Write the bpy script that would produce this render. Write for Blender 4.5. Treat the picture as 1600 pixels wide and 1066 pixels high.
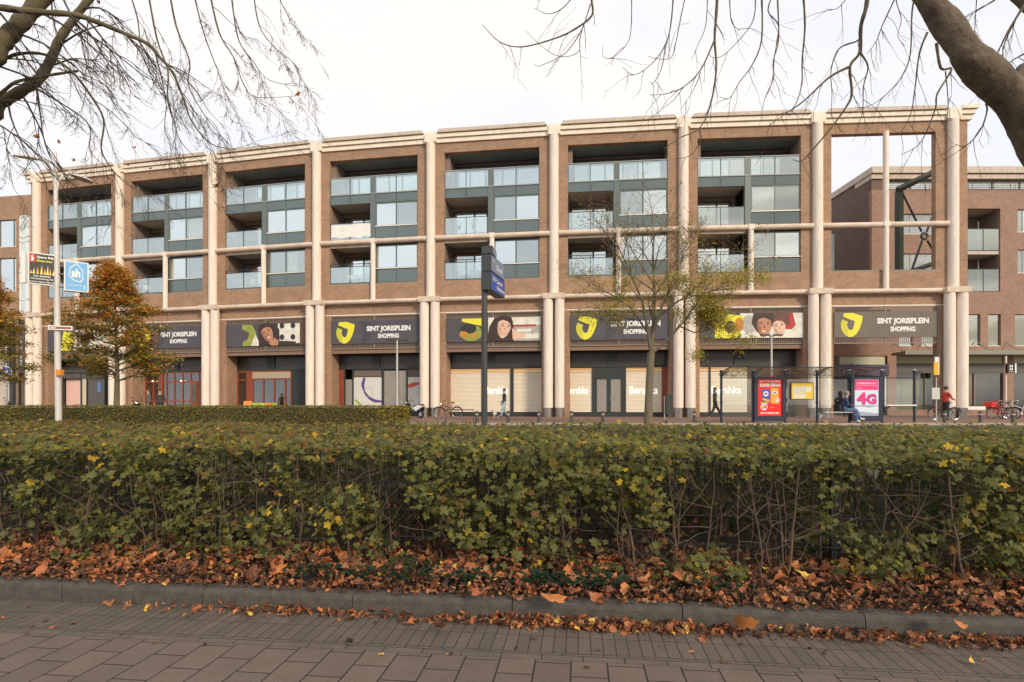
import bpy, math, random
import numpy as np
from mathutils import Matrix, Vector, Euler
for o in list(bpy.data.objects): bpy.data.objects.remove(o)
SC = bpy.context.scene
COL = SC.collection
R = math.radians
rnd = random.Random(7)
NP = np.random.RandomState(11)

# ------------------------------------------------------------------ camera, sky, sun, exposure
EYE, F, CX, YH = 1.3, 900.0, 800.0, 632.0      # eye height, focal length in px of a 1600 px frame, vanishing row
cam = bpy.data.cameras.new('camera'); camo = bpy.data.objects.new('camera', cam); COL.objects.link(camo)
camo.location = (0, 0, EYE); camo.rotation_euler = (R(90), 0, 0)
cam.sensor_width = 36; cam.lens = 36*F/1600; cam.shift_y = (YH-533)/1600; cam.clip_start = .05; cam.clip_end = 5000
SC.camera = camo
SUN_EL, SUN_AZ = 27, 148      # azimuth clockwise from +Y (the way the camera looks): behind, to the right
w = bpy.data.worlds.new('World'); SC.world = w; w.use_nodes = True
nt = w.node_tree; nt.nodes.clear(); N = nt.nodes.new; L = nt.links.new
out = N('ShaderNodeOutputWorld'); bg = N('ShaderNodeBackground'); L(bg.outputs[0], out.inputs[0])
sky = N('ShaderNodeTexSky'); sky.sky_type = 'NISHITA'; sky.sun_disc = False
sky.sun_elevation = R(SUN_EL); sky.sun_rotation = R(SUN_AZ); sky.air_density = 1.2; sky.dust_density = 2.0
tc = N('ShaderNodeTexCoord'); mp = N('ShaderNodeMapping'); mp.inputs['Scale'].default_value = (1, 1, 2.6)
L(tc.outputs['Generated'], mp.inputs[0])
nz = N('ShaderNodeTexNoise'); nz.inputs['Scale'].default_value = 2.1; nz.inputs['Detail'].default_value = 7; nz.inputs['Roughness'].default_value = .55
L(mp.outputs[0], nz.inputs[0])
cr = N('ShaderNodeValToRGB'); cr.color_ramp.elements[0].position = .36; cr.color_ramp.elements[1].position = .62
cr.color_ramp.elements[0].color = (.35, .35, .35, 1); cr.color_ramp.elements[1].color = (1, 1, 1, 1)
L(nz.outputs[0], cr.inputs[0])
# cloud colour: creamier and patchier towards the low sun
dotn = N('ShaderNodeVectorMath'); dotn.operation = 'DOT_PRODUCT'; L(tc.outputs['Generated'], dotn.inputs[0])
dotn.inputs[1].default_value = (math.sin(R(SUN_AZ)), math.cos(R(SUN_AZ)), .15)
mr = N('ShaderNodeMapRange'); mr.inputs[1].default_value = -.1; mr.inputs[2].default_value = .95; L(dotn.outputs['Value'], mr.inputs[0])
nz2 = N('ShaderNodeTexNoise'); nz2.inputs['Scale'].default_value = 4.2; nz2.inputs['Detail'].default_value = 6
mp2 = N('ShaderNodeMapping'); mp2.inputs['Scale'].default_value = (1, 1, 4.5); L(tc.outputs['Generated'], mp2.inputs[0]); L(mp2.outputs[0], nz2.inputs[0])
cr2 = N('ShaderNodeValToRGB'); e = cr2.color_ramp.elements; e[0].position = .38; e[0].color = (.50, .42, .31, 1); e[1].position = .6; e[1].color = (1.18, 1.05, .84, 1)
L(nz2.outputs[0], cr2.inputs[0])
mc = N('ShaderNodeMix'); mc.data_type = 'RGBA'; mc.inputs[6].default_value = (1.0, .95, .905, 1); L(mr.outputs[0], mc.inputs[0]); L(cr2.outputs[0], mc.inputs[7])
br = N('ShaderNodeVectorMath'); br.operation = 'SCALE'; br.inputs[3].default_value = 9.9; L(mc.outputs[2], br.inputs[0])
bl = N('ShaderNodeMix'); bl.data_type = 'RGBA'; bl.inputs[0].default_value = .92; bl.inputs[7].default_value = (8.3, 8.8, 9.8, 1); L(sky.outputs[0], bl.inputs[6])
dot2 = N('ShaderNodeVectorMath'); dot2.operation = 'DOT_PRODUCT'; L(tc.outputs['Generated'], dot2.inputs[0]); dot2.inputs[1].default_value = (-.62, -.76, .2)
mr2 = N('ShaderNodeMapRange'); mr2.inputs[1].default_value = .45; mr2.inputs[2].default_value = 1.0; L(dot2.outputs['Value'], mr2.inputs[0])
mb2 = N('ShaderNodeMix'); mb2.data_type = 'RGBA'; L(mr2.outputs[0], mb2.inputs[0]); L(br.outputs[0], mb2.inputs[6]); mb2.inputs[7].default_value = (9.7, 10.3, 10.6, 1)   # clearer, bluer sky behind to the left
ms = N('ShaderNodeMix'); ms.data_type = 'RGBA'; L(cr.outputs[0], ms.inputs[0]); L(bl.outputs[2], ms.inputs[6]); L(mb2.outputs[2], ms.inputs[7])
L(ms.outputs[2], bg.inputs[0]); bg.inputs[1].default_value = .1
sl = bpy.data.lights.new('sun', 'SUN'); slo = bpy.data.objects.new('sun', sl); COL.objects.link(slo)
sl.energy = 2.5; sl.angle = R(11); sl.color = (1, .86, .68)
sd = Vector((math.sin(R(SUN_AZ))*math.cos(R(SUN_EL)), math.cos(R(SUN_AZ))*math.cos(R(SUN_EL)), math.sin(R(SUN_EL))))
slo.rotation_euler = (-sd).to_track_quat('-Z', 'Y').to_euler(); slo.location = sd*60
vs = SC.view_settings; vs.view_transform = 'Standard'; vs.look = 'None'; vs.exposure = 0.12; vs.gamma = 1
SC.render.resolution_x = 1024; SC.render.resolution_y = 682

def PX(px, py, D): return Vector(((px-CX)/F*D, D, EYE+(YH-py)/F*D))
def XP(px, D): return (px-CX)/F*D
def ZP(py, D): return EYE+(YH-py)/F*D

# ------------------------------------------------------------------ materials
MATS = {}
def mat(name, col, rough=.8, metal=0, var=0, vscale=3, bump=0, bscale=30, spec=.5, emit=0, trans=None, col2=None, sub=0, streak=None):
    if name in MATS: return MATS[name]
    m = bpy.data.materials.new(name); m.use_nodes = True; nt = m.node_tree; b = nt.nodes['Principled BSDF']
    b.inputs['Base Color'].default_value = (*col, 1); b.inputs['Roughness'].default_value = rough; b.inputs['Metallic'].default_value = metal
    b.inputs['Specular IOR Level'].default_value = spec
    if emit: b.inputs['Emission Color'].default_value = (*col, 1); b.inputs['Emission Strength'].default_value = emit
    tcn = None
    if var or bump or col2:
        tcn = nt.nodes.new('ShaderNodeTexCoord')
    if var or col2:
        n = nt.nodes.new('ShaderNodeTexNoise'); n.inputs['Scale'].default_value = vscale; n.inputs['Detail'].default_value = 6; n.inputs['Roughness'].default_value = .65
        if streak:
            mpp = nt.nodes.new('ShaderNodeMapping'); mpp.inputs['Scale'].default_value = streak; nt.links.new(tcn.outputs['Object'], mpp.inputs[0]); nt.links.new(mpp.outputs[0], n.inputs[0])
        else: nt.links.new(tcn.outputs['Object'], n.inputs[0])
        r = nt.nodes.new('ShaderNodeValToRGB'); r.color_ramp.elements[0].position = .3; r.color_ramp.elements[1].position = .7
        c2 = col2 if col2 else tuple(min(1, c*(1+var)) for c in col); c1 = col if col2 else tuple(c*(1-var) for c in col)
        r.color_ramp.elements[0].color = (*c1, 1); r.color_ramp.elements[1].color = (*c2, 1)
        nt.links.new(n.outputs[0], r.inputs[0]); nt.links.new(r.outputs[0], b.inputs['Base Color'])
    if bump:
        n2 = nt.nodes.new('ShaderNodeTexNoise'); n2.inputs['Scale'].default_value = bscale; n2.inputs['Detail'].default_value = 5
        nt.links.new(tcn.outputs['Object'], n2.inputs[0])
        bp = nt.nodes.new('ShaderNodeBump'); bp.inputs['Strength'].default_value = bump; bp.inputs['Distance'].default_value = .01
        nt.links.new(n2.outputs[0], bp.inputs['Height']); nt.links.new(bp.outputs[0], b.inputs['Normal'])
    MATS[name] = m; return m

def brick_mat(name, c1, c2, mortar, bw=.22, rh=.065, ms=.008, swap=False, ground=False, bumpd=.006, big=.25, rough=.85, bias=0, off=.5):
    m = bpy.data.materials.new(name); m.use_nodes = True; nt = m.node_tree; b = nt.nodes['Principled BSDF']; N = nt.nodes.new; L = nt.links.new
    tcn = N('ShaderNodeTexCoord'); sx = N('ShaderNodeSeparateXYZ'); L(tcn.outputs['Object'], sx.inputs[0]); cb = N('ShaderNodeCombineXYZ')
    if ground:
        if swap: L(sx.outputs[1], cb.inputs[0]); L(sx.outputs[0], cb.inputs[1])
        else: L(sx.outputs[0], cb.inputs[0]); L(sx.outputs[1], cb.inputs[1])
    else:
        ad = N('ShaderNodeMath'); L(sx.outputs[0], ad.inputs[0]); L(sx.outputs[1], ad.inputs[1]); L(ad.outputs[0], cb.inputs[0]); L(sx.outputs[2], cb.inputs[1])
    t = N('ShaderNodeTexBrick'); t.offset = off; t.inputs['Scale'].default_value = 1
    t.inputs['Color1'].default_value = (*c1, 1); t.inputs['Color2'].default_value = (*c2, 1); t.inputs['Mortar'].default_value = (*mortar, 1)
    t.inputs['Mortar Size'].default_value = ms; t.inputs['Brick Width'].default_value = bw; t.inputs['Row Height'].default_value = rh
    t.inputs['Mortar Smooth'].default_value = .15; t.inputs['Bias'].default_value = bias
    L(cb.outputs[0], t.inputs[0])
    n = N('ShaderNodeTexNoise'); n.inputs['Scale'].default_value = .7 if not ground else 2.5; n.inputs['Detail'].default_value = 8; n.inputs['Roughness'].default_value = .7
    L(tcn.outputs['Object'], n.inputs[0])
    mrn = N('ShaderNodeMapRange'); mrn.inputs[1].default_value = .3; mrn.inputs[2].default_value = .7; mrn.inputs[3].default_value = 1-big; mrn.inputs[4].default_value = 1+big
    L(n.outputs[0], mrn.inputs[0])
    n3 = N('ShaderNodeTexNoise'); n3.inputs['Scale'].default_value = 7 if not ground else 130; n3.inputs['Detail'].default_value = 3
    mp3 = N('ShaderNodeMapping'); mp3.inputs['Scale'].default_value = (1, 1, 1.5) if not ground else (1, 1, 1); L(tcn.outputs['Object'], mp3.inputs[0]); L(mp3.outputs[0], n3.inputs[0])
    mr3 = N('ShaderNodeMapRange'); mr3.inputs[1].default_value = .3; mr3.inputs[2].default_value = .7; mr3.inputs[3].default_value = .90 if not ground else .78; mr3.inputs[4].default_value = 1.10 if not ground else 1.25
    L(n3.outputs[0], mr3.inputs[0])
    mu = N('ShaderNodeMath'); mu.operation = 'MULTIPLY'; L(mrn.outputs[0], mu.inputs[0]); L(mr3.outputs[0], mu.inputs[1])
    sc = N('ShaderNodeVectorMath'); sc.operation = 'SCALE'; L(t.outputs[0], sc.inputs[0]); L(mu.outputs[0], sc.inputs[3]); L(sc.outputs[0], b.inputs['Base Color'])
    ih = N('ShaderNodeMath'); ih.operation = 'SUBTRACT'; ih.inputs[0].default_value = 1; L(t.outputs['Fac'], ih.inputs[1])
    ia = N('ShaderNodeMath'); ia.operation = 'MULTIPLY_ADD'; L(n3.outputs[0], ia.inputs[0]); ia.inputs[1].default_value = .35; L(ih.outputs[0], ia.inputs[2])
    bp = N('ShaderNodeBump'); bp.inputs['Strength'].default_value = .8; bp.inputs['Distance'].default_value = bumpd; L(ia.outputs[0], bp.inputs['Height']); L(bp.outputs[0], b.inputs['Normal'])
    b.inputs['Roughness'].default_value = rough
    MATS[name] = m; return m

def glass_mat(name, refl, tint, gcol=(.95, .97, .97), rough=.02, wav=.0):
    m = bpy.data.materials.new(name); m.use_nodes = True; nt = m.node_tree; nt.nodes.clear(); N = nt.nodes.new; L = nt.links.new
    o = N('ShaderNodeOutputMaterial'); mx = N('ShaderNodeMixShader'); mx.inputs[0].default_value = refl
    t = N('ShaderNodeBsdfTransparent'); t.inputs[0].default_value = (*tint, 1); g = N('ShaderNodeBsdfGlossy'); g.inputs[0].default_value = (*gcol, 1); g.inputs[1].default_value = rough
    if wav:
        tcn = N('ShaderNodeTexCoord'); n = N('ShaderNodeTexNoise'); n.inputs['Scale'].default_value = .9; L(tcn.outputs['Object'], n.inputs[0])
        bp = N('ShaderNodeBump'); bp.inputs['Strength'].default_value = wav; bp.inputs['Distance'].default_value = .05; L(n.outputs[0], bp.inputs['Height']); L(bp.outputs[0], g.inputs['Normal'])
    L(t.outputs[0], mx.inputs[1]); L(g.outputs[0], mx.inputs[2]); L(mx.outputs[0], o.inputs[0]); MATS[name] = m; return m

BRICK = brick_mat('brick', (.43, .262, .165), (.315, .185, .12), (.36, .26, .18), big=.2)
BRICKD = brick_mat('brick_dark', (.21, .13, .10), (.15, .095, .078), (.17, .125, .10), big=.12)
BRICKR = brick_mat('brick_rear', (.40, .235, .17), (.29, .17, .125), (.33, .24, .19), big=.12)
CONC = mat('cream_concrete', (.79, .69, .595), .75, var=.13, vscale=1.3, streak=(5, 5, .7), bump=.15, bscale=14)
CONCT = mat('stained_concrete', (.52, .41, .32), .8, col2=(.80, .68, .57), vscale=1.1, bump=.15, bscale=14)
CORN = mat('cornice_concrete', (.86, .76, .63), .8, var=.13, vscale=2)
CORNT = mat('cornice_top', (.58, .49, .41), .85, var=.2, vscale=3, streak=(3, 1, .6))
STEELG = mat('grey_green_steel', (.135, .165, .158), .35, .0, var=.06, vscale=.7)
PANEL = mat('grey_green_panel', (.115, .15, .148), .09, .25, var=.10, vscale=.5, spec=1)
FRAME = mat('window_frame_grey', (.34, .36, .34), .5)
DARKF = mat('dark_frame', (.03, .034, .032), .5)
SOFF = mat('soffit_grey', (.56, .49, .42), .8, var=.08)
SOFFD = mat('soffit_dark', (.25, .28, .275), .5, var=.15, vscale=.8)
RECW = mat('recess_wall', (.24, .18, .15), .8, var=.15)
CURT = mat('curtain', (.62, .60, .53), .9, var=.12, vscale=5)
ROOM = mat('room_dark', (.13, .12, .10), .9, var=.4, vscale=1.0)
GL = glass_mat('window_glass', .66, (.7, .74, .72), (.96, 1.0, 1.0), wav=.05)
GL2 = glass_mat('clearer_window_glass', .36, (.85, .88, .86), (.96, 1.0, 1.0), wav=.05)
GLB = glass_mat('balustrade_glass', .36, (.82, .86, .85), (.92, .98, .98))
GLD = glass_mat('dark_glass', .13, (.25, .25, .23))
GLS = glass_mat('shop_glass', .12, (.8, .82, .8))
GLC = glass_mat('clear_glass', .10, (.93, .96, .95))
METAL = mat('sleeve_steel', (.42, .39, .35), .28, .9, var=.2, vscale=8)
BLACK = mat('black_paint', (.012, .013, .014), .4)
ANTH = mat('anthracite_paint', (.045, .048, .052), .45, var=.1)
NAVY = mat('navy_paint', (.022, .03, .055), .35)
WHITE = mat('white_paint', (.8, .8, .78), .5)
YEL = mat('logo_yellow', (.78, .72, .05), .6)
YEL2 = mat('logo_yellow_dark', (.58, .55, .045), .6)
BAN = mat('banner_slate', (.085, .08, .095), .75, var=.12, vscale=1.2, bump=.4, bscale=1.8)
BANB = mat('banner_taupe', (.17, .145, .128), .75, var=.1, vscale=1.2, bump=.4, bscale=1.8)
GALV = mat('galvanised', (.52, .51, .49), .45, .4, var=.1, vscale=6)
GREYP = mat('light_grey_pole', (.62, .59, .56), .5, .1, var=.06, vscale=4)
RUB = mat('rubber', (.018, .018, .018), .7)
CHROME = mat('chrome', (.6, .6, .6), .2, 1)

# ------------------------------------------------------------------ mesh building
W = {}
def link(o, parent=None, M=None):
    COL.objects.link(o); M = M or Matrix()
    if parent is not None:
        o.parent = parent; o.matrix_local = W[parent.name].inverted() @ M
    else: o.matrix_world = M
    W[o.name] = M.copy(); return o
class MB:
    def __init__(s): s.v = []; s.f = []; s.m = []; s.T = None
    def add(s, vs, fs, mi=0):
        b = len(s.v)
        if s.T is not None: vs = [tuple(s.T @ Vector(v)) for v in vs]
        s.v += [tuple(v) for v in vs]; s.f += [tuple(i+b for i in f) for f in fs]; s.m += [mi]*len(fs); return s
    def box(s, x0, x1, y0, y1, z0, z1, mi=0):
        return s.add([(x0,y0,z0),(x1,y0,z0),(x1,y1,z0),(x0,y1,z0),(x0,y0,z1),(x1,y0,z1),(x1,y1,z1),(x0,y1,z1)],
              [(0,3,2,1),(4,5,6,7),(0,1,5,4),(1,2,6,5),(2,3,7,6),(3,0,4,7)], mi)
    def tube(s, pts, rad, n=8, mi=0, caps=True):
        pts = [Vector(p) for p in pts]; k = len(pts)
        if not hasattr(rad, '__len__'): rad = [rad]*k
        vs = []; up = None
        for i, p in enumerate(pts):
            d = (pts[min(i+1, k-1)]-pts[max(i-1, 0)])
            d = d.normalized() if d.length > 1e-9 else Vector((0, 0, 1))
            if up is None: up = Vector((0, 0, 1)) if abs(d.z) < .9 else Vector((1, 0, 0))
            a = d.cross(up)
            if a.length < 1e-6: a = d.cross(Vector((0, 1, 0)))
            a.normalize(); b = d.cross(a).normalized(); up = -b if False else a.cross(d)
            for j in range(n):
                t = 2*math.pi*j/n; vs.append(p+(a*math.cos(t)+b*math.sin(t))*rad[i])
        fs = [(i*n+j, i*n+(j+1) % n, (i+1)*n+(j+1) % n, (i+1)*n+j) for i in range(k-1) for j in range(n)]
        s.add(vs, fs, mi)
        if caps and n > 4:
            s.add(vs[:n], [tuple(range(n-1, -1, -1))], mi); s.add(vs[-n:], [tuple(range(n))], mi)
        elif caps: s.add(vs[:n], [tuple(range(n-1, -1, -1))], mi); s.add(vs[-n:], [tuple(range(n))], mi)
        return s
    def cyl(s, x, y, z0, z1, r, n=16, mi=0, r1=None): return s.tube([(x, y, z0), (x, y, z1)], [r, r if r1 is None else r1], n, mi)
    def lathe(s, prof, n=16, mi=0, c=(0, 0, 0)):
        vs = [(c[0]+r*math.cos(2*math.pi*j/n), c[1]+r*math.sin(2*math.pi*j/n), c[2]+z) for r, z in prof for j in range(n)]
        return s.add(vs, [(i*n+j, i*n+(j+1) % n, (i+1)*n+(j+1) % n, (i+1)*n+j) for i in range(len(prof)-1) for j in range(n)], mi)
    def poly(s, pts, mi=0): return s.add(pts, [tuple(range(len(pts)))], mi)
    def xz(s, pts, y, mi=0):          # flat outline in the x-z plane facing -y
        return s.add([(p[0], y, p[1]) for p in pts], [tuple(range(len(pts)))], mi)
    def prism(s, pts, y0, y1, mi=0):  # outline in x-z extruded along y
        n = len(pts); vs = [(p[0], y0, p[1]) for p in pts]+[(p[0], y1, p[1]) for p in pts]
        return s.add(vs, [tuple(range(n)), tuple(range(2*n-1, n-1, -1))]+[(i, i+n, (i+1) % n+n, (i+1) % n) for i in range(n)], mi)
    def torus(s, c, r, rr, n=24, k=6, mi=0, axis='y'):
        vs = []
        for i in range(n):
            t = 2*math.pi*i/n
            for j in range(k):
                q = 2*math.pi*j/k; R_ = r+rr*math.cos(q); h = rr*math.sin(q)
                p = (R_*math.cos(t), h, R_*math.sin(t)) if axis == 'y' else (R_*math.cos(t), R_*math.sin(t), h)
                vs.append((c[0]+p[0], c[1]+p[1], c[2]+p[2]))
        return s.add(vs, [(i*k+j, i*k+(j+1) % k, ((i+1) % n)*k+(j+1) % k, ((i+1) % n)*k+j) for i in range(n) for j in range(k)], mi)
    def ell(s, c, r, n=12, k=8, mi=0):
        vs = []
        for i in range(k+1):
            t = math.pi*i/k
            for j in range(n):
                q = 2*math.pi*j/n; vs.append((c[0]+r[0]*math.sin(t)*math.cos(q), c[1]+r[1]*math.sin(t)*math.sin(q), c[2]+r[2]*math.cos(t)))
        return s.add(vs, [(i*n+j, (i+1)*n+j, (i+1)*n+(j+1) % n, i*n+(j+1) % n) for i in range(k) for j in range(n)], mi)
    def text(s, txt, x0, x1, z0, z1, y, mi=0, bold=.0, keep=False):
        vs, fs = text_geo(txt, bold)
        if not vs: return s
        xs = [v[0] for v in vs]; zs = [v[1] for v in vs]; a, b_, c, d = min(xs), max(xs), min(zs), max(zs)
        return s.add([(x0+(v[0]-a)/(b_-a)*(x1-x0), y, z0+(v[1]-c)/(d-c)*(z1-z0)) for v in vs], fs, mi)
    def build(s, name, mats, parent=None, M=None, smooth=False, ang=None):
        me = bpy.data.meshes.new(name); me.from_pydata(s.v, [], s.f)
        for m in (mats if isinstance(mats, (list, tuple)) else [mats]): me.materials.append(m)
        me.polygons.foreach_set('material_index', s.m)
        if smooth: me.polygons.foreach_set('use_smooth', [len(f) <= 4 for f in s.f])
        me.update(); o = bpy.data.objects.new(name, me); return link(o, parent, M)
_tc = {}
def text_geo(txt, bold=0):
    k = (txt, bold)
    if k in _tc: return _tc[k]
    cu = bpy.data.curves.new('t', 'FONT'); cu.body = txt; cu.offset = bold; cu.resolution_u = 3
    o = bpy.data.objects.new('t', cu); COL.objects.link(o)
    dg = bpy.context.evaluated_depsgraph_get(); me = o.evaluated_get(dg).to_mesh()
    vs = [tuple(v.co) for v in me.vertices]; fs = [tuple(p.vertices) for p in me.polygons]
    o.evaluated_get(dg).to_mesh_clear(); bpy.data.objects.remove(o); bpy.data.curves.remove(cu)
    _tc[k] = (vs, fs); return _tc[k]
def tag(o, label=None, cat=None, group=None, kind=None):
    if label: o['label'] = label
    if cat: o['category'] = cat
    if group: o['group'] = group
    if kind: o['kind'] = kind
    return o
def thing(name, label, cat, loc=(0, 0, 0), rz=0, group=None):
    o = bpy.data.objects.new(name, None); o.empty_display_size = .2
    link(o, None, Matrix.Translation(loc) @ Matrix.Rotation(rz, 4, 'Z')); return tag(o, label, cat, group)
def copy_thing(root, M, label=None, group=None):
    r = root.copy(); COL.objects.link(r); r.matrix_world = M; W[r.name] = M.copy()
    if label: r['label'] = label
    if group: r['group'] = group
    def rec(src, dst):
        for ch in list(src.children):
            c = ch.copy(); COL.objects.link(c); c.parent = dst; c.matrix_local = ch.matrix_local.copy()
            W[c.name] = W[dst.name] @ ch.matrix_local
            rec(ch, c)
    rec(root, r); return r
def structure(o): o['kind'] = 'structure'; return o
def np_mesh(name, verts, tris, mats, mi=None, parent=None, M=None, smooth=False):
    me = bpy.data.meshes.new(name); nv, nf = len(verts), len(tris); k = tris.shape[1]
    me.vertices.add(nv); me.vertices.foreach_set('co', verts.astype(np.float32).ravel())
    me.loops.add(nf*k); me.loops.foreach_set('vertex_index', tris.astype(np.int32).ravel())
    me.polygons.add(nf); me.polygons.foreach_set('loop_start', np.arange(0, nf*k, k, dtype=np.int32)); me.polygons.foreach_set('loop_total', np.full(nf, k, dtype=np.int32))
    for m in mats: me.materials.append(m)
    if mi is not None: me.polygons.foreach_set('material_index', mi.astype(np.int32))
    if smooth: me.polygons.foreach_set('use_smooth', np.ones(nf, dtype=bool))
    me.update(calc_edges=True); me.validate(); return link(bpy.data.objects.new(name, me), parent, M)
def leaf_template(radii, cup=.25, fold=0):
    n = len(radii); a = np.linspace(-math.pi/2, 1.5*math.pi, n, endpoint=False)+math.pi*0
    v = np.zeros((n+1, 3)); v[1:, 0] = np.cos(a)*radii; v[1:, 1] = np.sin(a)*radii
    rr = (v[:, 0]**2+v[:, 1]**2); v[:, 2] = -cup*rr+fold*np.abs(v[:, 0])
    t = np.array([(0, i+1, (i+1) % n+1) for i in range(n)]); return v, t
def scatter(pos, nrm, size, tv, tt, spin=None, jit=0):
    n = len(pos); nrm = nrm/np.linalg.norm(nrm, axis=1, keepdims=True)
    h = NP.normal(size=(n, 3)); a = np.cross(nrm, h); a /= np.linalg.norm(a, axis=1, keepdims=True)+1e-9; b = np.cross(nrm, a)
    sz = size[:, None, None]; t = tv[None]*np.ones((n, 1, 1))
    if jit: t = t*(1+NP.uniform(-jit, jit, size=(n, 1, 3)))
    v = pos[:, None, :]+sz*(t[:, :, 0:1]*a[:, None, :]+t[:, :, 1:2]*b[:, None, :]+t[:, :, 2:3]*nrm[:, None, :])
    k = len(tv); f = (tt[None]+(np.arange(n)*k)[:, None, None]).reshape(-1, 3)
    return v.reshape(-1, 3), f
# ================================================================== GROUND
TH = math.atan(.72/6.22); K0 = Vector((0, 3.463, 0))
UA = Vector((math.cos(TH), -math.sin(TH), 0)); UB = Vector((math.sin(TH), math.cos(TH), 0))
MK = Matrix.Translation(K0) @ Matrix.Rotation(-TH, 4, 'Z')          # kerb frame: a along the kerb, b away from the road
def KP(a, b, z=0): return K0+UA*a+UB*b+Vector((0, 0, z))
def kab(x, y): d = Vector((x, y, 0))-K0; return d.dot(UA), d.dot(UB)
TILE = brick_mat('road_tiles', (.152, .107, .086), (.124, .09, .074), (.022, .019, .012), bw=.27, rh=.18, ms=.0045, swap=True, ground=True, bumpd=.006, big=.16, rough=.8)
SMALLB = brick_mat('gutter_bricks', (.12, .095, .076), (.095, .076, .062), (.035, .029, .022), bw=.21, rh=.066, ms=.0032, swap=True, ground=True, bumpd=.005, big=.2, rough=.85, off=0.02)
STRIPB = brick_mat('strip_bricks', (.125, .10, .08), (.105, .084, .07), (.02, .017, .014), bw=.21, rh=.075, ms=.0032, ground=True, bumpd=.005, big=.2)
PAVE = brick_mat('plaza_bricks', (.25, .145, .11), (.19, .115, .09), (.14, .10, .08), bw=.2, rh=.1, ms=.004, ground=True, big=.15)
SOIL = mat('soil', (.022, .014, .009), .95, var=.5, vscale=9, bump=1, bscale=12)
KERB = mat('kerb_concrete', (.060, .054, .046), .95, col2=(.115, .10, .085), vscale=16, bump=1, bscale=150)
GRASS = mat('far_ground', (.10, .09, .06), .95, var=.3, vscale=.3)
ASPH = mat('asphalt', (.06, .058, .055), .9, var=.15, vscale=3, bump=.3, bscale=60)
def sheet(name, x0, x1, y0, y1, z, m, M=None, nx=1):
    b = MB()
    for i in range(nx):
        b.poly([(x0+(x1-x0)*i/nx, y0, z), (x0+(x1-x0)*(i+1)/nx, y0, z), (x0+(x1-x0)*(i+1)/nx, y1, z), (x0+(x1-x0)*i/nx, y1, z)])
    return structure(b.build(name, m, None, M))
# base sheet to the horizon with a gentle rise to the plaza
gb = MB(); prof = [(-2000, -.02), (3.9, -.02), (4.3, .10), (9.4, .10), (12.5, .30), (15, .40), (2000, .40)]
for i in range(len(prof)-1):
    (ya, za), (yb, zb) = prof[i], prof[i+1]
    gb.poly([(-2000, ya, za), (2000, ya, za), (2000, yb, zb), (-2000, yb, zb)])
structure(gb.build('ground', GRASS))
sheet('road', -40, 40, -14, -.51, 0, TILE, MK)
sheet('gutter_border', -40, 40, -.51, -.435, .001, STRIPB, MK)
sheet('gutter', -40, 40, -.435, .0, .001, SMALLB, MK)
# kerb stones: one bevelled profile, joints every metre
kb = MB(); a = -30.0
while a < 30:
    x0, x1 = a+.003, a+.997
    pr = [(0, -.1), (.003, .086), (.010, .104), (.028, .113), (.115, .118), (.115, -.1)]
    vs = [(x0, p[0], p[1]) for p in pr]+[(x1, p[0], p[1]) for p in pr]; n = len(pr)
    kb.add(vs, [tuple(range(n-1, -1, -1)), tuple(range(n, 2*n))]+[(i, (i+1) % n, (i+1) % n+n, i+n) for i in range(n)]); a += 1.0
structure(kb.build('kerb', KERB, None, MK))
# planting bed, slightly lumpy
g = MB(); na, nb_ = 120, 22
import mathutils
def bedz(a, b): return .105+.03*mathutils.noise.noise(Vector((a*1.3, b*1.7, 0)))+.03*min(1, max(0, b-.2))
vs = [(-14+28*i/na, .10+5.8*j/nb_, bedz(-14+28*i/na, .10+5.8*j/nb_)) for i in range(na+1) for j in range(nb_+1)]
g.add(vs, [(i*(nb_+1)+j, (i+1)*(nb_+1)+j, (i+1)*(nb_+1)+j+1, i*(nb_+1)+j+1) for i in range(na) for j in range(nb_)])
structure(g.build('planting_bed', SOIL, None, MK, smooth=True))
sheet('asphalt_road', -60, 60, 15.5, 24.6, .405, ASPH)
b = MB(); b.box(-60, 60, 24.6, 24.95, .3, .50); structure(b.build('platform_kerb', mat('platform_kerb', (.42, .33, .27), .85, var=.12, vscale=4)))
b = MB(); b.box(-60, 60, 24.95, 75, .2, .47); structure(b.build('plaza_pavement', PAVE))
b = MB(); b.box(28, 60, 29.2, 29.35, .47, .475); structure(b.build('paving_strip', mat('pale_strip', (.5, .42, .36), .85)))

# ================================================================== MAIN BUILDING
HC = 11.4
hs = [222, 231, 240.7, 252, 261, 269, 276, 280.5, 284.4]; xs = [60, 189.5, 334.5, 496.5, 674, 866, 1067.7, 1276.5, 1487.3]
C = []
for h, x in zip(hs, xs): d = F*HC/h; C.append(Vector((XP(x, d), d, 0)))
B = thing('apartment_building', 'long brown brick apartment building with cream columns over a shop arcade', 'building', (0, 38, .5))
S = 8.3
def bayM(n, real=False):
    p, q = C[n], C[n+1]; d = q-p; s = d.length; d.normalize(); nrm = Vector((-d.y, d.x, 0))
    M = Matrix(((d.x, nrm.x, 0, p.x), (d.y, nrm.y, 0, p.y), (0, 0, 1, 0), (0, 0, 0, 1)))
    return M if real else M @ Matrix.Diagonal((s/S, 1, 1, 1))
ZT, ZO1, ZO0 = 19.08, 18.42, 9.72     # cornice foot, opening top and bottom
UL, UR, UM0, UM1 = .90, 7.32, 3.88, 4.26
GL0, GL1 = 1.03, 7.46
PN = lambda nm, mb, mt, M, par=B, **k: mb.build(nm, mt, par, M, **k)
def colM(n):
    a = bayM(max(0, n-1), True) if n else bayM(0, True); b_ = bayM(min(7, n), True)
    m = b_.copy()
    da = (Vector(a.col[0][:3])+Vector(b_.col[0][:3])).normalized(); nn = Vector((-da.y, da.x, 0))
    return Matrix(((da.x, nn.x, 0, C[n].x), (da.y, nn.y, 0, C[n].y), (0, 0, 1, 0), (0, 0, 0, 1)))
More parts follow.
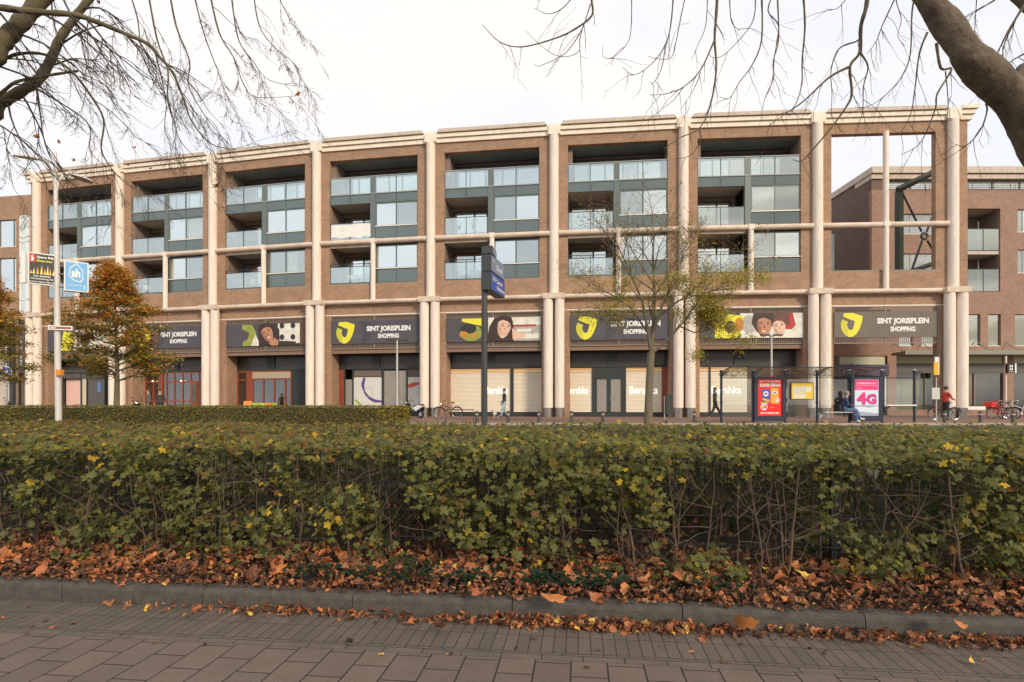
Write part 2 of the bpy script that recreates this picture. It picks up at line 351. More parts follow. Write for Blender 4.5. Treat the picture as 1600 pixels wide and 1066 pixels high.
# -- columns
for n in range(9):
    M = colM(n)
    b = MB(); b.cyl(0, -.12, 8.58, 19.06, .305, 24)
    for z in (12.95,): b.cyl(0, -.12, z, z+.02, .309, 24)
    PN('upper_column', b, CONC, M, smooth=True)
    b = MB(); b.box(-.33, .33, -.36, .3, 19.06, 19.74); b.box(-.42, .42, -.30, .3, 19.10, 19.60)
    PN('column_cap', b, CORN, M)
    b = MB(); b.box(-.72, .72, -.70, .12, 8.22, 8.56); PN('capital_block', b, CONCT, M)
    for sx in (-.375, .375):
        b = MB(); b.cyl(sx, -.36, 1.08, 8.22, .312, 24)
        c = PN('lower_column', b, CONC, M, smooth=True)
        b = MB(); b.cyl(sx, -.36, .45, 1.08, .292, 24); b.build('steel_sleeve', METAL, c, M, smooth=True)

def glaz(M, par, name, u0, u1, z0, z1, y, splits, fr=.085, glass=GL, frame=STEELG, curtain=None, sill=True):
    b = MB(); d = .06
    b.box(u0, u1, y, y+d, z1-fr, z1); b.box(u0, u1, y, y+d, z0, z0+fr)
    us = [u0]+splits+[u1]
    for i, u in enumerate(us):
        a0, a1 = (u, u+fr) if i == 0 else ((u-fr, u) if i == len(us)-1 else (u-fr/2, u+fr/2))
        b.box(a0, a1, y-.002, y+d+.002, z0+fr, z1-fr)
    if sill: b.box(u0-.01, u1+.01, y-.06, y-.001, z0-.01, z0+.05, 1)
    f = b.build(name, [frame, WHITE], par, M)
    for i in range(len(us)-1):
        p = MB(); p.box(us[i]+fr*.6, us[i+1]-fr*.6, y+.025, y+.035, z0+fr*.8, z1-fr*.8); p.build('pane', glass if glass is not GL or rnd.random() < .62 else GL2, f, M)
    if curtain:
        for i in range(len(us)-1):
            if rnd.random() < curtain:
                wdt = (us[i+1]-us[i]); a0, a1 = us[i]+.06, us[i+1]-.06
                if rnd.random() < .5:
                    if rnd.random() < .5: a1 = a0+wdt*rnd.uniform(.25, .6)
                    else: a0 = a1-wdt*rnd.uniform(.25, .6)
                q = MB(); k = 26
                vs = [(a0+(a1-a0)*j/k, y+.22+.035*math.sin(j*1.9), z) for j in range(k+1) for z in (z0+.05, z1-.05)]
                q.add(vs, [(2*j, 2*j+2, 2*j+3, 2*j+1) for j in range(k)]); q.build('curtain', CURT, f, M, smooth=True)
    return f

def facade_wall(n, M):
    b = MB()
    b.box(0, UL, 0, .42, ZO0, ZT); b.box(UR, S, 0, .42, ZO0, ZT); b.box(UL, UR, 0, .42, ZO1, ZT)
    b.box(0, S, 0, .42, 7.55, ZO0)
    b.box(0, GL0, .0, .5, .45, 7.55); b.box(GL1, S, .0, .5, .45, 7.55)
    if n < 7:
        b.box(.2, GL0, .5, 1.3, .45, 5.0); b.box(GL1, S-.2, .5, 1.3, .45, 5.0)
    PN('brick_wall', b, BRICK, M)
    b = MB()
    for u in (.62, 4.18, S-.62): b.box(u-.012, u+.012, -.004, .1, 7.6, 8.2)
    for u in (2.6, 5.9): b.box(u-.01, u+.01, -.004, .1, ZO1+.02, ZT)
    PN('expansion_joint', b, mat('joint_dark', (.12, .08, .06), .9), M)
    b = MB(); b.box(.45, S-.45, -.02, .2, 7.50, 7.575); PN('light_rail', b, CONC, M)
    # cornice of three stepped courses
    b = MB()
    b.prism([(.34, 19.08), (S-.34, 19.08), (S-.36, 19.35), (.36, 19.35)], -.12, .3)
    b.prism([(.36, 19.39), (S-.36, 19.39), (S-.40, 19.635), (.40, 19.635)], -.24, .3)
    b.prism([(.44, 19.675), (S-.44, 19.675), (S-.62, 19.90), (.62, 19.90)], -.36, .3, 1)
    b.box(.45, S-.45, -.05, .28, 19.3, 19.7)
    PN('cornice', b, [CORN, CORNT], M)
    b = MB(); b.tube([(.28, -.12, 12.60), (S-.28, -.12, 12.60)], .168, 14); PN('round_beam', b, CONCT, M, smooth=True)
    b = MB(); b.tube([(.70, -.30, 8.40), (S-.70, -.30, 8.40)], .145, 14); PN('round_beam', b, CONCT, M, smooth=True)
    b = MB()
    b.cyl(4.18, -.16, 8.28, 12.72 if n < 7 else 18.42, .17, 18); b.box(3.99, 4.37, -.33, .0, 12.45, 12.76)
    PN('slim_column', b, CONC, M, smooth=False)

def louvre(n, M):
    b = MB(); z0, z1 = 5.17, 7.50
    b.box(GL0, GL1, -.03, .03, z0-.03, z0+.03); b.box(GL0, GL1, -.03, .03, z1-.06, z1)
    b.box(GL0, GL0+.05, -.03, .03, z0, z1); b.box(GL1-.05, GL1, -.03, .03, z0, z1); b.box(4.2, 4.26, -.03, .03, z0, z1)
    u = GL0+.12
    while u < GL1-.05: b.box(u, u+.035, -.015, .015, z0, z1); u += .115
    PN('louvre_grille', b, mat('grille_grey', (.26, .205, .165), .6), M)
    b = MB()
    if n < 7:
        b.box(GL0, GL1, .18, .30, 4.88, 7.5); b.box(GL0, GL1, .05, .30, 4.86, 5.14)
        PN('fascia', b, mat('fascia_brown', (.24, .155, .11), .8, var=.12), M)

def upper(n, M):
    # steel post and spandrel panels
    b = MB(); b.box(UM0, UM1, .06, .3, 12.8, 17.22); PN('steel_post', b, STEELG, M)
    b = MB()
    for (a, c) in ((UL, 2.36), (2.40, UM0), (UM1, 5.74), (5.78, UR)):
        b.box(a+.02, c-.02, .09, .14, 15.37, 15.97)
    for (a, c) in ((UM1, 5.74), (5.78, UR)):
        b.box(a+.02, c-.02, .09, .14, 12.76, 13.62); b.box(a+.02, c-.02, .09, .14, 9.80, 10.66)
    for z0, z1 in ((12.76, 13.66), (9.76, 10.7)): b.box(5.73, 5.79, .06, .16, z0, z1)
    for u in (UL, 2.35, 5.73, UR-.05): b.box(u, u+.05, .06, .16, 15.34, 17.2)
    b.box(UL, UR, .05, .2, 9.70, 9.78); b.box(UL, UR, .07, .18, 15.33, 15.38)
    PN('spandrel_panel', b, PANEL, M)
    # roof terrace
    b = MB(); b.box(UL, UR, .05, .10, 17.17, 17.22); b.box(UL, UR, .03, .16, 15.96, 16.02)
    r = PN('terrace_railing', b, FRAME, M)
    for (a, c) in ((UL+.04, 2.35), (2.41, UM0), (UM1, 5.73), (5.79, UR-.04)):
        p = MB(); p.box(a, c, .10, .115, 16.02, 17.17); p.build('glass_panel', GLB, r, M)
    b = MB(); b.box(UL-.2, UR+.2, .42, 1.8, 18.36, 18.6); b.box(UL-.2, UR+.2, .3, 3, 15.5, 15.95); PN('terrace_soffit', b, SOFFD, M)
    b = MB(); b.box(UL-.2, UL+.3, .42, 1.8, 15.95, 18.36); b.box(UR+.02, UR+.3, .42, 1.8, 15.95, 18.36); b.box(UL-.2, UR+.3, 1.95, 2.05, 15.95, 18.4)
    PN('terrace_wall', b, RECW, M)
    glaz(M, B, 'terrace_window', UL+.35, UR-.05, 15.95, 18.1, 1.72, [2.3, 3.4, 4.6, 5.6], fr=.09, frame=DARKF, curtain=.3, sill=False)
    # balconies on the left half, windows on the right half
    for z0, z1, zr in ((12.78, 15.33, 14.0), (9.78, 12.42, 10.95)):
        b = MB(); b.box(UL-.1, UM0+.1, .16, 2.0, z0-.25, z0); k = PN('balcony', b, SOFF, M); b = MB(); b.box(UL-.1, UM0+.1, .16, 2.0, z1, z1+.12); b.build('soffit', SOFF, k, M)
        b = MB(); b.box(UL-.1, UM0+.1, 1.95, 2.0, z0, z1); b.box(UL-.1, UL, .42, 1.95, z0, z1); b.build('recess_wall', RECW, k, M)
        glaz(M, k, 'balcony_window', UL+.15, UM0-.35, z0+.05, z1-.35, 1.85, [2.6], fr=.1, frame=DARKF, curtain=.55, sill=False)
        b = MB(); b.box(UM0-.03, UM0+.01, .3, 1.95, z0, z1, 0); b.build('side_screen', GLD if rnd.random() < .5 else PANEL, k, M)
        b = MB(); b.box(UL, UM0, .09, .12, zr-.02, zr+.02)
        if z0 < 12: b.box(UL, UM0, .07, .11, zr+.16, zr+.20)
        for u in (UL+.02, 2.36, UM0-.05): b.box(u, u+.035, .10, .14, z0, zr+(.18 if z0 < 12 else 0))
        b.box(UL, UM0, .08, .14, z0, z0+.05)
        rl = b.build('railing', DARKF, k, M)
        for a, c in ((UL+.05, 2.34), (2.41, UM0-.06)):
            p = MB(); p.box(a, c, .085, .098, z0+.05, zr-.03); p.build('glass_panel', GLB, rl, M)
    b = MB(); b.box(UL, UM0, .03, .2, 12.28, 12.42); PN('lintel', b, CONCT, M)
    glaz(M, B, 'window', UM1, UR, 13.66, 15.32, .10, [5.76], curtain=.6)
    glaz(M, B, 'window', UM1, UR, 10.72, 12.36, .10, [5.76], curtain=.6)
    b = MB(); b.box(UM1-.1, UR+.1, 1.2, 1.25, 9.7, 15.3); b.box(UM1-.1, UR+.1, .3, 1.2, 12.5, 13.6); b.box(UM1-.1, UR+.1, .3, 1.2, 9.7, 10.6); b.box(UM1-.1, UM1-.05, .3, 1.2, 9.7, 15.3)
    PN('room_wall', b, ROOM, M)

SHUT = mat('shutter_cream', (.80, .71, .56), .55, var=.04); AMB = mat('amber_glow_blind', (.85, .55, .28), .6, emit=.25)  # amber glow of the lit interior put into slat colour and emission
REDF = mat('red_brown_frame', (.28, .065, .03), .45, var=.15); DGREEN = mat('dark_green_cladding', (.028, .036, .033), .6, var=.2)
SHOPIN = mat('shop_interior', (.10, .075, .055), .9, col2=(.05, .04, .035), vscale=1.4)
TRANS = mat('transom_panel', (.055, .048, .04), .3, var=.2, vscale=.6); POSTERW = mat('poster_white', (.66, .66, .62), .5, var=.04)
GDOOR = mat('frosted_glass', (.30, .28, .25), .25, var=.12, vscale=1.5, spec=.8)
def shutter(M, u0, u1, par, z0=.78, z1=3.42):
    b = MB(); z = z0
    while z < z1-.02:
        b.add([(u0, 1.22, z), (u1, 1.22, z), (u1, 1.234, z+.055), (u0, 1.234, z+.055), (u0, 1.22, z+.085), (u1, 1.22, z+.085)], [(0, 1, 2, 3), (3, 2, 5, 4)])
        z += .09
    s = b.build('roller_shutter', SHUT, par, M)
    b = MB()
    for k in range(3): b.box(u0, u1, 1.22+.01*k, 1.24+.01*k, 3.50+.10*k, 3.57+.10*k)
    b.build('amber_glow_blind', AMB, s, M); return s
def shop(n, M):
    b = MB()
    b.box(GL0-.1, GL1+.1, 2.3, 2.4, .45, 5.0); b.box(GL0-.1, GL1+.1, 1.3, 2.4, 4.95, 5.1)
    PN('shop_interior', b, SHOPIN if n not in (1, 2) else mat('warm_lit_interior', (.34, .17, .09), .9, col2=(.10, .06, .04), vscale=1.1), M)  # restaurant lamplight warmth put into the interior wall colour
    b = MB(); b.box(GL0-.05, GL1+.05, 1.12, 1.32, .45, .74); b.box(GL0-.05, GL1+.05, 1.12, 1.32, 3.80, 3.92); b.box(GL0-.05, GL1+.05, 1.10, 1.32, 4.80, 4.95)
    for u in ((1.0, 1.12), (3.55, 4.15), (7.3, 7.5)): b.box(u[0], u[1], 1.14, 1.30, 3.92, 4.80)
    sf = PN('shopfront', b, DARKF, M)
    b = MB(); b.box(1.0, 7.5, 1.22, 1.24, 3.9, 4.82); b.build('transom', TRANS, sf, M)
    def post(us, m=DARKF, z1=3.8, nm='frame'):
        for a, c in us: b = MB(); b.box(a, c, 1.14, 1.30, .74, z1); b.build('frame_post', m, sf, M)
    def doors(u0, u1, m=DGREEN, nm='door'):
        b = MB(); mid = (u0+u1)/2
        b.box(u0, u1, 1.16, 1.28, 3.0, 3.8); b.box(u0, u0+.28, 1.16, 1.28, .6, 3.0); b.box(u1-.28, u1, 1.16, 1.28, .6, 3.0); b.box(mid-.13, mid+.13, 1.15, 1.28, .6, 3.0); b.box(u0, u1, 1.15, 1.29, .6, .80)
        d = b.build(nm, m, sf, M); b = MB(); b.box(u0+.25, u1-.25, 1.20, 1.22, .75, 3.02); b.build('pane', GDOOR, d, M)
        b = MB(); b.tube([(mid+.07, 1.10, 1.5), (mid+.07, 1.10, 1.9)], .018, 6); b.box(mid+.05, mid+.09, 1.10, 1.16, 1.5, 1.53); b.box(mid+.05, mid+.09, 1.10, 1.16, 1.87, 1.9); b.build('handle', CHROME, d, M)
    def letters(txt, u0, u1, z0=2.02, z1=2.52):
        b = MB(); b.text(txt, u0, u1, z0, z1, 1.19, bold=0); b.build('lettering', WH2, sf, M)
    WH2 = mat('white_lettering', (.95, .95, .93), .6, emit=.7)  # glow added for contrast with the shutters; the letters are no lamp
    ZB = (2.00, 2.50)
    if n == 4:
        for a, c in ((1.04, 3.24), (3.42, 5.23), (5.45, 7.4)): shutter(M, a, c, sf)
        post(((3.24, 3.42), (5.23, 5.45))); letters('Bershka', 3.5, 5.05)
    if n == 5:
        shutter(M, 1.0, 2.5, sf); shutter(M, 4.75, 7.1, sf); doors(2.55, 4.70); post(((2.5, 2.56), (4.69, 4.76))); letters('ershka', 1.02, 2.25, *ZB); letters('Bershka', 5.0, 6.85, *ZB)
        post(((7.1, 7.5),), REDF)
    if n == 6:
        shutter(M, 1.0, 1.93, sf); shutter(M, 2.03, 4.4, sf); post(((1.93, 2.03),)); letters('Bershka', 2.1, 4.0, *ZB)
        b = MB(); b.box(4.42, 7.5, 1.2, 1.26, .74, 3.8); b.build('side_panel', BRICKD, sf, M)
        for z in (.8, 1.7): b = MB(); b.box(6.6, 6.95, 1.15, 1.19, z, z+.7); b.build('poster', POSTERW, sf, M)
    if n == 3:
        post(((1.02, 1.42),), REDF); post(((1.42, 1.5), (2.05, 2.13), (4.28, 4.42), (5.35, 5.5), (6.1, 6.2)))
        for q in ((2.13, 4.28), (6.2, 7.5)): b = MB(); b.box(*q, 1.22, 1.25, .74, 3.25); b.build('poster', POSTERW, sf, M)
        PUR = mat('purple_print', (.13, .05, .25), .6); ORG = mat('orange_print', (.62, .10, .04), .6); GRN = mat('green_print', (.25, .45, .05), .6); GRY = mat('grey_print', (.35, .34, .33), .6)
        b = MB()
        def band(pts, w, mi, zf=.006):
            for i in range(len(pts)-1):
                (xa, za), (xb, zb) = pts[i], pts[i+1]; wa = w*(1+.35*math.sin(i*2.1)); wb = w*(1+.35*math.sin((i+1)*2.1)); dx, dz = xb-xa, zb-za; l = math.hypot(dx, dz); nx, nz_ = -dz/l, dx/l
                b.xz([(xa-nx*wa, za-nz_*wa), (xb-nx*wb, zb-nz_*wb), (xb+nx*wb, zb+nz_*wb), (xa+nx*wa, za+nz_*wa)][::-1][::-1], 1.22-zf-.001*i, mi)
        band([(2.95, 3.22), (2.8, 2.7), (2.95, 2.2), (3.25, 1.8), (3.7, 1.55), (4.26, 1.5)], .09, 0)
        band([(6.22, 2.55), (6.6, 2.72), (7.0, 2.78), (7.48, 2.62)], .12, 1)
        band([(7.28, 3.22), (7.1, 2.9), (7.1, 2.6)], .06, 1, .012)
        band([(2.2, 1.65), (2.5, 1.4), (2.75, 1.2)], .06, 2)
        def circ(cx, cz, r, y):
            k = 24
            for i in range(k):
                t0, t1 = 2*math.pi*i/k, 2*math.pi*(i+1)/k
                b.xz([(cx+r*math.cos(t0), cz+r*math.sin(t0)), (cx+r*math.cos(t1), cz+r*math.sin(t1)), (cx+(r-.025)*math.cos(t1), cz+(r-.025)*math.sin(t1)), (cx+(r-.025)*math.cos(t0), cz+(r-.025)*math.sin(t0))], y, 3)
        circ(3.25, 2.2, .36, 1.209); circ(7.2, 2.25, .3, 1.209)
        b.build('print', [PUR, ORG, GRN, GRY], sf, M)
        for q in ((4.42, 5.35, 3.7), (5.5, 6.1, 3.7), (1.5, 2.05, 3.1)): b = MB(); b.box(q[0], q[1], 1.22, 1.25, .74, q[2]); b.build('glass_door', GDOOR, sf, M)
        for q in ((2.13, 4.28), (6.2, 7.5)): b = MB(); b.box(*q, 1.23, 1.26, 3.3, 3.8); b.build('blind', mat('taupe_blind', (.16, .135, .11), .7), sf, M)
    if n == 2:
        post(((1.92, 2.28),), REDF); post(((1.02, 1.1), (1.8, 1.92), (2.28, 2.36), (3.15, 3.25), (4.05, 4.15), (4.95, 5.05), (5.4, 5.5)), REDF)
        b = MB(); b.box(1.02, 1.92, 1.15, 1.29, 3.1, 3.2); b.box(2.3, 5.5, 1.15, 1.29, 1.1, 1.22); b.box(2.3, 5.5, 1.13, 1.29, 3.14, 3.22); b.box(1.02, 1.92, 1.15, 1.29, 1.1, 1.2); b.box(1.02, 5.5, 1.12, 1.3, 3.7, 3.8); b.build('frame', REDF, sf, M)
        b = MB(); b.box(2.36, 5.45, 1.08, 1.2, 3.23, 3.7); b.build('awning_box', mat('cream_awning', (.46, .38, .27), .7), sf, M)
        b = MB(); b.box(5.52, 7.5, 1.16, 1.26, .74, 3.85)
        b.build('cladding_panel', DGREEN, sf, M); b = MB(); b.box(6.75, 6.78, 1.12, 1.16, 1.2, 1.7); b.build('handle', CHROME, sf, M)
        b = MB(); b.box(1.05, 5.45, 1.2, 1.21, .8, 3.7); b.build('pane', GLS, sf, M)
    if n == 1:
        b = MB()
        for u in (1.02, 1.75, 2.35, 3.0, 3.7, 4.45, 5.2, 5.95, 6.65, 7.38): b.box(u, u+.09, 1.15, 1.29, .74, 3.8)
        b.box(2.45, 2.7, 1.12, 1.3, .74, 3.8)
        for z in (.74, 1.5, 3.0, 3.7): b.box(1.02, 7.47, 1.16, 1.28, z, z+.1)
        b.build('frame', REDF, sf, M); b = MB(); b.box(1.05, 7.45, 1.2, 1.21, .8, 3.7); b.build('pane', GLS, sf, M)
        for q in ((5.3, 5.9), (6.05, 6.6)):
            b = MB(); b.box(*q, 1.13, 1.28, .7, 3.0); d = b.build('door', REDF, sf, M); b = MB(); b.box(q[0]+.1, q[1]-.1, 1.11, 1.125, 1.5, 2.85); b.build('pane', ROOM, d, M)
        for q in (4.5, 1.9): b = MB(); b.ell((q, 1.0, 3.12), (.05, .05, .05)); b.build('wall_lamp', mat('lamp_glow', (1, .72, .4), .5, emit=6), sf, M)
    if n == 0:
        post(((1.02, 1.1), (2.9, 3.0), (3.5, 3.6), (5.3, 5.42), (5.7, 5.9))); 
        b = MB(); b.box(1.1, 2.9, 1.4, 1.43, .8, 3.35); b.build('poster', mat('pink_lit_poster', (.82, .55, .48), .6, var=.08), sf, M)  # pink light of the shop window put into the poster colour
        b = MB(); b.text('sale', 1.9, 2.5, 1.15, 1.4, 1.38); b.lathe([(0, 0), (.01, 0)], 3); b.build('lettering', mat('red_print', (.6, .03, .04), .5), sf, M)
        b = MB(); b.box(3.0, 3.5, 1.22, 1.26, .74, 3.5); b.build('cream_panel', mat('cream_panel', (.66, .56, .42), .6), sf, M)
        b = MB(); b.box(3.62, 5.3, 1.2, 1.26, .74, 3.5); b.box(1.1, 5.4, 1.14, 1.2, 3.4, 4.4); b.build('grey_panel', mat('grey_cladding', (.11, .105, .10), .7, var=.1), sf, M)
        b = MB()
        for u in (5.9, 6.6, 7.3): b.box(u, u+.09, 1.15, 1.29, .74, 3.8)
        for z in (1.3, 3.0, 3.72): b.box(5.9, 7.4, 1.16, 1.28, z, z+.09)
        b.build('frame', REDF, sf, M)
        b = MB(); b.box(4.6, 4.95, 1.17, 1.19, 2.3, 3.1); b.build('poster', mat('blue_poster', (.12, .2, .5), .5), sf, M)
for n in range(8):
    M = bayM(n); facade_wall(n, M); louvre(n, M)
    if n < 7: upper(n, M); shop(n, M)
# end pier right of the last column, end piece of cornice on both ends
M = bayM(7, True); sl_ = (C[8]-C[7]).length
b = MB(); b.box(sl_, sl_+.93, 0, .42, .45, ZT); PN('brick_wall', b, BRICK, M)
b = MB(); b.box(sl_+.34, sl_+1.15, -.12, .5, 19.08, 19.35); b.box(sl_+.36, sl_+1.27, -.24, .5, 19.39, 19.635); b.box(sl_+.45, sl_+1.4, -.36, .5, 19.675, 19.90); b.box(sl_+.45, sl_+.9, -.05, .4, 19.3, 19.7); PN('cornice', b, CORN, M)
# far faces of the open bay's frame: a green sill under the opening
b = MB(); b.box(UL, UR, .02, .44, 9.72, 9.79); b.box(UL, 3.95, .10, .12, 9.85, 10.9) if False else None; PN('sill', b, STEELG, bayM(7))
b = MB(); b.box(UL+.0, UL+.42, .5, 3.5, 9.8, 12.3); PN('glass_stair_box', b, glass_mat('green_glass', .25, (.35, .62, .52)), bayM(7))
M = bayM(0, True)
b = MB(); b.box(-.75, 0, 0, .42, .45, ZT); PN('brick_wall', b, BRICK, M)
b = MB(); b.box(-.95, -.34, -.12, .5, 19.08, 19.35); b.box(-1.07, -.36, -.24, .5, 19.39, 19.635); b.box(-1.2, -.45, -.36, .5, 19.675, 19.90); b.box(-.7, -.4, -.05, .4, 19.3, 19.7); PN('cornice', b, CORN, M)
# body behind the arcade
def off(n, y): m = colM(n); return m @ Vector((0, y, 0))
b = MB(); fr = [off(n, 2.45) for n in range(8)]; bk = [off(n, 14) for n in range(8)]
for i in range(7):
    a0, a1, c1, c0 = fr[i], fr[i+1], bk[i+1], bk[i]
    for (p, q) in ((a0, a1), (c1, c0)): b.poly([(p.x, p.y, .4), (q.x, q.y, .4), (q.x, q.y, 18.9), (p.x, p.y, 18.9)])
    b.poly([(a0.x, a0.y, 18.9), (a1.x, a1.y, 18.9), (c1.x, c1.y, 18.9), (c0.x, c0.y, 18.9)])
p, q = off(0, 0.3), bk[0]; b.poly([(q.x, q.y, .4), (p.x, p.y, .4), (p.x, p.y, 18.9), (q.x, q.y, 18.9)])
p, q = off(7, 0.3), bk[7]; b.poly([(p.x, p.y, .4), (q.x, q.y, .4), (q.x, q.y, 18.9), (p.x, p.y, 18.9)])
PN('rear_wall', b, BRICKD, Matrix())
b = MB()
for i in range(7):
    a0, a1, c1, c0 = off(i, .3), off(i+1, .3), bk[i+1], bk[i]
    b.poly([(p.x, p.y, 18.95) for p in (a0, a1, c1, c0)])
PN('roof', b, mat('roof_grey', (.12, .12, .12), .9), Matrix())

# ================================================================== BANNERS (each a thing, stretched on the grille)
def jlogo(b, x0, z0, h, y, mi, mi2):
    P = [(390,183),(470,181),(557,208),(550,262),(530,318),(505,360),(470,386),(435,390),(400,374),(372,335),(361,300),(363,262),(378,236),(425,256),(418,285),(430,318),(450,332),(470,320),(480,285),(486,252),(440,236),(383,212)]
    T = lambda p: (x0+(p[0]-361)/207*h*.95, z0+(390-p[1])/209*h)
    b.xz([T(p) for p in P][::-1], y, mi)
    b.xz([T(p) for p in [(435,390),(400,374),(372,335),(361,300),(363,262),(378,236),(420,254),(418,285),(430,318),(420,350)]][::-1], y-.002, mi2)
def circ2(b, cx, cz, rx, rz, y, mi, rot=0, k=20):
    b.xz([(cx+rx*math.cos(t)*math.cos(rot)-rz*math.sin(t)*math.sin(rot), cz+rx*math.cos(t)*math.sin(rot)+rz*math.sin(t)*math.cos(rot)) for t in [-2*math.pi*i/k for i in range(k)]], y, mi)
BU0, BU1, BZ0, BZ1 = 1.05, 7.42, 5.52, 7.14
pm = lambda n, c: mat('print_'+n, c, .6, var=.22, vscale=2.2)
SK1 = mat('print_tan_skin', (.50, .24, .14), .6, var=.07, vscale=3); SK2 = mat('print_fair_skin', (.74, .49, .37), .6, var=.06, vscale=3); HAIR = pm('dark_hair', (.045, .028, .022)); LIPS = pm('lips', (.45, .10, .08)); TEETH = pm('white', (.85, .83, .78))
PGR = pm('grey', (.42, .41, .38)); PPALE = pm('pale', (.72, .70, .62)); POLV = pm('olive', (.30, .34, .06)); PORG = pm('amber', (.52, .22, .03)); PRED = pm('red', (.42, .035, .03)); PDK = pm('charcoal', (.035, .03, .032)); PBRN = pm('brown', (.13, .055, .035))
PICS = [SK1, SK2, HAIR, LIPS, TEETH, PGR, PPALE, POLV, PORG, PRED, PDK, PBRN, YEL, pm('tan_skin_dark', (.33, .13, .075)), pm('fair_skin_dark', (.60, .34, .24))]
def face(b, cx, cz, s, y, skin, tilt, turn=.1, hair=2):
    ca, sa = math.cos(tilt), math.sin(tilt)
    def P(u, v): return (cx+(u*ca-v*sa)*s, cz+(u*sa+v*ca)*s)
    b.xz([P(u, v) for u, v in [(-.42,.25),(-.38,-.1),(-.28,-.42),(-.1,-.62),(.08,-.64),(.26,-.46),(.38,-.15),(.43,.2),(.36,.5),(.15,.66),(-.15,.66),(-.36,.52)]], y, skin)
    b.xz([P(u, v) for u, v in [(-.42,.25),(-.38,-.1),(-.28,-.42),(-.1,-.62),(-.12,-.3),(-.26,.0),(-.30,.3)]], y-.002, 13+skin)
    b.xz([P(u, v) for u, v in [(-.46,.1),(-.36,.34),(-.12,.47),(.16,.42),(.34,.3),(.44,.05),(.50,.4),(.36,.68),(0,.76),(-.34,.68),(-.5,.4)]], y-.004, hair)
    b.xz([P(-.32+turn*.3, -.12), P(-.18+turn*.3, -.02), P(-.16+turn*.3, -.2)], y-.002, 3+10+skin)
    for e in (-.18+turn, .2+turn):
        x, z = P(e, .13); circ2(b, x, z, .075*s, .035*s, y-.003, 2, tilt)
        x, z = P(e, .24); circ2(b, x, z, .10*s, .018*s, y-.003, 2, tilt)
    b.xz([P(.0+turn, .1), P(-.05+turn, -.12), P(.06+turn, -.12)], y-.003, 11 if skin == 0 else 0)
    b.xz([P(-.2+turn, -.26), P(0+turn, -.42), P(.2+turn, -.24), P(.0+turn, -.27)], y-.003, 3)
    b.xz([P(-.15+turn, -.275), P(0+turn, -.36), P(.15+turn, -.26), P(.0+turn, -.28)], y-.005, 4)
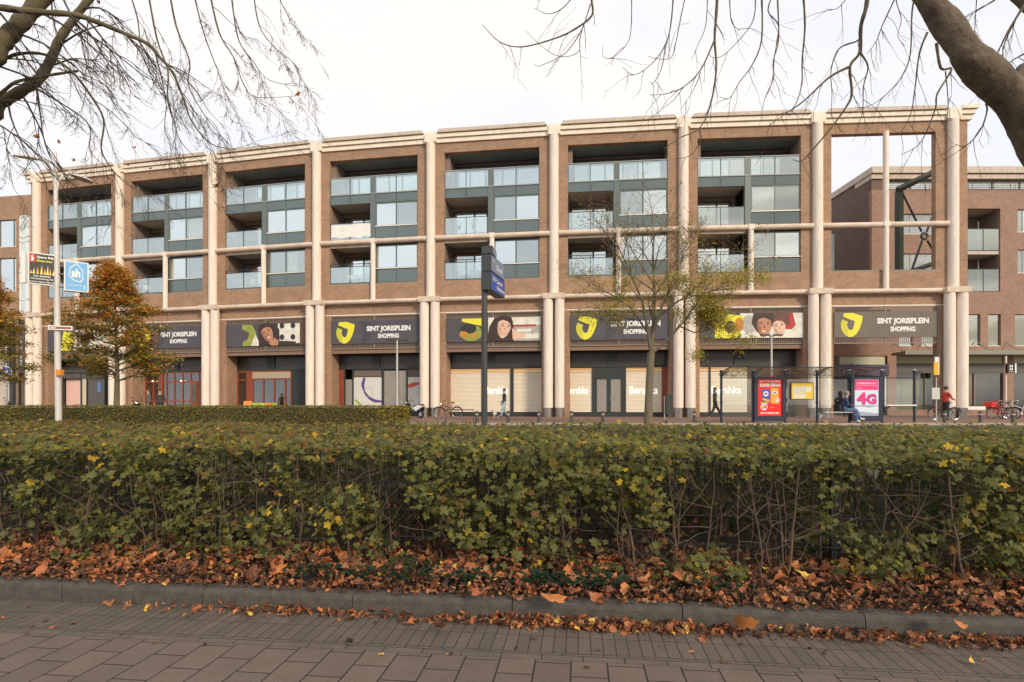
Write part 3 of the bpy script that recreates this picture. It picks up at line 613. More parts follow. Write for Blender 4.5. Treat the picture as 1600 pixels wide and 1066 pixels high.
def banner(n):
    M = bayM(n); word = n in (1, 3, 5, 7)
    lab = {0: 'dark banner with a picture behind the orange tree, leftmost on the arcade', 1: 'slate banner reading SINT JORISPLEIN SHOPPING, partly behind the orange tree', 2: 'photo banner of a laughing person with tilted head, above the red restaurant front',
           3: 'slate banner reading SINT JORISPLEIN SHOPPING above the white posters with purple swirl', 4: 'photo banner of a smiling dark-haired woman behind the tall dark signpost', 5: 'slate banner reading SINT JORISPLEIN SHOPPING behind the thin yellowing tree',
           6: 'photo banner of two smiling women, one with red hair', 7: 'taupe banner reading SINT JORISPLEIN SHOPPING over the open passage'}[n]
    b = MB()   # cloth, a little slack
    k = 22
    vs = [(BU0+(BU1-BU0)*i/k, -.065-.008*math.sin(i*1.3+j), BZ0+(BZ1-BZ0)*j/3) for i in range(k+1) for j in range(4)]
    b.add(vs, [(i*4+j, (i+1)*4+j, (i+1)*4+j+1, i*4+j+1) for i in range(k) for j in range(3)])
    root = thing('banner', lab, 'banner', tuple(M @ Vector((4.2, -.06, BZ0))), 0, 'banners along the arcade')
    b.build('cloth', BANB if n == 7 else BAN, root, M, smooth=True); y = -.082
    if word:
        b = MB(); jlogo(b, BU0+.38, BZ0+.03, 1.52, y, 0, 1); b.build('logo', [YEL, YEL2], root, M)
        b = MB(); b.text('SINT JORISPLEIN', 3.68, 6.85, 6.28, 6.74, y, bold=.05); b.text('SHOPPING', 4.50, 6.02, 5.88, 6.20, y, bold=.05); b.build('lettering', WHITE, root, M)
        if n != 7:
            b = MB(); b.xz([(3.2, 7.05), (4.3, 6.95), (3.9, 5.9), (3.3, 5.6), (3.5, 6.3)][::-1], y+.003); b.build('shadow_print', pm('slate_dark', (.06, .057, .07)), root, M)
    else:
        b = MB(); z0, z1 = BZ0+.02, BZ1-.02; U = lambda t: BU0+(BU1-BU0)*t; Z = lambda t: z0+(z1-z0)*t
        rect = lambda a, c, d, e, mi, yy=y: b.xz([(U(a), Z(d)), (U(c), Z(d)), (U(c), Z(e)), (U(a), Z(e))], yy, mi)
        if n == 2:
            rect(.43, .93, 0, 1, 10); rect(.66, .93, .08, .98, 6, y-.002); rect(.94, 1, .02, .98, 11, y-.002)
            for cx, cz in ((.71, .88), (.845, .88), (.71, .36), (.845, .36)): circ2(b, U(cx), Z(cz), .19, .2, y-.003, 10)
            b.xz([(U(.21), Z(.98)), (U(.33), Z(.98)), (U(.39), Z(.6)), (U(.36), Z(.1)), (U(.31), Z(0)), (U(.21), Z(0)), (U(.22), Z(.2)), (U(.28), Z(.3)), (U(.30), Z(.6)), (U(.21), Z(.78))][::-1], y-.002, 7)
            b.xz([(U(.38), Z(.55)), (U(.42), Z(.2)), (U(.42), Z(0)), (U(.32), Z(0))][::-1], y-.003, 6)
            b.xz([(U(.42), Z(0)), (U(.42), Z(.9)), (U(.48), Z(1)), (U(.62), Z(1)), (U(.68), Z(.7)), (U(.68), Z(.2)), (U(.88), Z(.16)), (U(.88), Z(0))][::-1], y-.004, 2)
            b.xz([(U(.55), Z(.1)), (U(.62), Z(.35)), (U(.67), Z(.2)), (U(.66), Z(0)), (U(.58), Z(0))][::-1], y-.006, 0)
            face(b, U(.53), Z(.55), 1.05, y-.008, 0, .45, -.02)
        if n == 4:
            b.xz([(U(.17), Z(.98)), (U(.38), Z(.98)), (U(.38), Z(.66)), (U(.28), Z(.74)), (U(.17), Z(.86))][::-1], y-.002, 12)
            circ2(b, U(.27), Z(.36), .75, .55, y-.001, 7); circ2(b, U(.24), Z(.55), .55, .35, y-.003, 10); circ2(b, U(.19), Z(.3), .3, .22, y-.004, 8); circ2(b, U(.30), Z(.26), .28, .14, y-.004, 8)
            rect(.45, 1, 0, 1, 6); rect(.70, 1, .0, .66, 5, y-.002); rect(.70, .95, .60, .68, 9, y-.003); rect(.74, .98, .1, .3, 6, y-.003); rect(.75, .9, .38, .5, 6, y-.003)
            b.xz([(U(.44), Z(0)), (U(.46), Z(.6)), (U(.52), Z(1)), (U(.68), Z(1)), (U(.71), Z(.75)), (U(.73), Z(.3)), (U(.72), Z(0))][::-1], y-.005, 2)
            b.xz([(U(.70), Z(.55)), (U(.74), Z(.4)), (U(.84), Z(.28)), (U(.84), Z(.15)), (U(.71), Z(.05))][::-1], y-.006, 1)
            face(b, U(.615), Z(.56), 1.10, y-.008, 1, -.18, .08)
        if n == 6:
            b.xz([(U(.26), Z(.98)), (U(.42), Z(.9)), (U(.42), Z(.4)), (U(.36), Z(0)), (U(.14), Z(.0)), (U(.15), Z(.55)), (U(.22), Z(.62))][::-1], y-.002, 12)
            circ2(b, U(.29), Z(.45), .32, .4, y-.003, 10); circ2(b, U(.38), Z(.55), .28, .45, y-.004, 8)
            rect(.39, 1, 0, 1, 6, y-.001); circ2(b, U(.48), Z(.55), .5, .6, y-.002, 5)
            b.xz([(U(.72), Z(1)), (U(.90), Z(1)), (U(.93), Z(.5)), (U(.89), Z(.34)), (U(.80), Z(.34))][::-1], y-.004, 9)
            b.xz([(U(.50), Z(.6)), (U(.52), Z(1)), (U(.72), Z(1)), (U(.72), Z(.5)), (U(.56), Z(.2))][::-1], y-.004, 2)
            b.xz([(U(.45), Z(0)), (U(.47), Z(.2)), (U(.56), Z(.22)), (U(.60), Z(0))][::-1], y-.005, 6)
            face(b, U(.77), Z(.42), .95, y-.006, 1, .15, 0, 11); face(b, U(.625), Z(.48), 1.12, y-.009, 0, -.06, 0)
            b.xz([(U(.70), Z(1)), (U(.86), Z(1)), (U(.87), Z(.5)), (U(.80), Z(.66)), (U(.72), Z(.8))][::-1], y-.012, 11)
        if n == 0:
            b.xz([(U(.26), Z(.98)), (U(.42), Z(.9)), (U(.42), Z(.4)), (U(.36), Z(0)), (U(.2), Z(.0))][::-1], y-.002, 12); rect(.42, 1, 0, 1, 6); circ2(b, U(.6), Z(.5), .5, .5, y-.003, 10)
        b.build('picture', PICS, root, M)
for n in range(8): banner(n)
# ================================================================== REAR BUILDING (right, behind the open bay)
D2 = 43.0; sc2 = F/D2
RB = thing('rear_apartment_building', 'brown brick apartment block behind the open bay, with pale cornice and stacked balconies', 'building', (36, D2, .5))
X2 = lambda px: XP(px, D2); Z2 = lambda py: ZP(py, D2)
def wall_holes(b, x0, x1, z0, z1, holes, y0, y1, mi=0):
    """wall with rectangular openings, cut into a grid of blocks"""
    xs_ = sorted({x0, x1, *[h[0] for h in holes], *[h[1] for h in holes]}); xs_ = [x for x in xs_ if x0 <= x <= x1]
    for i in range(len(xs_)-1):
        a, c = xs_[i], xs_[i+1]; m = (a+c)/2
        hh = sorted([(h[2], h[3]) for h in holes if h[0] <= m <= h[1]]); z = z0
        for (ha, hb) in hh:
            if ha > z: b.box(a, c, y0, y1, z, ha, mi)
            z = max(z, hb)
        if z < z1: b.box(a, c, y0, y1, z, z1, mi)
xr0, xr1 = X2(1362), X2(1362)+26
niches = [(X2(1512), X2(1563), Z2(456), Z2(326))]
wins = [(X2(a), X2(c), Z2(d), Z2(e)) for a, c, d, e in [(1590, 1622, 363, 327), (1590, 1622, 427, 390), (1406, 1462, 366, 334), (1406, 1462, 425, 396), (1650, 1690, 363, 327), (1650, 1690, 427, 390),
        (1405, 1427, 541, 491), (1440, 1462, 541, 491), (1512, 1532, 541, 491), (1544, 1564, 541, 491), (1586, 1606, 541, 491), (1630, 1650, 541, 491)]]
shops = [(X2(1400), X2(1462), .9, Z2(557)), (X2(1480), X2(1568), .9, Z2(557)), (X2(1584), X2(1680), .9, Z2(557))]
Zp = Z2(297)
b = MB(); wall_holes(b, xr0, xr1, .4, Zp, niches+wins+shops, D2, D2+.35); b.build('brick_wall', BRICKR, RB)
b = MB(); b.box(xr0, xr0+.3, D2+.35, D2+14, .4, Z2(272.5)); b.box(xr0+.01, xr0+1.0, D2+.02, D2+.3, Zp, Z2(275)); b.build('side_wall', BRICKD, RB)  # shade of the left-facing wall put into its darker brick colour
b = MB(); b.box(xr0-.1, xr1, D2-.25, D2+14, Z2(272), Z2(262)); b.box(xr0-.05, xr1, D2-.10, D2+2, Z2(280), Z2(273)); b.build('cornice', [CORNT], RB)
b = MB(); b.box(xr0+.35, xr1, D2+.6, D2+.65, Zp-.2, Z2(279)); b.build('attic_wall', CURT, RB)
g_ = glass_mat('attic_glass', .6, (.7, .75, .7), (.97, 1, .95))
b = MB(); x = xr0+1.0
while x < xr1: b.box(x, x+.12, D2+.25, D2+.35, Zp, Z2(280)); x += 2.05
b.box(xr0+1, xr1, D2+.24, D2+.36, Z2(283), Z2(280)); af = b.build('attic_window', STEELG, RB)
b = MB(); b.box(xr0+1.02, xr1, D2+.30, D2+.31, Zp, Z2(283)); b.build('pane', g_, af)
b = MB()
for z in (Zp+.35, Zp+.66): b.tube([(xr0+1, D2+.1, z), (xr1, D2+.1, z)], .02, 5)
x = xr0+1.2
while x < xr1: b.tube([(x, D2+.1, Zp), (x, D2+.1, Zp+.68)], .018, 5); x += 1.6
b.box(xr0+1, xr1, D2-.03, D2+.4, Zp, Zp+.06); b.build('roof_railing', mat('rail_red_grey', (.16, .09, .08), .6), RB)
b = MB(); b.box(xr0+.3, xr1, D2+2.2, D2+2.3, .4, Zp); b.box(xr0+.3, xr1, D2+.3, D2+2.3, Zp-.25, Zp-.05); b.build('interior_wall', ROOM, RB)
for (a, c, d, e) in wins:
    big = (c-a) > 1.3
    glaz(Matrix(), RB, 'window', a, c, d, e, D2+.12, [a+(c-a)*.32] if big else [], fr=.06, frame=FRAME if big else mat('olive_frame', (.16, .165, .12), .5), curtain=None, glass=GL)
    if not big:
        b = MB(); b.box(a+.05, c-.05, D2+.25, D2+.27, d, e); b.build('blind', mat('cream_blind', (.62, .58, .38), .8), RB)
# balcony niche
a, c, d, e = niches[0]
b = MB(); b.box(a, c, D2+.35, D2+2.2, e, e+.1); b.box(a, c, D2+.1, D2+2.2, Z2(397), Z2(392)); b.box(a, c, D2+.1, D2+2.2, d-.1, d); nb = b.build('balcony', SOFF, RB)
b = MB(); b.box(c, c+.1, D2+.35, D2+2.2, d, e); b.box(a-.1, a, D2+.35, D2+2.2, d, e); b.box(a, c, D2+2.0, D2+2.1, d, e); b.build('recess_wall', RECW, nb)
for z0, z1 in ((Z2(391), Z2(358)), (Z2(455), Z2(421))):
    b = MB(); b.box(a, c, D2+.06, D2+.1, z1, z1+.05); b.box((a+c)/2-.02, (a+c)/2+.02, D2+.05, D2+.1, z0, z1); r = b.build('railing', DARKF, nb)
    b = MB(); b.box(a, c, D2+.07, D2+.08, z0, z1); b.build('glass_panel', GLB, r)
    glaz(Matrix(), nb, 'balcony_window', a+.1, a+(c-a)*.52, z0, z1+.75, D2+1.9, [], fr=.08, frame=DARKF, curtain=.9, sill=False)
    b = MB(); b.cyl(a+(c-a)*.72, D2+1.2, z0, z1+.95, .05, 8); b.build('pole', GALV, nb)
# shop band
b = MB(); b.box(X2(1395), xr1, D2-1.3, D2, Z2(556), Z2(553)); b.box(X2(1395), xr1, D2-1.35, D2-1.25, Z2(556)-.02, Z2(550))
x = X2(1395)
while x < xr1: b.box(x, x+.07, D2-1.3, D2, Z2(553), Z2(552)+.02); b.tube([(x+.03, D2-1.2, Z2(552)), (x+.03, D2-.02, Z2(535))], .03, 6); x += 2.1
b.build('glass_canopy', mat('canopy_grey_green', (.26, .27, .21), .3), RB)
for (a, c, d, e) in shops:
    b = MB(); b.box(a, c, D2+.1, D2+.2, Z2(568), Z2(557)); k = b.build('transom', mat('cream_green_panel', (.50, .50, .36), .5), RB)
    b = MB(); b.box(a, c, D2+.02, D2+.18, Z2(583), Z2(568)); b.build('fascia', mat('grey_fascia', (.11, .11, .10), .6), RB)
    b = MB(); b.box(a, c, D2+.9, D2+1.0, .8, Z2(583)); b.box(a, c, D2+.1, D2+.3, .45, .9, 0); s_ = b.build('shop_window', mat('shop_cream', (.50, .44, .28), .8, var=.15, vscale=.8) if a < X2(1470) else mat('shop_brown', (.07, .06, .05), .7, var=.3), RB)
    b = MB(); b.box(a, c, D2+.15, D2+.16, .9, Z2(583)); b.build('pane', GLS, s_)
    b = MB()
    for t in (0, .48, .98): b.box(a+(c-a)*t, a+(c-a)*t+.08, D2+.1, D2+.2, .9, Z2(583))
    b.build('frame', DARKF, s_)
b = MB(); b.box(X2(1523), X2(1533), D2+.5, D2+.55, .9, Z2(586)); b.build('poster', mat('orange_panel', (.50, .12, .04), .6), RB)
b = MB(); b.box(X2(1513), X2(1523), D2+.52, D2+.55, .9, Z2(586)); b.build('poster', mat('green_panel', (.28, .30, .18), .6), RB)
b = MB(); b.box(X2(1480), X2(1541), D2+.05, D2+.12, .75, 1.15); b.build('plinth', WHITE, RB)
# lower wing seen through the passage
LW = thing('low_shop_wing', 'low brick shop wing with purple fascia seen through the open passage', 'building', (25, 41, .5))
D3 = 41.5; X3 = lambda px: XP(px, D3); Z3 = lambda py: ZP(py, D3)
b = MB(); wall_holes(b, X3(1285), X3(1392), .4, 8.1, [(X3(1300), X3(1386), .5, Z3(556))], D3, D3+.4); b.box(X3(1285), X3(1392), D3, D3+6, 8.0, 8.15); b.build('brick_wall', BRICKR, LW)
b = MB(); b.box(X3(1313), X3(1386), D3+.1, D3+.2, Z3(570), Z3(557)); b.build('transom', mat('cream_green_panel', ()), LW)
b = MB(); b.box(X3(1300), X3(1388), D3-.1, D3+.18, Z3(587), Z3(570)); b.build('fascia', mat('purple_fascia', (.075, .055, .10), .5), LW)
b = MB(); b.box(X3(1300), X3(1386), D3+.7, D3+.8, .5, Z3(587)); b.build('shop_interior', mat('shop_dark', (.05, .045, .045), .7), LW)
b = MB(); b.box(X3(1383), X3(1388), D3+.02, D3+.12, .9, Z3(588)); b.box(X3(1333), X3(1335), D3+.02, D3+.12, .9, Z3(566)); b.build('door_post', WHITE, LW)
b = MB(); b.box(X3(1386), X3(1400), D3-.05, D3+.5, .5, Z3(556)); b.build('brick_pier', BRICKR, LW)
# green steel bracing in the open bay
ST = thing('steel_bracing', 'dark green steel column and X-brace with ring seen through the open bay', 'steel frame', (24, 38.5, 9.7))
Ds = 38.6; P3 = lambda px, py, D=Ds: PX(px, py, D)
SG = mat('green_steel', (.10, .14, .085), .5); SGD = mat('dark_steel', (.05, .055, .045), .5)
def ibeam(b, p, q, w_=.13, mi=0):
    b.tube([p, q], w_*.7, 4, mi)
xb = XP(1407, Ds)
b = MB(); b.box(xb-.10, xb+.22, Ds, Ds+.3, 9.7, ZP(298, Ds)); b.box(xb-.16, xb-.10, Ds-.05, Ds+.35, 9.7, ZP(298, Ds), 1); b.build('post', [SG, SGD], ST)
b = MB(); ibeam(b, P3(1402, 297), P3(1470, 264), .3, 0); b.build('diagonal_beam', SGD, ST)
b = MB(); ibeam(b, P3(1424, 424), P3(1470, 408), .22, 0); b.build('diagonal_beam', SGD, ST)
for (a, c) in (((1410, 302), (1440, 362)), ((1448, 362), (1468, 312)), ((1441, 376), (1424, 424)), ((1449, 376), (1470, 412))):
    b = MB(); ibeam(b, P3(*a), P3(*c), .12); b.build('brace', SGD, ST)
b = MB(); p = P3(1444.5, 369); b.torus((p.x, p.y, p.z), .2, .09, 20, 6); b.build('ring', SGD, ST, smooth=True)

# ================================================================== LEFT BUILDING
LB = thing('left_apartment_building', 'brown brick building at the left edge of the photo with a white bay window', 'building', (-44, 47, .5))
ML = Matrix(((math.cos(-.10), math.sin(.10), 0, C[0].x-.75), (math.sin(-.10)*-1*-1, math.cos(.10), 0, C[0].y+.3), (0, 0, 1, 0), (0, 0, 0, 1)))
# local x runs left to right up to 0
dL = Vector((math.cos(-.16), math.sin(-.16), 0)); nL = Vector((-dL.y, dL.x, 0))
ML = Matrix(((dL.x, nL.x, 0, C[0].x-.75), (dL.y, nL.y, 0, C[0].y+.25), (0, 0, 1, 0), (0, 0, 0, 1)))
zl = lambda py: ZP(py, 46.6)
ul = lambda px: -(49.0-px)/19.1
hol = [(ul(-12), ul(21), zl(385), zl(342)), (ul(-12), ul(21), zl(455), zl(402)), (-9, -6, zl(385), zl(342)), (-9, -6, zl(455), zl(402)), (ul(30), ul(47), zl(490), zl(338)), (-9, ul(41.5), .5, zl(548))]
b = MB(); wall_holes(b, -16, 0, .4, zl(306), hol, 0, .4); b.box(-16, 0, .0, 12, zl(306), zl(305)); b.build('brick_wall', BRICK, LB, ML)
b = MB(); b.box(-16, 0, 1.5, 1.6, .4, zl(306)-.3); b.build('interior_wall', ROOM, LB, ML)
for (a, c, d, e) in hol[:4]: glaz(ML, LB, 'window', a, c, d, e, .1, [a+(c-a)*.8], fr=.07, curtain=.8)
a, c, d, e = hol[4]
b = MB()
for z in (d, zl(470), zl(443), zl(428), zl(405), zl(380), zl(372), e-.12): b.box(a, c, -.15, -.03, z, z+.12)
b.box(a, a+.12, -.15, .2, d, e); b.box(c-.28, c, -.15, .2, d, e); b.box(a, c, -.15, .2, zl(420), zl(408)); oo = b.build('bay_window', WHITE, LB, ML)
b = MB(); b.box(a+.1, c-.25, -.08, -.06, d, e); b.build('pane', GL, oo, ML)
b = MB(); b.box(a+.1, c-.25, .3, .35, d, e); b.build('curtain', CURT, oo, ML)
b = MB(); b.box(-9, ul(41.5), .4, .5, .5, zl(548)); b.build('shop_window', mat('pale_shop', (.55, .48, .40), .6, var=.15, vscale=.7), LB, ML)
b = MB(); b.box(ul(20), ul(27), -.5, -.1, .5, zl(500)); b.box(ul(36), ul(37), -.5, -.3, .5, zl(500)); b.build('dark_column', ANTH, LB, ML)
b = MB(); b.box(ul(27), ul(36), -.3, -.1, .5, zl(500)); b.build('bronze_panel', mat('bronze_panel', (.30, .22, .14), .4, var=.2), LB, ML)
def vbanner(px, lab):
    r = thing('vertical_banner', lab, 'banner', tuple(ML @ Vector((ul(px), -.4, 3.0))), 0, 'vertical shopping banners on the left building')
    b = MB(); b.box(ul(px)-.22, ul(px)+.24, -.62, -.60, zl(583), zl(508)); b.build('cloth', BAN, r, ML)
    b = MB(); b.T = ML @ Matrix.Translation((ul(px)+.14, -.63, zl(574))) @ Matrix.Rotation(R(-90), 4, 'Y')
    b.text('SINT JORISPLEIN', 0, 2.05, 0, .26, 0, bold=.02); b.build('lettering', WHITE, r)
    return r
vbanner(44.6, 'narrow dark vertical banner reading SINT JORISPLEIN beside the first column pair')
vbanner(17, 'dark vertical banner partly behind the orange leaves at the left edge')

# ================================================================== STREET FURNITURE
# tall street lamp with two sign boards and name plates
GZ = .42
Dp = 17.0; xp = XP(90.5, Dp)
LP = thing('street_lamp', 'tall pale lamp post with two curved-arm lamp heads and two square advertising boards', 'street lamp', (xp, Dp, GZ))
b = MB(); b.tube([(xp+.03, Dp, .3), (xp, Dp, 2.2), (xp-.03, Dp, 5.2), (xp-.06, Dp, 7.2), (xp-.07, Dp, ZP(238, Dp))], [.085, .082, .075, .06, .035], 14); b.build('pole', GREYP, LP, smooth=True)
def lhead(p, q, wd, name='lamp_head'):
    p, q = Vector(p), Vector(q); d = (q-p); l = d.length; d.normalize(); s = d.cross(Vector((0, 0, 1))).normalized(); u = s.cross(d)
    M = Matrix(((d.x, s.x, u.x, p.x), (d.y, s.y, u.y, p.y), (d.z, s.z, u.z, p.z), (0, 0, 0, 1)))
    b = MB(); b.T = M; n = 12
    prof = [(-.02, .03, .03), (.12*l, .5*wd, .06), (.35*l, .92*wd, .10), (.6*l, wd, .10), (.85*l, .8*wd, .07), (l, .25*wd, .02)]
    vs = []
    for (x, w2, h) in prof:
        for j in range(n):
            t = math.pi*j/(n-1); vs.append((x, -w2/2*math.cos(t), h*math.sin(t)))
    fs = [(i*n+j, i*n+j+1, (i+1)*n+j+1, (i+1)*n+j) for i in range(len(prof)-1) for j in range(n-1)]
    b.add(vs, fs); h = b.build(name, GREYP, LP, smooth=True)
    b = MB(); b.T = M; m_ = [(x*.97+.01, w2*.9) for x, w2, _ in prof]
    b.poly([(x, -w2/2, -.006) for x, w2 in m_]+[(x, w2/2, -.006) for x, w2 in m_[::-1]]); b.build('lens', mat('lamp_lens', (.34, .32, .22), .3), h)
a1 = PX(61, 253, 16.6); e1 = PX(23, 243, 16.0); zt = 7.6
b = MB(); b.tube([(xp-.05, Dp, ZP(300, Dp)), PX(83.5, 275, Dp), PX(76, 258, 16.9), PX(68, 250, 16.7), PX(58, 247, 16.55)], [.045, .04, .035, .03, .03], 10); b.build('arm', GREYP, LP, smooth=True)
lhead(PX(63, 251, 16.6), PX(22, 243, 15.9), .34)
b = MB(); b.tube([(xp-.05, Dp, ZP(300, Dp)), PX(92, 283, Dp), PX(98, 275, 17.1), PX(107, 270, 17.3), PX(116, 271, 17.45)], [.045, .04, .035, .03, .03], 10); b.tube([PX(66, 250, 16.7), PX(116, 269, 17.4)], .016, 6); b.build('arm', GREYP, LP, smooth=True)
lhead(PX(111, 273, 17.35), PX(144, 287, 18.0), .34)
b = MB(); b.box(xp+.06, xp+.20, Dp-.16, Dp-.02, ZP(587, Dp), ZP(578, Dp)); b.build('signal_box', mat('orange_plastic', (.75, .28, .03), .5), LP)
def board(name, lab, cat, corners_px, Dl, Dr, mats, paint, thick=.09, group=None):
    """flat sign hung on the post: left/right edge in depth, drawn on local x,z"""
    (xl, yt, yb), (xr, yt2, yb2) = corners_px
    A = PX(xl, yb, Dl); A2 = PX(xl, yt, Dl); Bq = PX(xr, yb2, Dr); z0 = (A.z+Bq.z)/2; z1 = (A2.z+PX(xr, yt2, Dr).z)/2
    d = Vector((Bq.x-A.x, Bq.y-A.y, 0)); l = d.length; d.normalize(); n = Vector((-d.y, d.x, 0))
    M = Matrix(((d.x, n.x, 0, A.x), (d.y, n.y, 0, A.y), (0, 0, 1, z0), (0, 0, 0, 1)))
    r = thing(name, lab, cat, tuple(M.translation), 0, group); h = z1-z0
    b = MB(); b.box(0, l, 0, thick, 0, h); b.build('panel', WHITE, r, M)
    b = MB(); b.xz([(.03, .03), (l-.03, .03), (l-.03, h-.03), (.03, h-.03)], -.004); b.build('face', mats[0], r, M)
    b = MB(); paint(b, l, h); b.build('print', mats[1:], r, M); return r
def paint_rib(b, l, h):
    b.xz([(.05*l, .70*h), (.27*l, .70*h), (.27*l, .95*h), (.05*l, .95*h)], -.008, 1)
    b.xz([(.12*l, .72*h), (.2*l, .74*h), (.22*l, .82*h), (.17*l, .86*h), (.19*l, .93*h), (.12*l, .88*h), (.13*l, .8*h)], -.010, 2)
    b.text('Spare Rib', .32*l, .94*l, .82*h, .91*h, -.008, 2, bold=.04); b.text('Express', .32*l, .88*l, .71*h, .79*h, -.008, 3, bold=.04)
    for i, (x, hh) in enumerate([(.06, .12), (.16, .18), (.30, .24), (.44, .30), (.56, .2), (.66, .30), (.76, .22), (.88, .18)]):
        b.xz([(x*l, .33*h), ((x+.10)*l, .33*h), ((x+.08)*l, (.33+hh*.4)*h), ((x+.05+.02*(i % 2))*l, (.33+hh)*h), ((x+.03)*l, (.33+hh*.5)*h)], -.008, 3 if i % 2 else 4)
        b.xz([((x+.03)*l, .33*h), ((x+.08)*l, .33*h), ((x+.055)*l, (.33+hh*.6)*h)], -.010, 3 if not i % 2 else 2)
    b.text('053-4658755', .2*l, .82*l, .235*h, .29*h, -.008, 2, bold=.03); b.text('Christinaweg 95', .1*l, .92*l, .145*h, .205*h, -.008, 2, bold=.03); b.text('www.sparerib.nl', .05*l, .95*l, .055*h, .11*h, -.008, 2, bold=.03)
board('advertising_board', 'black square sign on the lamp post reading Spare Rib Express with flames', 'sign', ((43.5, 391, 441), (86.5, 401, 449)), 16.55, 16.95,
      [BLACK, BLACK, mat('sign_red', (.65, .05, .03), .5), WHITE, YEL, mat('flame_orange', (.85, .30, .03), .5)], paint_rib, group='advertising boards on the lamp post')
b = MB(); b.box(XP(38, 16.75), XP(44, 16.75), 16.65, 16.75, ZP(441, 16.6), ZP(392, 16.6)); bb = b.build('sign_box_side', WHITE); tag(bb, 'white back edge of a sign box beside the black Spare Rib sign', 'sign')
def paint_ah(b, l, h):
    pts = [(.5, .93), (.22, .74), (.16, .48), (.26, .40), (.62, .27), (.80, .36), (.86, .60), (.72, .84)]
    o = [(.52+(x-.52)*1.0, .6+(z-.6)*1.0) for x, z in [(.50, .95), (.24, .78), (.18, .50), (.38, .36), (.66, .30), (.78, .42), (.76, .74)]]
    n = len(o)
    for i in range(n):
        p, q = o[i], o[(i+1) % n]; f_ = .88; ip = (.5+(p[0]-.5)*f_, .62+(p[1]-.62)*f_); iq = (.5+(q[0]-.5)*f_, .62+(q[1]-.62)*f_)
        b.xz([(a*l, c*h) for a, c in (p, q, iq, ip)], -.008, 0)
    b.text('ah', .30*l, .66*l, .47*h, .76*h, -.008, 0, bold=.05); b.text('ST Jorisplein 30', .12*l, .72*l, .17*h, .22*h, -.008, 0, bold=.02)
    b.xz([(.80*l, .08*h), (.84*l, .08*h), (.86*l, .2*h), (.9*l, .22*h), (.82*l, .22*h)], -.008, 0)
board('advertising_board', 'light blue square sign on the lamp post with a white house-shaped letter logo', 'sign', ((100, 405, 453), (138.5, 413, 458)), 16.9, 17.25, [mat('sign_blue', (.14, .42, .78), .45), WHITE], paint_ah, thick=.25, group='advertising boards on the lamp post')
b = MB()
for z in (ZP(428, Dp), ZP(448, Dp)): b.tube([(xp-.02, Dp-.02, z), (xp+.24, Dp+.02, z-.02)], .025, 6)
b.build('bracket', METAL, LP)
def paint_st(b, l, h): b.text('Centrum', .08*l, .32*l, .3*h, .75*h, -.008, 0, bold=.04); b.text('Sint Jorisplein', .36*l, .92*l, .28*h, .7*h, -.008, 1)
board('street_name_plate', 'narrow brown-red direction plate on the lamp post below the boards', 'sign', ((75, 507, 514), (113, 511, 517.5)), 16.8, 17.0, [mat('plate_brown', (.26, .06, .035), .5), WHITE, mat('plate_pink', (.6, .3, .25), .5)], paint_st, thick=.04)

# tall dark wayfinding post
Dt = 17.0; xt = XP(757, Dt)
TP = thing('wayfinding_post', 'tall anthracite signpost with stacked blue direction boards, in front of the arcade', 'signpost', (xt, Dt, GZ))
b = MB(); b.tube([(xt, Dt, .3), (xt, Dt, ZP(452, Dt)+.1)], .088, 16); b.build('post', ANTH, TP, smooth=True)
BLUE = mat('wayfinding_blue', (.05, .09, .42), .45, var=.08); PBL = mat('pale_blue_board', (.20, .24, .36), .45)
def dboard(px0, yt, yb, D0, dx, dy, th, fm, txts):
    A = PX(px0, yb, D0); z1 = ZP(yt, D0); d = Vector((dx, dy, 0)); l = d.length; d.normalize(); n = Vector((-d.y, d.x, 0))
    M = Matrix(((d.x, n.x, 0, A.x), (d.y, n.y, 0, A.y), (0, 0, 1, A.z), (0, 0, 0, 1))); h = z1-A.z
    b = MB(); b.box(0, l, 0, th, 0, h); k = b.build('sign_box', ANTH, TP, M)
    b = MB(); b.xz([(.02, .02), (l-.02, .02), (l-.02, h-.02), (.02, h-.02)], -.004); b.build('face', fm, k, M)
    b = MB()
    for (t, a, c, z0, z1_) in txts: b.text(t, a*l, c*l, z0*h, z1_*h, -.008, 0, bold=.02)
    for (a, c) in ((.1, .27),): b.xz([(a*l, .55*h), (c*l, .55*h), (c*l, .8*h), (a*l, .8*h)], -.008, 1)
    b.build('lettering', [WHITE, mat('picto_grey', (.35, .33, .28), .5)], k, M)
dboard(767, 424, 452, 16.75, .385, 1.45, .30, BLUE, (('P Centrum', .3, .8, .55, .8), ('Station', .4, .95, .2, .42)))
dboard(767.3, 397, 423, 16.75, .365, 1.42, .30, PBL, (('Zuid', .35, .8, .3, .6),))
dboard(769.5, 384, 396, 16.8, .10, .75, .32, PBL, ())

# slender square lamps on the pavement
def slim_lamp(px, D, ytop, lab):
    x = XP(px, D); r = thing('street_lamp', lab, 'street lamp', (x, D, .47), 0, 'slender street lamps on the pavement'); zt = ZP(ytop, D)
    b = MB(); b.tube([(x, D, .45), (x, D, 1.6), (x, D, zt)], [.085, .07, .045], 12); b.build('pole', GALV, r, smooth=True)
    for s_ in (-1, 1):
        b = MB(); b.box(x+s_*.12 if s_ > 0 else x-.55, x+.55 if s_ > 0 else x-.12, D-.13, D+.13, zt-.02, zt+.05); b.tube([(x, D, zt-.15), (x+s_*.15, D, zt)], .02, 6)
        b.build('lamp_head', ANTH, r)
    return r
slim_lamp(620.5, 31, 532, 'slender grey street lamp with flat heads in front of the column pair by the scooter')
slim_lamp(1205.5, 30, 524, 'slender grey street lamp with flat heads behind the bus shelter')

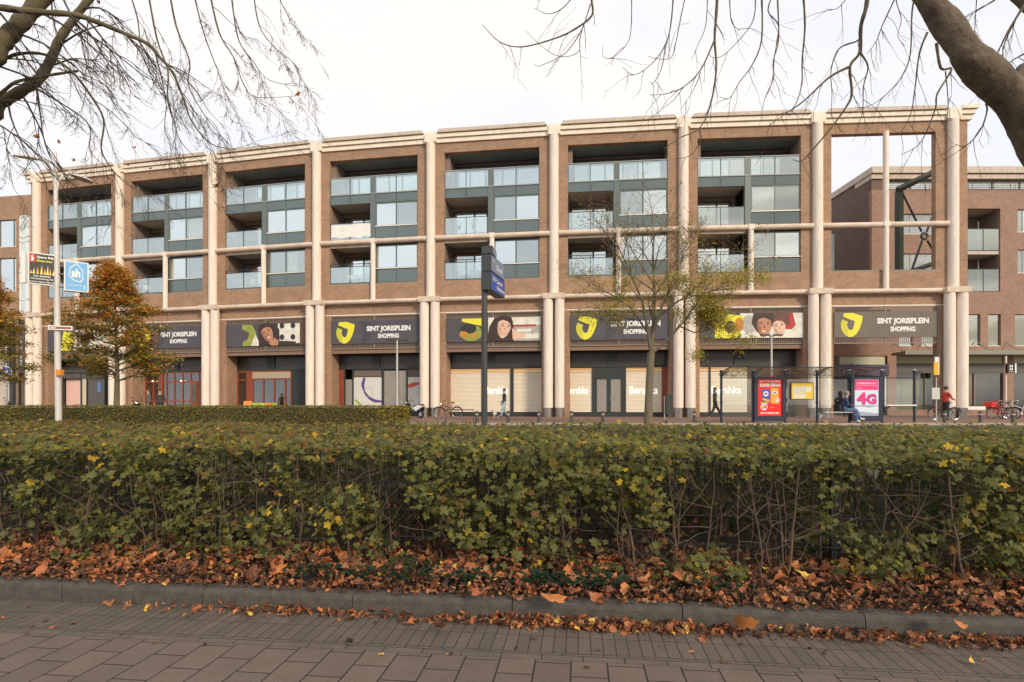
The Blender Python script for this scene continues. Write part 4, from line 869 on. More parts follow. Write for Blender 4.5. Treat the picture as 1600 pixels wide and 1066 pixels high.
# round blue one-way sign
x, D = XP(10, 30), 30
r = thing('traffic_sign', 'round blue traffic sign with a white upward arrow, on a thin pole at left', 'traffic sign', (x, D, .45))
b = MB(); b.cyl(x, D+.03, .45, ZP(573, D), .035, 8); b.build('pole', GALV, r)
def disc(cx, cz, rr, y0, y1, mi=0, k=28):
    m = MB(); m.prism([(cx+rr*math.cos(-2*math.pi*i/k), cz+rr*math.sin(-2*math.pi*i/k)) for i in range(k)], y0, y1, mi); return m
zc = ZP(582, D); disc(x, zc, .30, D-.02, D, 0).build('rim', WHITE, r); disc(x, zc, .275, D-.024, D-.021, 0).build('face', mat('traffic_blue', (.03, .10, .50), .4), r)
b = MB(); b.xz([(x-.035, zc-.19), (x+.035, zc-.19), (x+.035, zc+.03), (x+.10, zc-.03), (x+.10, zc+.06), (x, zc+.18), (x-.10, zc+.06), (x-.10, zc-.03), (x-.035, zc+.03)], D-.028); b.build('arrow', WHITE, r)

# black projecting shop sign at the right
D = 39; x0, x1, z0, z1 = XP(1574, D), XP(1586, D), ZP(583, D), ZP(568, D)
r = thing('projecting_sign', 'black square light box with white block letters on the brick pier at right', 'sign', (x0, D, z0))
b = MB(); b.box(x0, x1, D, D+.15, z0, z1); b.build('box', BLACK, r)
b = MB(); b.box(x1, x1+.1, D, D+.35, z0, z1); b.build('side', WHITE, r)
b = MB(); u = (x1-x0)/12; v = (z1-z0)/15
for k in (0, 1):
    zz = z0+(4+4.7*k)*v
    for xx in (3.6, 7.0): b.box(x0+xx*u, x0+(xx+1.3)*u, D-.01, D-.002, zz, zz+4*v)
    b.box(x0+4.9*u, x0+7.0*u, D-.01, D-.002, zz+1.4*v, zz+2.6*v)
b.box(x0+2*u, x0+10*u, D-.01, D-.002, z0+1.5*v, z0+2.1*v); b.build('lettering', WHITE, r)
b = MB(); b.cyl((x0+x1)/2-.15, D+.25, .47, ZP(556, D), .06, 10); tag(b.build('downpipe', CONC), 'pale vertical pipe on the pier behind the black light box', 'pipe')

# bollards
BOL = [(745, 'second'), (794, 'third'), (842, 'fourth'), (893, 'fifth'), (942, 'sixth'), (1085, 'seventh'), (1476, 'eighth'), (1532, 'ninth'), (1583, 'last')]
ord_ = ['leftmost grey bollard, just right of the tall dark signpost' , 'grey bollard in front of the man with the dog', 'grey bollard below the column pair left of the shop doors', 'grey bollard in front of the shuttered window left of the shop doors',
        'grey bollard in front of the shop doors', 'grey bollard right of the thin yellowing tree, below the column pair', 'grey bollard in front of the person in red with a bicycle', 'grey bollard below the red bicycle crate', 'grey bollard nearest the right edge, before the parked bicycles']
ord_[0] = 'grey bollard immediately left of the tall dark signpost'; ord_[1] = 'grey bollard at the feet of the man with the dog'
root = None
for i, (px, _) in enumerate(BOL):
    D = 25.6; x = XP(px, D)
    if root is None:
        root = thing('bollard', ord_[0], 'bollard', (x, D, .47), 0, 'bollards along the kerb'); b = MB(); b.T = Matrix.Translation((x, D, .47))
        b.lathe([(.075, 0), (.075, .44), (.082, .45), (.082, .49), (.06, .53), (0, .54)], 14); b.build('post', mat('bollard_grey', (.085, .08, .075), .5, var=.15), root, smooth=False)
        b = MB(); b.T = Matrix.Translation((x, D, .47)); b.lathe([(.077, .36), (.079, .37), (.079, .40), (.077, .41)], 14); b.build('band', GALV, root)
    else: copy_thing(root, Matrix.Translation((x, D, .47)), ord_[i])
b = MB(); xx = XP(697, 27); 
b.tube([(xx, 27, .47), (xx, 27, 1.05), (xx+1.3, 27, 1.05), (xx+1.3, 27, .47)], .025, 8); tag(b.build('cycle_rail', ANTH), 'low dark tube rail in front of the bicycle by the brick pier', 'rail')
# litter bin near the shop doors
x = XP(1041, 33); r = thing('litter_bin', 'dark green litter bin beside the right shutter and the column pair', 'litter bin', (x, 33, .47))
b = MB(); b.box(x-.02, x+.32, 32.9, 33.2, .75, 1.75); b.prism([(x-.02, 1.75), (x+.32, 1.75), (x+.25, 1.88), (x+.05, 1.88)], 32.9, 33.2); b.build('body', DGREEN, r)
b = MB(); b.cyl(x-.08, 33.05, .45, 1.75, .035, 8); b.build('post', GALV, r)

# ================================================================== BUS SHELTER
Db = 25.9; SHX = [XP(p, Db) for p in (1127, 1176.5, 1226.6, 1276.6, 1327, 1378, 1428.7)]; zb = .47; ztop = ZP(578, Db)
BS = thing('bus_shelter', 'open bus shelter of dark blue posts with frosted glass roof and bench', 'bus shelter', (SHX[3], Db, zb))
for x in SHX:
    b = MB(); b.tube([(x, Db, zb), (x, Db, ztop-.12)], .055, 12); b.tube([(x, Db, ztop-.14), (x, Db, ztop-.02)], .068, 12)
    for z in (.9, 1.55, 2.3): b.box(x-.085, x+.085, Db-.02, Db+.02, zb+z, zb+z+.03)
    p = b.build('post', NAVY, BS, smooth=True)
    b = MB(); b.ell((x, Db, ztop-.01), (.085, .085, .035), 12, 6); b.build('cap', GALV, p, smooth=True)
    b = MB(); b.prism([(x+.04, ztop-.28), (x+.08, ztop-.28), (x+.34, ztop-.06), (x+.34, ztop-.03), (x+.04, ztop-.12)], Db-.012, Db+.012); b.build('bracket', NAVY, p)
    b = MB(); b.tube([(x, Db, ztop-.10), (x, Db-1.15, ztop+.05)], .028, 6); b.tube([(x, Db, ztop-.3), (x, Db+.3, ztop-.16)], .02, 6)
    if x <= SHX[4]: b.build('roof_arm', NAVY, p)
b = MB(); b.tube([(SHX[0], Db, ztop-.36), (SHX[6], Db, ztop-.36)], .018, 6); b.build('rail', NAVY, BS)
frost = glass_mat('frosted_roof_glass', .10, (.62, .66, .60), rough=.3)
fm = mat('frost_pattern', (.50, .52, .47), .5)
b = MB(); b.add([(SHX[0]-.1, Db-1.2, ztop+.03), (SHX[4]+.95, Db-1.2, ztop+.03), (SHX[4]+.3, Db+.45, ztop-.29), (SHX[0]+.05, Db+.45, ztop-.29)], [(0, 1, 2, 3)])
rf = b.build('roof_glass', frost, BS)
b = MB(); b.tube([(SHX[0]-.1, Db-1.2, ztop+.04), (SHX[4]+.95, Db-1.2, ztop+.04)], .02, 6); b.build('roof_edge', NAVY, rf)
b = MB()                                                         # printed leaf pattern on the roof glass
for i in range(520):
    t, v = rnd.random(), rnd.random(); px_ = SHX[0]+.0+(SHX[4]+.6-SHX[0])*t; y = Db-1.15+1.55*v; z = ztop+.03-.32*(y-Db+1.2)/1.65-.008; a = rnd.random()*6.3; l = rnd.uniform(.06, .13); w2 = .03
    dx, dy = math.cos(a), math.sin(a); q = lambda u, w_: (px_+dx*u-dy*w_, y+dy*u+dx*w_, z-.32/1.65*(dy*u+dx*w_))
    b.poly([q(-l, 0), q(0, -w2), q(l, 0), q(0, w2)])
b.build('print', fm, rf)
for i in (0, 2, 3, 5):
    b = MB(); b.box(SHX[i]+.09, SHX[i+1]-.09, Db-.006, Db+.006, zb+.25, ztop-.42); p = b.build('glass_wall', GLC, BS)
    b = MB()
    for u in (.1, .37, .63, .9): b.ell((SHX[i]+(SHX[i+1]-SHX[i])*u, Db-.02, zb+1.0), (.025, .02, .025), 8, 5)
    b.build('glass_dot', GALV, p)
b = MB(); b.box(SHX[3]+.12, SHX[4]-.05, Db-.42, Db-.08, zb+.46, zb+.50); b.add([(SHX[3], Db-.05, zb+.2), (SHX[3]+.28, Db-.2, zb+.46), (SHX[3], Db-.05, zb+.46)], [(0, 1, 2), (2, 1, 0)]); b.prism([(SHX[3]+.02, zb+.22), (SHX[3]+.32, zb+.44), (SHX[3]+.3, zb+.47), (SHX[3]+.02, zb+.4)], Db-.2, Db-.1); bn = b.build('bench', mat('bench_grey', (.5, .48, .46), .4, .3), BS)
b = MB(); b.tube([(SHX[5]+.1, Db-.15, zb+.78), (SHX[6], Db-.15, zb+.78)], .035, 8); b.prism([(SHX[5]+.02, zb+.5), (SHX[5]+.25, zb+.72), (SHX[5]+.25, zb+.8), (SHX[5]+.02, zb+.7)], Db-.18, Db-.12, 1); b.build('leaning_rail', [GALV, NAVY], BS)
def adpanel(i, lab, paint, mats):
    x0, x1 = SHX[i]+.02, SHX[i+1]-.02; r = thing('poster_case', lab, 'advertising panel', ((x0+x1)/2, Db, zb), 0, 'lit poster cases in the bus shelter')
    z0, z1 = zb+.08, ZP(589, Db)
    b = MB(); b.box(x0, x1, Db-.11, Db+.08, z0, z0+.24); b.box(x0, x1, Db-.11, Db+.08, z1-.10, z1); b.box(x0, x0+.16, Db-.11, Db+.08, z0+.24, z1-.1); b.box(x1-.15, x1, Db-.11, Db+.08, z0+.24, z1-.1); b.box(x0+.1, x1-.1, Db-.0, Db+.06, z0+.1, z1-.05); b.build('case', NAVY, r)
    a0, a1, c0, c1 = x0+.16, x1-.15, z0+.24, z1-.1
    b = MB(); b.box(a0, a1, Db-.06, Db-.01, c0, c1); b.build('poster', mats[0], r)
    b = MB(); paint(b, lambda u: a0+(a1-a0)*u, lambda v: c0+(c1-c0)*v, Db-.065); b.build('print', mats[1:], r); return r
def paint_red(b, U, V, y):
    b.text('NU ÓÓK BIJ DIRK:', U(.09), U(.94), V(.90), V(.97), y, 0, bold=.05); b.text('SUPER DEALS', U(.09), U(.94), V(.79), V(.875), y, 0, bold=.06)
    b.xz([(U(.18), V(.36)), (U(.5), V(.34)), (U(.52), V(.72)), (U(.18), V(.73))], y, 1); b.xz([(U(.54), V(.34)), (U(.88), V(.32)), (U(.86), V(.74)), (U(.55), V(.76))], y, 2)
    circ2(b, U(.34), V(.60), .12, .12, y-.003, 0); circ2(b, U(.70), V(.63), .12, .07, y-.003, 0); circ2(b, U(.34), V(.60), .07, .04, y-.005, 1); circ2(b, U(.70), V(.63), .07, .03, y-.005, 1)
    b.xz([(U(.2), V(.43)), (U(.48), V(.36)), (U(.48), V(.44)), (U(.2), V(.48))], y-.003, 2); circ2(b, U(.82), V(.43), .11, .08, y-.006, 0); b.xz([(U(.14), V(.32)), (U(.4), V(.32)), (U(.4), V(.37)), (U(.14), V(.37))], y-.006, 3)
    circ2(b, U(.26), V(.24), .16, .145, y-.008, 0); b.text('2.50', U(.14), U(.38), V(.195), V(.285), y-.012, 4, bold=.04); b.text('NIEUW', U(.18), U(.36), V(.33), V(.36), y-.009, 5)
    b.text('SUPER DEAL', U(.72), U(.92), V(.42), V(.45), y-.009, 4); b.text('nergens', U(.52), U(.66), V(.205), V(.23), y, 0); b.text('DAT IS ANDERS. DIRK.', U(.12), U(.9), V(.05), V(.10), y, 0, bold=.04)
RED = mat('poster_red', (.80, .02, .015), .35, emit=.12)
adpanel(1, 'red poster in the bus shelter reading SUPER DEALS with snack bags', paint_red, [RED, WHITE, mat('bag_blue', (.06, .10, .40), .4), mat('bag_orange', (.85, .42, .06), .4), YEL, mat('price_red', (.45, .01, .06), .4), BLACK])
def paint_4g(b, U, V, y):
    b.xz([(U(.02), V(.70)), (U(.96), V(.70)), (U(.96), V(.98)), (U(.02), V(.98))], y, 0); b.text('T-MOBILE 4G', U(.08), U(.62), V(.86), V(.91), y-.004, 1, bold=.03); b.text('MAX', U(.64), U(.9), V(.86), V(.905), y-.004, 1); b.text('snel en onbeperkt bellen', U(.08), U(.9), V(.81), V(.84), y-.004, 1); b.text('T-Mobile', U(.08), U(.3), V(.735), V(.765), y-.004, 1)
    b.text('4', U(.12), U(.50), V(.30), V(.62), y, 2, bold=.06); b.text('G', U(.50), U(.90), V(.31), V(.58), y, 2, bold=.06); b.text('4', U(.10), U(.48), V(.32), V(.64), y-.004, 0, bold=.04); b.text('G', U(.49), U(.88), V(.33), V(.60), y-.004, 0, bold=.03)
    b.xz([(U(.0), V(.0)), (U(1), V(.0)), (U(1), V(.06)), (U(0), V(.13))], y, 3); b.xz([(U(0), V(.24)), (U(.3), V(.25)), (U(.6), V(.22)), (U(1), V(.27)), (U(1), V(.28)), (U(.5), V(.29)), (U(0), V(.28))], y+.002, 3)
adpanel(4, 'pale poster in the bus shelter with pink 4G lettering beside the seated person', paint_4g, [mat('poster_ice', (.66, .70, .80), .35, emit=.1), mat('magenta', (.75, .04, .22), .4, emit=.1), WHITE, mat('violet', (.20, .04, .32), .4), mat('ice_shadow', (.36, .40, .52), .5)])
x0, x1, z0, z1 = XP(1235.5, Db), XP(1269, Db), ZP(623.5, Db), ZP(599, Db)
r = thing('timetable_panel', 'yellow landscape timetable panel on the shelter glass', 'timetable', ((x0+x1)/2, Db-.05, z0))
b = MB(); b.box(x0-.03, x1+.03, Db-.07, Db-.03, z0-.03, z1+.03); b.build('frame', BLACK, r)
b = MB(); b.box(x0, x1, Db-.08, Db-.071, z0, z1); b.build('sheet', mat('timetable_yellow', (.85, .55, .06), .5), r)
b = MB(); U = lambda u: x0+(x1-x0)*u; V = lambda v: z0+(z1-z0)*v
b.xz([(U(.08), V(.3)), (U(.38), V(.3)), (U(.38), V(.8)), (U(.08), V(.8))], Db-.085, 0); b.xz([(U(.40), V(.3)), (U(.64), V(.3)), (U(.64), V(.8)), (U(.40), V(.8))], Db-.085, 0); b.xz([(U(.66), V(.45)), (U(.9), V(.45)), (U(.9), V(.8)), (U(.66), V(.8))], Db-.085, 0); b.xz([(U(.08), V(.05)), (U(.64), V(.05)), (U(.64), V(.26)), (U(.08), V(.26))], Db-.085, 0)
for i in range(9): b.xz([(U(.1), V(.35+.048*i)), (U(.36), V(.35+.048*i)), (U(.36), V(.362+.048*i)), (U(.1), V(.362+.048*i))], Db-.088, 1)
for i in range(9): b.xz([(U(.42), V(.35+.048*i)), (U(.62), V(.35+.048*i)), (U(.62), V(.362+.048*i)), (U(.42), V(.362+.048*i))], Db-.088, 1)
b.build('print', [mat('paper', (.75, .74, .62), .7), PGR], r)
# bus stop pole with yellow flag and grey timetable
D = 27.5; x = XP(1463, D); r = thing('bus_stop_sign', 'thin bus stop pole with an orange-yellow flag near the cyclist in red', 'bus stop sign', (x, D, .47))
b = MB(); b.cyl(x, D, .47, ZP(590, D), .03, 10); b.build('pole', GALV, r, smooth=True)
b = MB(); b.box(XP(1459, D), XP(1466, D), D-.03, D+.03, ZP(586, D), ZP(566, D)); f_ = b.build('flag', mat('flag_orange', (.85, .42, .02), .5), r)
b = MB(); b.box(XP(1460.5, D), XP(1465, D), D-.034, D+.03, ZP(566, D), ZP(558, D)); b.box(XP(1466, D), XP(1467, D), D-.03, D+.2, ZP(586, D), ZP(558, D)); b.build('flag_top', WHITE, r)
b = MB(); b.box(XP(1455, D), XP(1467, D), D-.06, D-.03, ZP(624, D), ZP(606, D)); b.build('timetable', mat('grey_sheet', (.55, .54, .53), .5, var=.1), r)
# ================================================================== PEOPLE, DOG, CYCLES
def skin_mesh(name, nodes, edges, matf, mats, parent, sub=2):
    """one continuous skinned body; matf(midpoint-nearest bone) gives the material slot"""
    me = bpy.data.meshes.new(name); ks = list(nodes); me.from_pydata([nodes[k][0] for k in ks], [(ks.index(a), ks.index(b_)) for a, b_ in edges], []); me.update()
    o = bpy.data.objects.new(name, me); COL.objects.link(o)
    o.modifiers.new('s', 'SKIN'); 
    for i, k in enumerate(ks):
        r_ = nodes[k][1]; r_ = (r_, r_) if not hasattr(r_, '__len__') else r_; me.skin_vertices[0].data[i].radius = r_; me.skin_vertices[0].data[i].use_root = (i == 0)
    m = o.modifiers.new('u', 'SUBSURF'); m.levels = sub; m.render_levels = sub
    dg = bpy.context.evaluated_depsgraph_get(); dg.update(); n = bpy.data.meshes.new_from_object(o.evaluated_get(dg)); bpy.data.objects.remove(o)
    n.name = name; n.materials.clear()
    for q in mats: n.materials.append(q)
    P = [(Vector(nodes[a][0]), Vector(nodes[b_][0]), matf(a, b_)) for a, b_ in edges]
    for f in n.polygons:
        c = f.center; best = (1e9, 0)
        for a, b_, mi in P:
            ab = b_-a; t = max(0, min(1, (c-a).dot(ab)/max(ab.length_squared, 1e-9))); d = (c-a-ab*t).length
            if d < best[0]: best = (d, mi)
        f.material_index = best[1]; f.use_smooth = True
    return n
SKIN = mat('skin', (.50, .29, .21), .6)
def person(label, loc, rz, J, jacket, trousers, shoe, hair, cat='person', long_hair=False, bag=None):
    """J overrides joints; local frame: faces -y, x to the figure's left side"""
    base = dict(pel=((0, 0, .95), (.15, .11)), chest=((0, .0, 1.28), (.17, .12)), sho=((0, .0, 1.43), (.14, .10)), nk=((0, -.01, 1.53), .055), hd=((0, -.03, 1.64), (.085, .10)), top=((0, -.02, 1.73), (.07, .085)),
        sl=((.19, 0, 1.41), .065), el=((.25, .02, 1.14), .05), wl=((.27, -.08, .90), .035), hl=((.27, -.11, .82), .032), sr=((-.19, 0, 1.41), .065), er=((-.25, .02, 1.14), .05), wr=((-.27, -.08, .90), .035), hr=((-.27, -.11, .82), .032),
        hipl=((.10, 0, .88), .10), kl=((.11, -.03, .50), .075), al=((.11, .02, .10), .05), tl=((.11, -.16, .04), .04), hipr=((-.10, 0, .88), .10), kr=((-.11, -.03, .50), .075), ar=((-.11, .02, .10), .05), tr=((-.11, -.16, .04), .04))
    for k, v in J.items(): base[k] = (v, base[k][1]) if not isinstance(v[0], tuple) else v
    E = [('pel', 'chest'), ('chest', 'sho'), ('sho', 'nk'), ('nk', 'hd'), ('hd', 'top'), ('sho', 'sl'), ('sl', 'el'), ('el', 'wl'), ('wl', 'hl'), ('sho', 'sr'), ('sr', 'er'), ('er', 'wr'), ('wr', 'hr'),
         ('pel', 'hipl'), ('hipl', 'kl'), ('kl', 'al'), ('al', 'tl'), ('pel', 'hipr'), ('hipr', 'kr'), ('kr', 'ar'), ('ar', 'tr')]
    def mf(a, b_):
        if b_ in ('hd', 'top', 'hl', 'hr', 'nk'): return 0
        if b_ in ('tl', 'tr'): return 3
        if b_ in ('hipl', 'kl', 'al', 'hipr', 'kr', 'ar'): return 2
        return 1
    r = thing('person', label, cat, loc, rz, None); M = W[r.name]
    me = skin_mesh('body', base, E, mf, [SKIN, jacket, trousers, shoe], r); o = bpy.data.objects.new('body', me); link(o, r, M)
    hd = Vector(base['hd'][0]); tp = Vector(base['top'][0]); 
    b = MB(); b.ell((hd.x, hd.y+.025, hd.z+.075), (.095, .105, .10), 14, 8)
    if long_hair: b.ell((hd.x, hd.y+.07, hd.z-.05), (.085, .06, .14), 12, 8)
    b.build('hair', hair, r, M, smooth=True)
    b = MB(); f = hd+Vector((0, -.10, .0))
    b.ell((f.x, f.y-.008, f.z), (.014, .02, .022), 8, 6)
    for s_ in (-1, 1): b.ell((hd.x+s_*.088, hd.y+.01, hd.z), (.012, .02, .03), 8, 6)
    b.build('face_detail', SKIN, r, M, smooth=True)
    b = MB()
    for s_ in (-1, 1): b.ell((f.x+s_*.033, f.y+.004, f.z+.025), (.012, .008, .008), 8, 5)
    b.ell((f.x, f.y+.006, f.z-.045), (.024, .008, .006), 8, 5, 1); b.build('eyes', [BLACK, mat('lip', (.35, .12, .10), .6)], r, M)
    # hands: five bent fingers each
    for wn, hn in (('wl', 'hl'), ('wr', 'hr')):
        w0, h0 = Vector(base[wn][0]), Vector(base[hn][0]); d = (h0-w0).normalized(); sd_ = d.cross(Vector((0, 1, 0))); sd_ = sd_.normalized() if sd_.length > .1 else Vector((1, 0, 0)); fw = sd_.cross(d)
        b = MB()
        for k in range(4):
            q = h0+fw*(.024*(k-1.5)); ln = (.06, .075, .07, .055)[k]; b.tube([q, q+d*ln*.5, q+d*ln*.85+sd_*.012*(1 if h0.x < 0 else -1)], [.011, .010, .007], 6)
        b.tube([w0+fw*.02, h0-d*.02-fw*.045, h0-fw*.05+d*.02], [.013, .011, .008], 6); b.build('fingers', SKIN, r, M, smooth=True)
    if bag: bag(r, M)
    return r
DJ = mat('dark_jacket', (.055, .045, .04), .85, var=.2); JEANL = mat('light_jeans', (.36, .46, .55), .85, var=.12, vscale=8); JEAN = mat('blue_jeans', (.10, .17, .33), .85, var=.15, vscale=8); SHOEW = mat('white_shoe', (.70, .68, .64), .6)
SHOED = mat('dark_shoe', (.03, .03, .03), .5); GREENC = mat('green_coat', (.055, .07, .05), .85, var=.2); NAVYJ = mat('navy_jacket', (.045, .06, .15), .8, var=.2); REDJ = mat('red_jacket', (.50, .05, .03), .75, var=.12); DTR = mat('dark_trousers', (.025, .028, .03), .85); HAIRD = mat('dark_hair', (.04, .028, .02), .7); HAIRG = mat('grey_hair', (.3, .28, .26), .8); TAN = mat('tan_shoe', (.35, .20, .10), .6); HAIRB = mat('brown_hair', (.12, .07, .04), .8)
person('person in a dark jacket and light jeans walking a small dog past the shutters', (XP(788, 35.0), 35.0, .47), R(-75),
       dict(kl=(.11, -.16, .52), al=(.11, -.22, .12), tl=(.11, -.38, .05), kr=(-.11, .03, .50), ar=(-.11, .24, .14), tr=(-.11, .12, .045), el=(.24, -.02, 1.14), wl=(.22, -.22, 1.0), hl=(.21, -.29, .97)), DJ, JEANL, SHOED, HAIRD)
person('person in a long dark green coat striding beside the left end of the shelter', (XP(1117, 32.5), 32.5, .47), R(80),
       dict(kl=(.11, -.22, .52), al=(.11, -.38, .13), tl=(.11, -.54, .08), kr=(-.11, .10, .50), ar=(-.11, .38, .17), tr=(-.11, .28, .05)), GREENC, DTR, TAN, HAIRB, long_hair=True)
# seated person, turned to the right of the photo, leaning forward
person('person in a navy jacket and blue jeans sitting on the shelter bench with crossed ankles', (XP(1316, Db), Db-.24, .47), R(68),
       dict(pel=(0, .06, .60), hipl=(.09, .0, .58), hipr=(-.09, .0, .58), kl=(.09, -.44, .60), al=(.02, -.58, .20), tl=(.0, -.76, .17), kr=(-.08, -.42, .58), ar=(-.05, -.44, .12), tr=(-.06, -.60, .05),
            chest=(0, .03, .92), sho=(0, .0, 1.07), nk=(0, -.04, 1.17), hd=(0, -.08, 1.27), top=(0, -.07, 1.36), sl=(.18, -.01, 1.05), el=(.24, -.08, .82), wl=(.16, -.28, .74), hl=(.11, -.34, .73), sr=(-.18, -.01, 1.05), er=(-.24, -.08, .82), wr=(-.16, -.28, .74), hr=(-.11, -.34, .73)), NAVYJ, JEAN, SHOEW, HAIRG)
b = MB(); b.box(-.14, .14, .12, .26, .62, 1.0); b.T = None
m_ = Matrix.Translation((XP(1308, Db), Db-.2, .47)) @ Matrix.Rotation(R(68), 4, 'Z')
b = MB(); b.ell((0, 0, .66), (.15, .11, .17), 14, 8); bk_ = b.build('shoulder_bag', DTR, None, m_, smooth=True); tag(bk_, 'dark soft bag on the bench behind the seated person', 'bag')
person('person in a red jacket and dark trousers standing beside a bicycle', (XP(1478, 30.2), 30.2, .45), R(100), dict(kl=(.12, -.02, .5), kr=(-.13, .05, .5), ar=(-.16, .14, .10), tr=(-.16, .0, .045), el=(.26, -.10, 1.16), wl=(.24, -.32, 1.08), hl=(.22, -.40, 1.06), er=(-.24, -.10, 1.16), wr=(-.2, -.34, 1.08), hr=(-.2, -.42, 1.06)), REDJ, DTR, SHOED, HAIRD)
# dog
DOGW = mat('dog_white', (.6, .56, .50), .9); DOGB = mat('dog_black', (.04, .035, .03), .9)
dn = dict(ch=((0, -.12, .27), (.075, .085)), mid=((0, .02, .28), .065), ru=((0, .16, .28), .068), nk=((0, -.22, .34), .05), hd=((0, -.29, .40), .052), mz=((0, -.38, .38), .026), t1=((0, .23, .33), .018), t2=((0, .29, .42), .010),
          fl=((.05, -.14, .18), .03), fk=((.05, -.15, .09), .018), fp=((.05, -.17, .02), .02), gl=((-.05, -.12, .18), .03), gk=((-.05, -.08, .09), .018), gp=((-.05, -.10, .02), .02),
          hl=((.05, .18, .20), .045), hk=((.05, .22, .10), .018), hp=((.05, .18, .02), .02), il=((-.05, .16, .20), .045), ik=((-.05, .17, .10), .018), ip=((-.05, .12, .02), .02))
de = [('ch', 'mid'), ('mid', 'ru'), ('ch', 'nk'), ('nk', 'hd'), ('hd', 'mz'), ('ru', 't1'), ('t1', 't2'), ('ch', 'fl'), ('fl', 'fk'), ('fk', 'fp'), ('ch', 'gl'), ('gl', 'gk'), ('gk', 'gp'), ('ru', 'hl'), ('hl', 'hk'), ('hk', 'hp'), ('ru', 'il'), ('il', 'ik'), ('ik', 'ip')]
r = thing('dog', 'small black and white dog walking left of the person in light jeans', 'dog', (XP(775, 34.6), 34.6, .47), R(-60)); M = W[r.name]
me = skin_mesh('body', dn, de, lambda a, b_: 1 if b_ in ('ru', 'hd', 't1', 'hl') else 0, [DOGW, DOGB], r, 2); link(bpy.data.objects.new('body', me), r, M)
b = MB()
for s_ in (-1, 1): b.tube([(s_*.035, -.27, .44), (s_*.055, -.26, .48), (s_*.06, -.28, .45)], [.02, .015, .005], 6)
b.build('ears', DOGB, r, M, smooth=True)

def bicycle(label, loc, rz, colr, group=None, crate=False, lean=0):
    r = thing('bicycle', label, 'bicycle', loc, rz, group); M = W[r.name] @ Matrix.Rotation(lean, 4, 'X'); W[r.name+'_'] = M
    fm_ = mat('bike_'+colr, dict(black=(.02, .02, .022), red=(.45, .02, .015), white=(.7, .7, .68), grey=(.2, .2, .2))[colr], .35)
    for xw in (-.54, .54):
        b = MB(); b.torus((xw, 0, .34), .325, .018, 28, 6); wl = b.build('wheel', RUB, r, M, smooth=True)
        b = MB(); b.torus((xw, 0, .34), .302, .011, 28, 5); b.tube([(xw, -.04, .34), (xw, .04, .34)], .022, 8)
        for k in range(14):
            t = 2*math.pi*k/14; b.tube([(xw, 0, .34), (xw+.30*math.cos(t), 0, .34+.30*math.sin(t))], .003, 3, caps=False)
        b.build('rim', CHROME, wl, M)
        b = MB(); pts = [(xw+.36*math.cos(t), 0, .34+.36*math.sin(t)) for t in np.linspace(R(20 if xw > 0 else 35), R(170), 10)]; b.tube(pts, .016, 4); b.build('mudguard', fm_, wl, M)
    b = MB(); T = lambda *p, r_=.016: b.tube(p, r_, 8)
    T((-.54, 0, .34), (-.12, 0, .30)); T((-.54, 0, .34), (-.22, 0, .72)); T((-.12, 0, .30), (-.26, 0, .88), r_=.018); T((-.12, 0, .30), (.36, 0, .66), r_=.02); T((-.2, 0, .60), (.34, 0, .78), r_=.018)
    T((.54, 0, .34), (.46, 0, .60), (.35, 0, .66), (.30, 0, .98)); T((.30, 0, .98), (.29, 0, 1.04))
    b.tube([(.12, -.27, 1.02), (.26, -.24, 1.06), (.30, 0, 1.04), (.26, .24, 1.06), (.12, .27, 1.02)], .013, 8)
    b.tube([(-.12, -.06, .30), (-.12, .06, .30)], .05, 12); b.tube([(-.12, .07, .30), (.02, .09, .22)], .012, 6); b.tube([(-.12, -.07, .30), (-.26, -.09, .38)], .012, 6)
    b.build('frame', fm_, r, M)
    b = MB(); b.ell((-.28, 0, .93), (.14, .075, .035), 12, 6); b.tube([(-.27, 0, .85), (-.28, 0, .93)], .014, 6); b.build('saddle', RUB, r, M, smooth=True)
    b = MB(); b.tube([(-.82, -.06, .76), (-.40, -.06, .76)], .008, 5); b.tube([(-.82, .06, .76), (-.40, .06, .76)], .008, 5); b.tube([(-.82, -.06, .76), (-.82, .06, .76)], .008, 5); b.tube([(-.62, -.07, .76), (-.54, -.04, .36)], .007, 5); b.tube([(-.62, .07, .76), (-.54, .04, .36)], .007, 5); b.build('rack', CHROME, r, M)
    b = MB(); b.ell((.44, 0, .86), (.04, .035, .04), 8, 6); b.build('headlight', CHROME, r, M)
    if crate:
        b = MB(); b.box(.38, .80, -.2, .2, .70, .74)
        for z in (.76, .84, .92): 
            b.box(.38, .80, -.2, -.185, z, z+.05); b.box(.38, .80, .185, .2, z, z+.05); b.box(.38, .395, -.185, .185, z, z+.05); b.box(.785, .80, -.185, .185, z, z+.05)
        for xx in (.38, .78):
            for yy in (-.205, .185): b.box(xx-.005, xx+.025, yy, yy+.02, .74, .99)
        b.build('crate', mat('crate_red', (.75, .03, .02), .4), r, M)
    return r
bicycle('black bicycle held by the person in the red jacket', (XP(1476, 31), 31, .45), R(178), 'black', lean=R(3))
bicycle('dark bicycle leaning at the brick pier left of the shutters', (XP(700, 34.5), 34.5, .47), R(180), 'black', 'parked bicycles')
for px, D, rz, c, cr_, lab in [(1556, 33.0, 200, 'red', True, 'red bicycle with a red crate in front, left of the parked group'), (1566, 34.0, 100, 'red', False, 'red bicycle seen end-on beside the red crate'), (1572, 33.2, 75, 'grey', False, 'grey bicycle with handlebars end-on, in the middle of the parked group'),
        (1583, 33.6, 70, 'black', False, 'black bicycle below the black light box sign'), (1592, 33.0, 165, 'white', False, 'white-framed bicycle at the right edge of the photo'), (1600, 34.0, 80, 'black', False, 'black bicycle cut by the right edge of the photo')]:
    bicycle(lab, (XP(px, D), D, .47), R(rz), c, 'parked bicycles', cr_, R(rnd.uniform(-5, 5)))
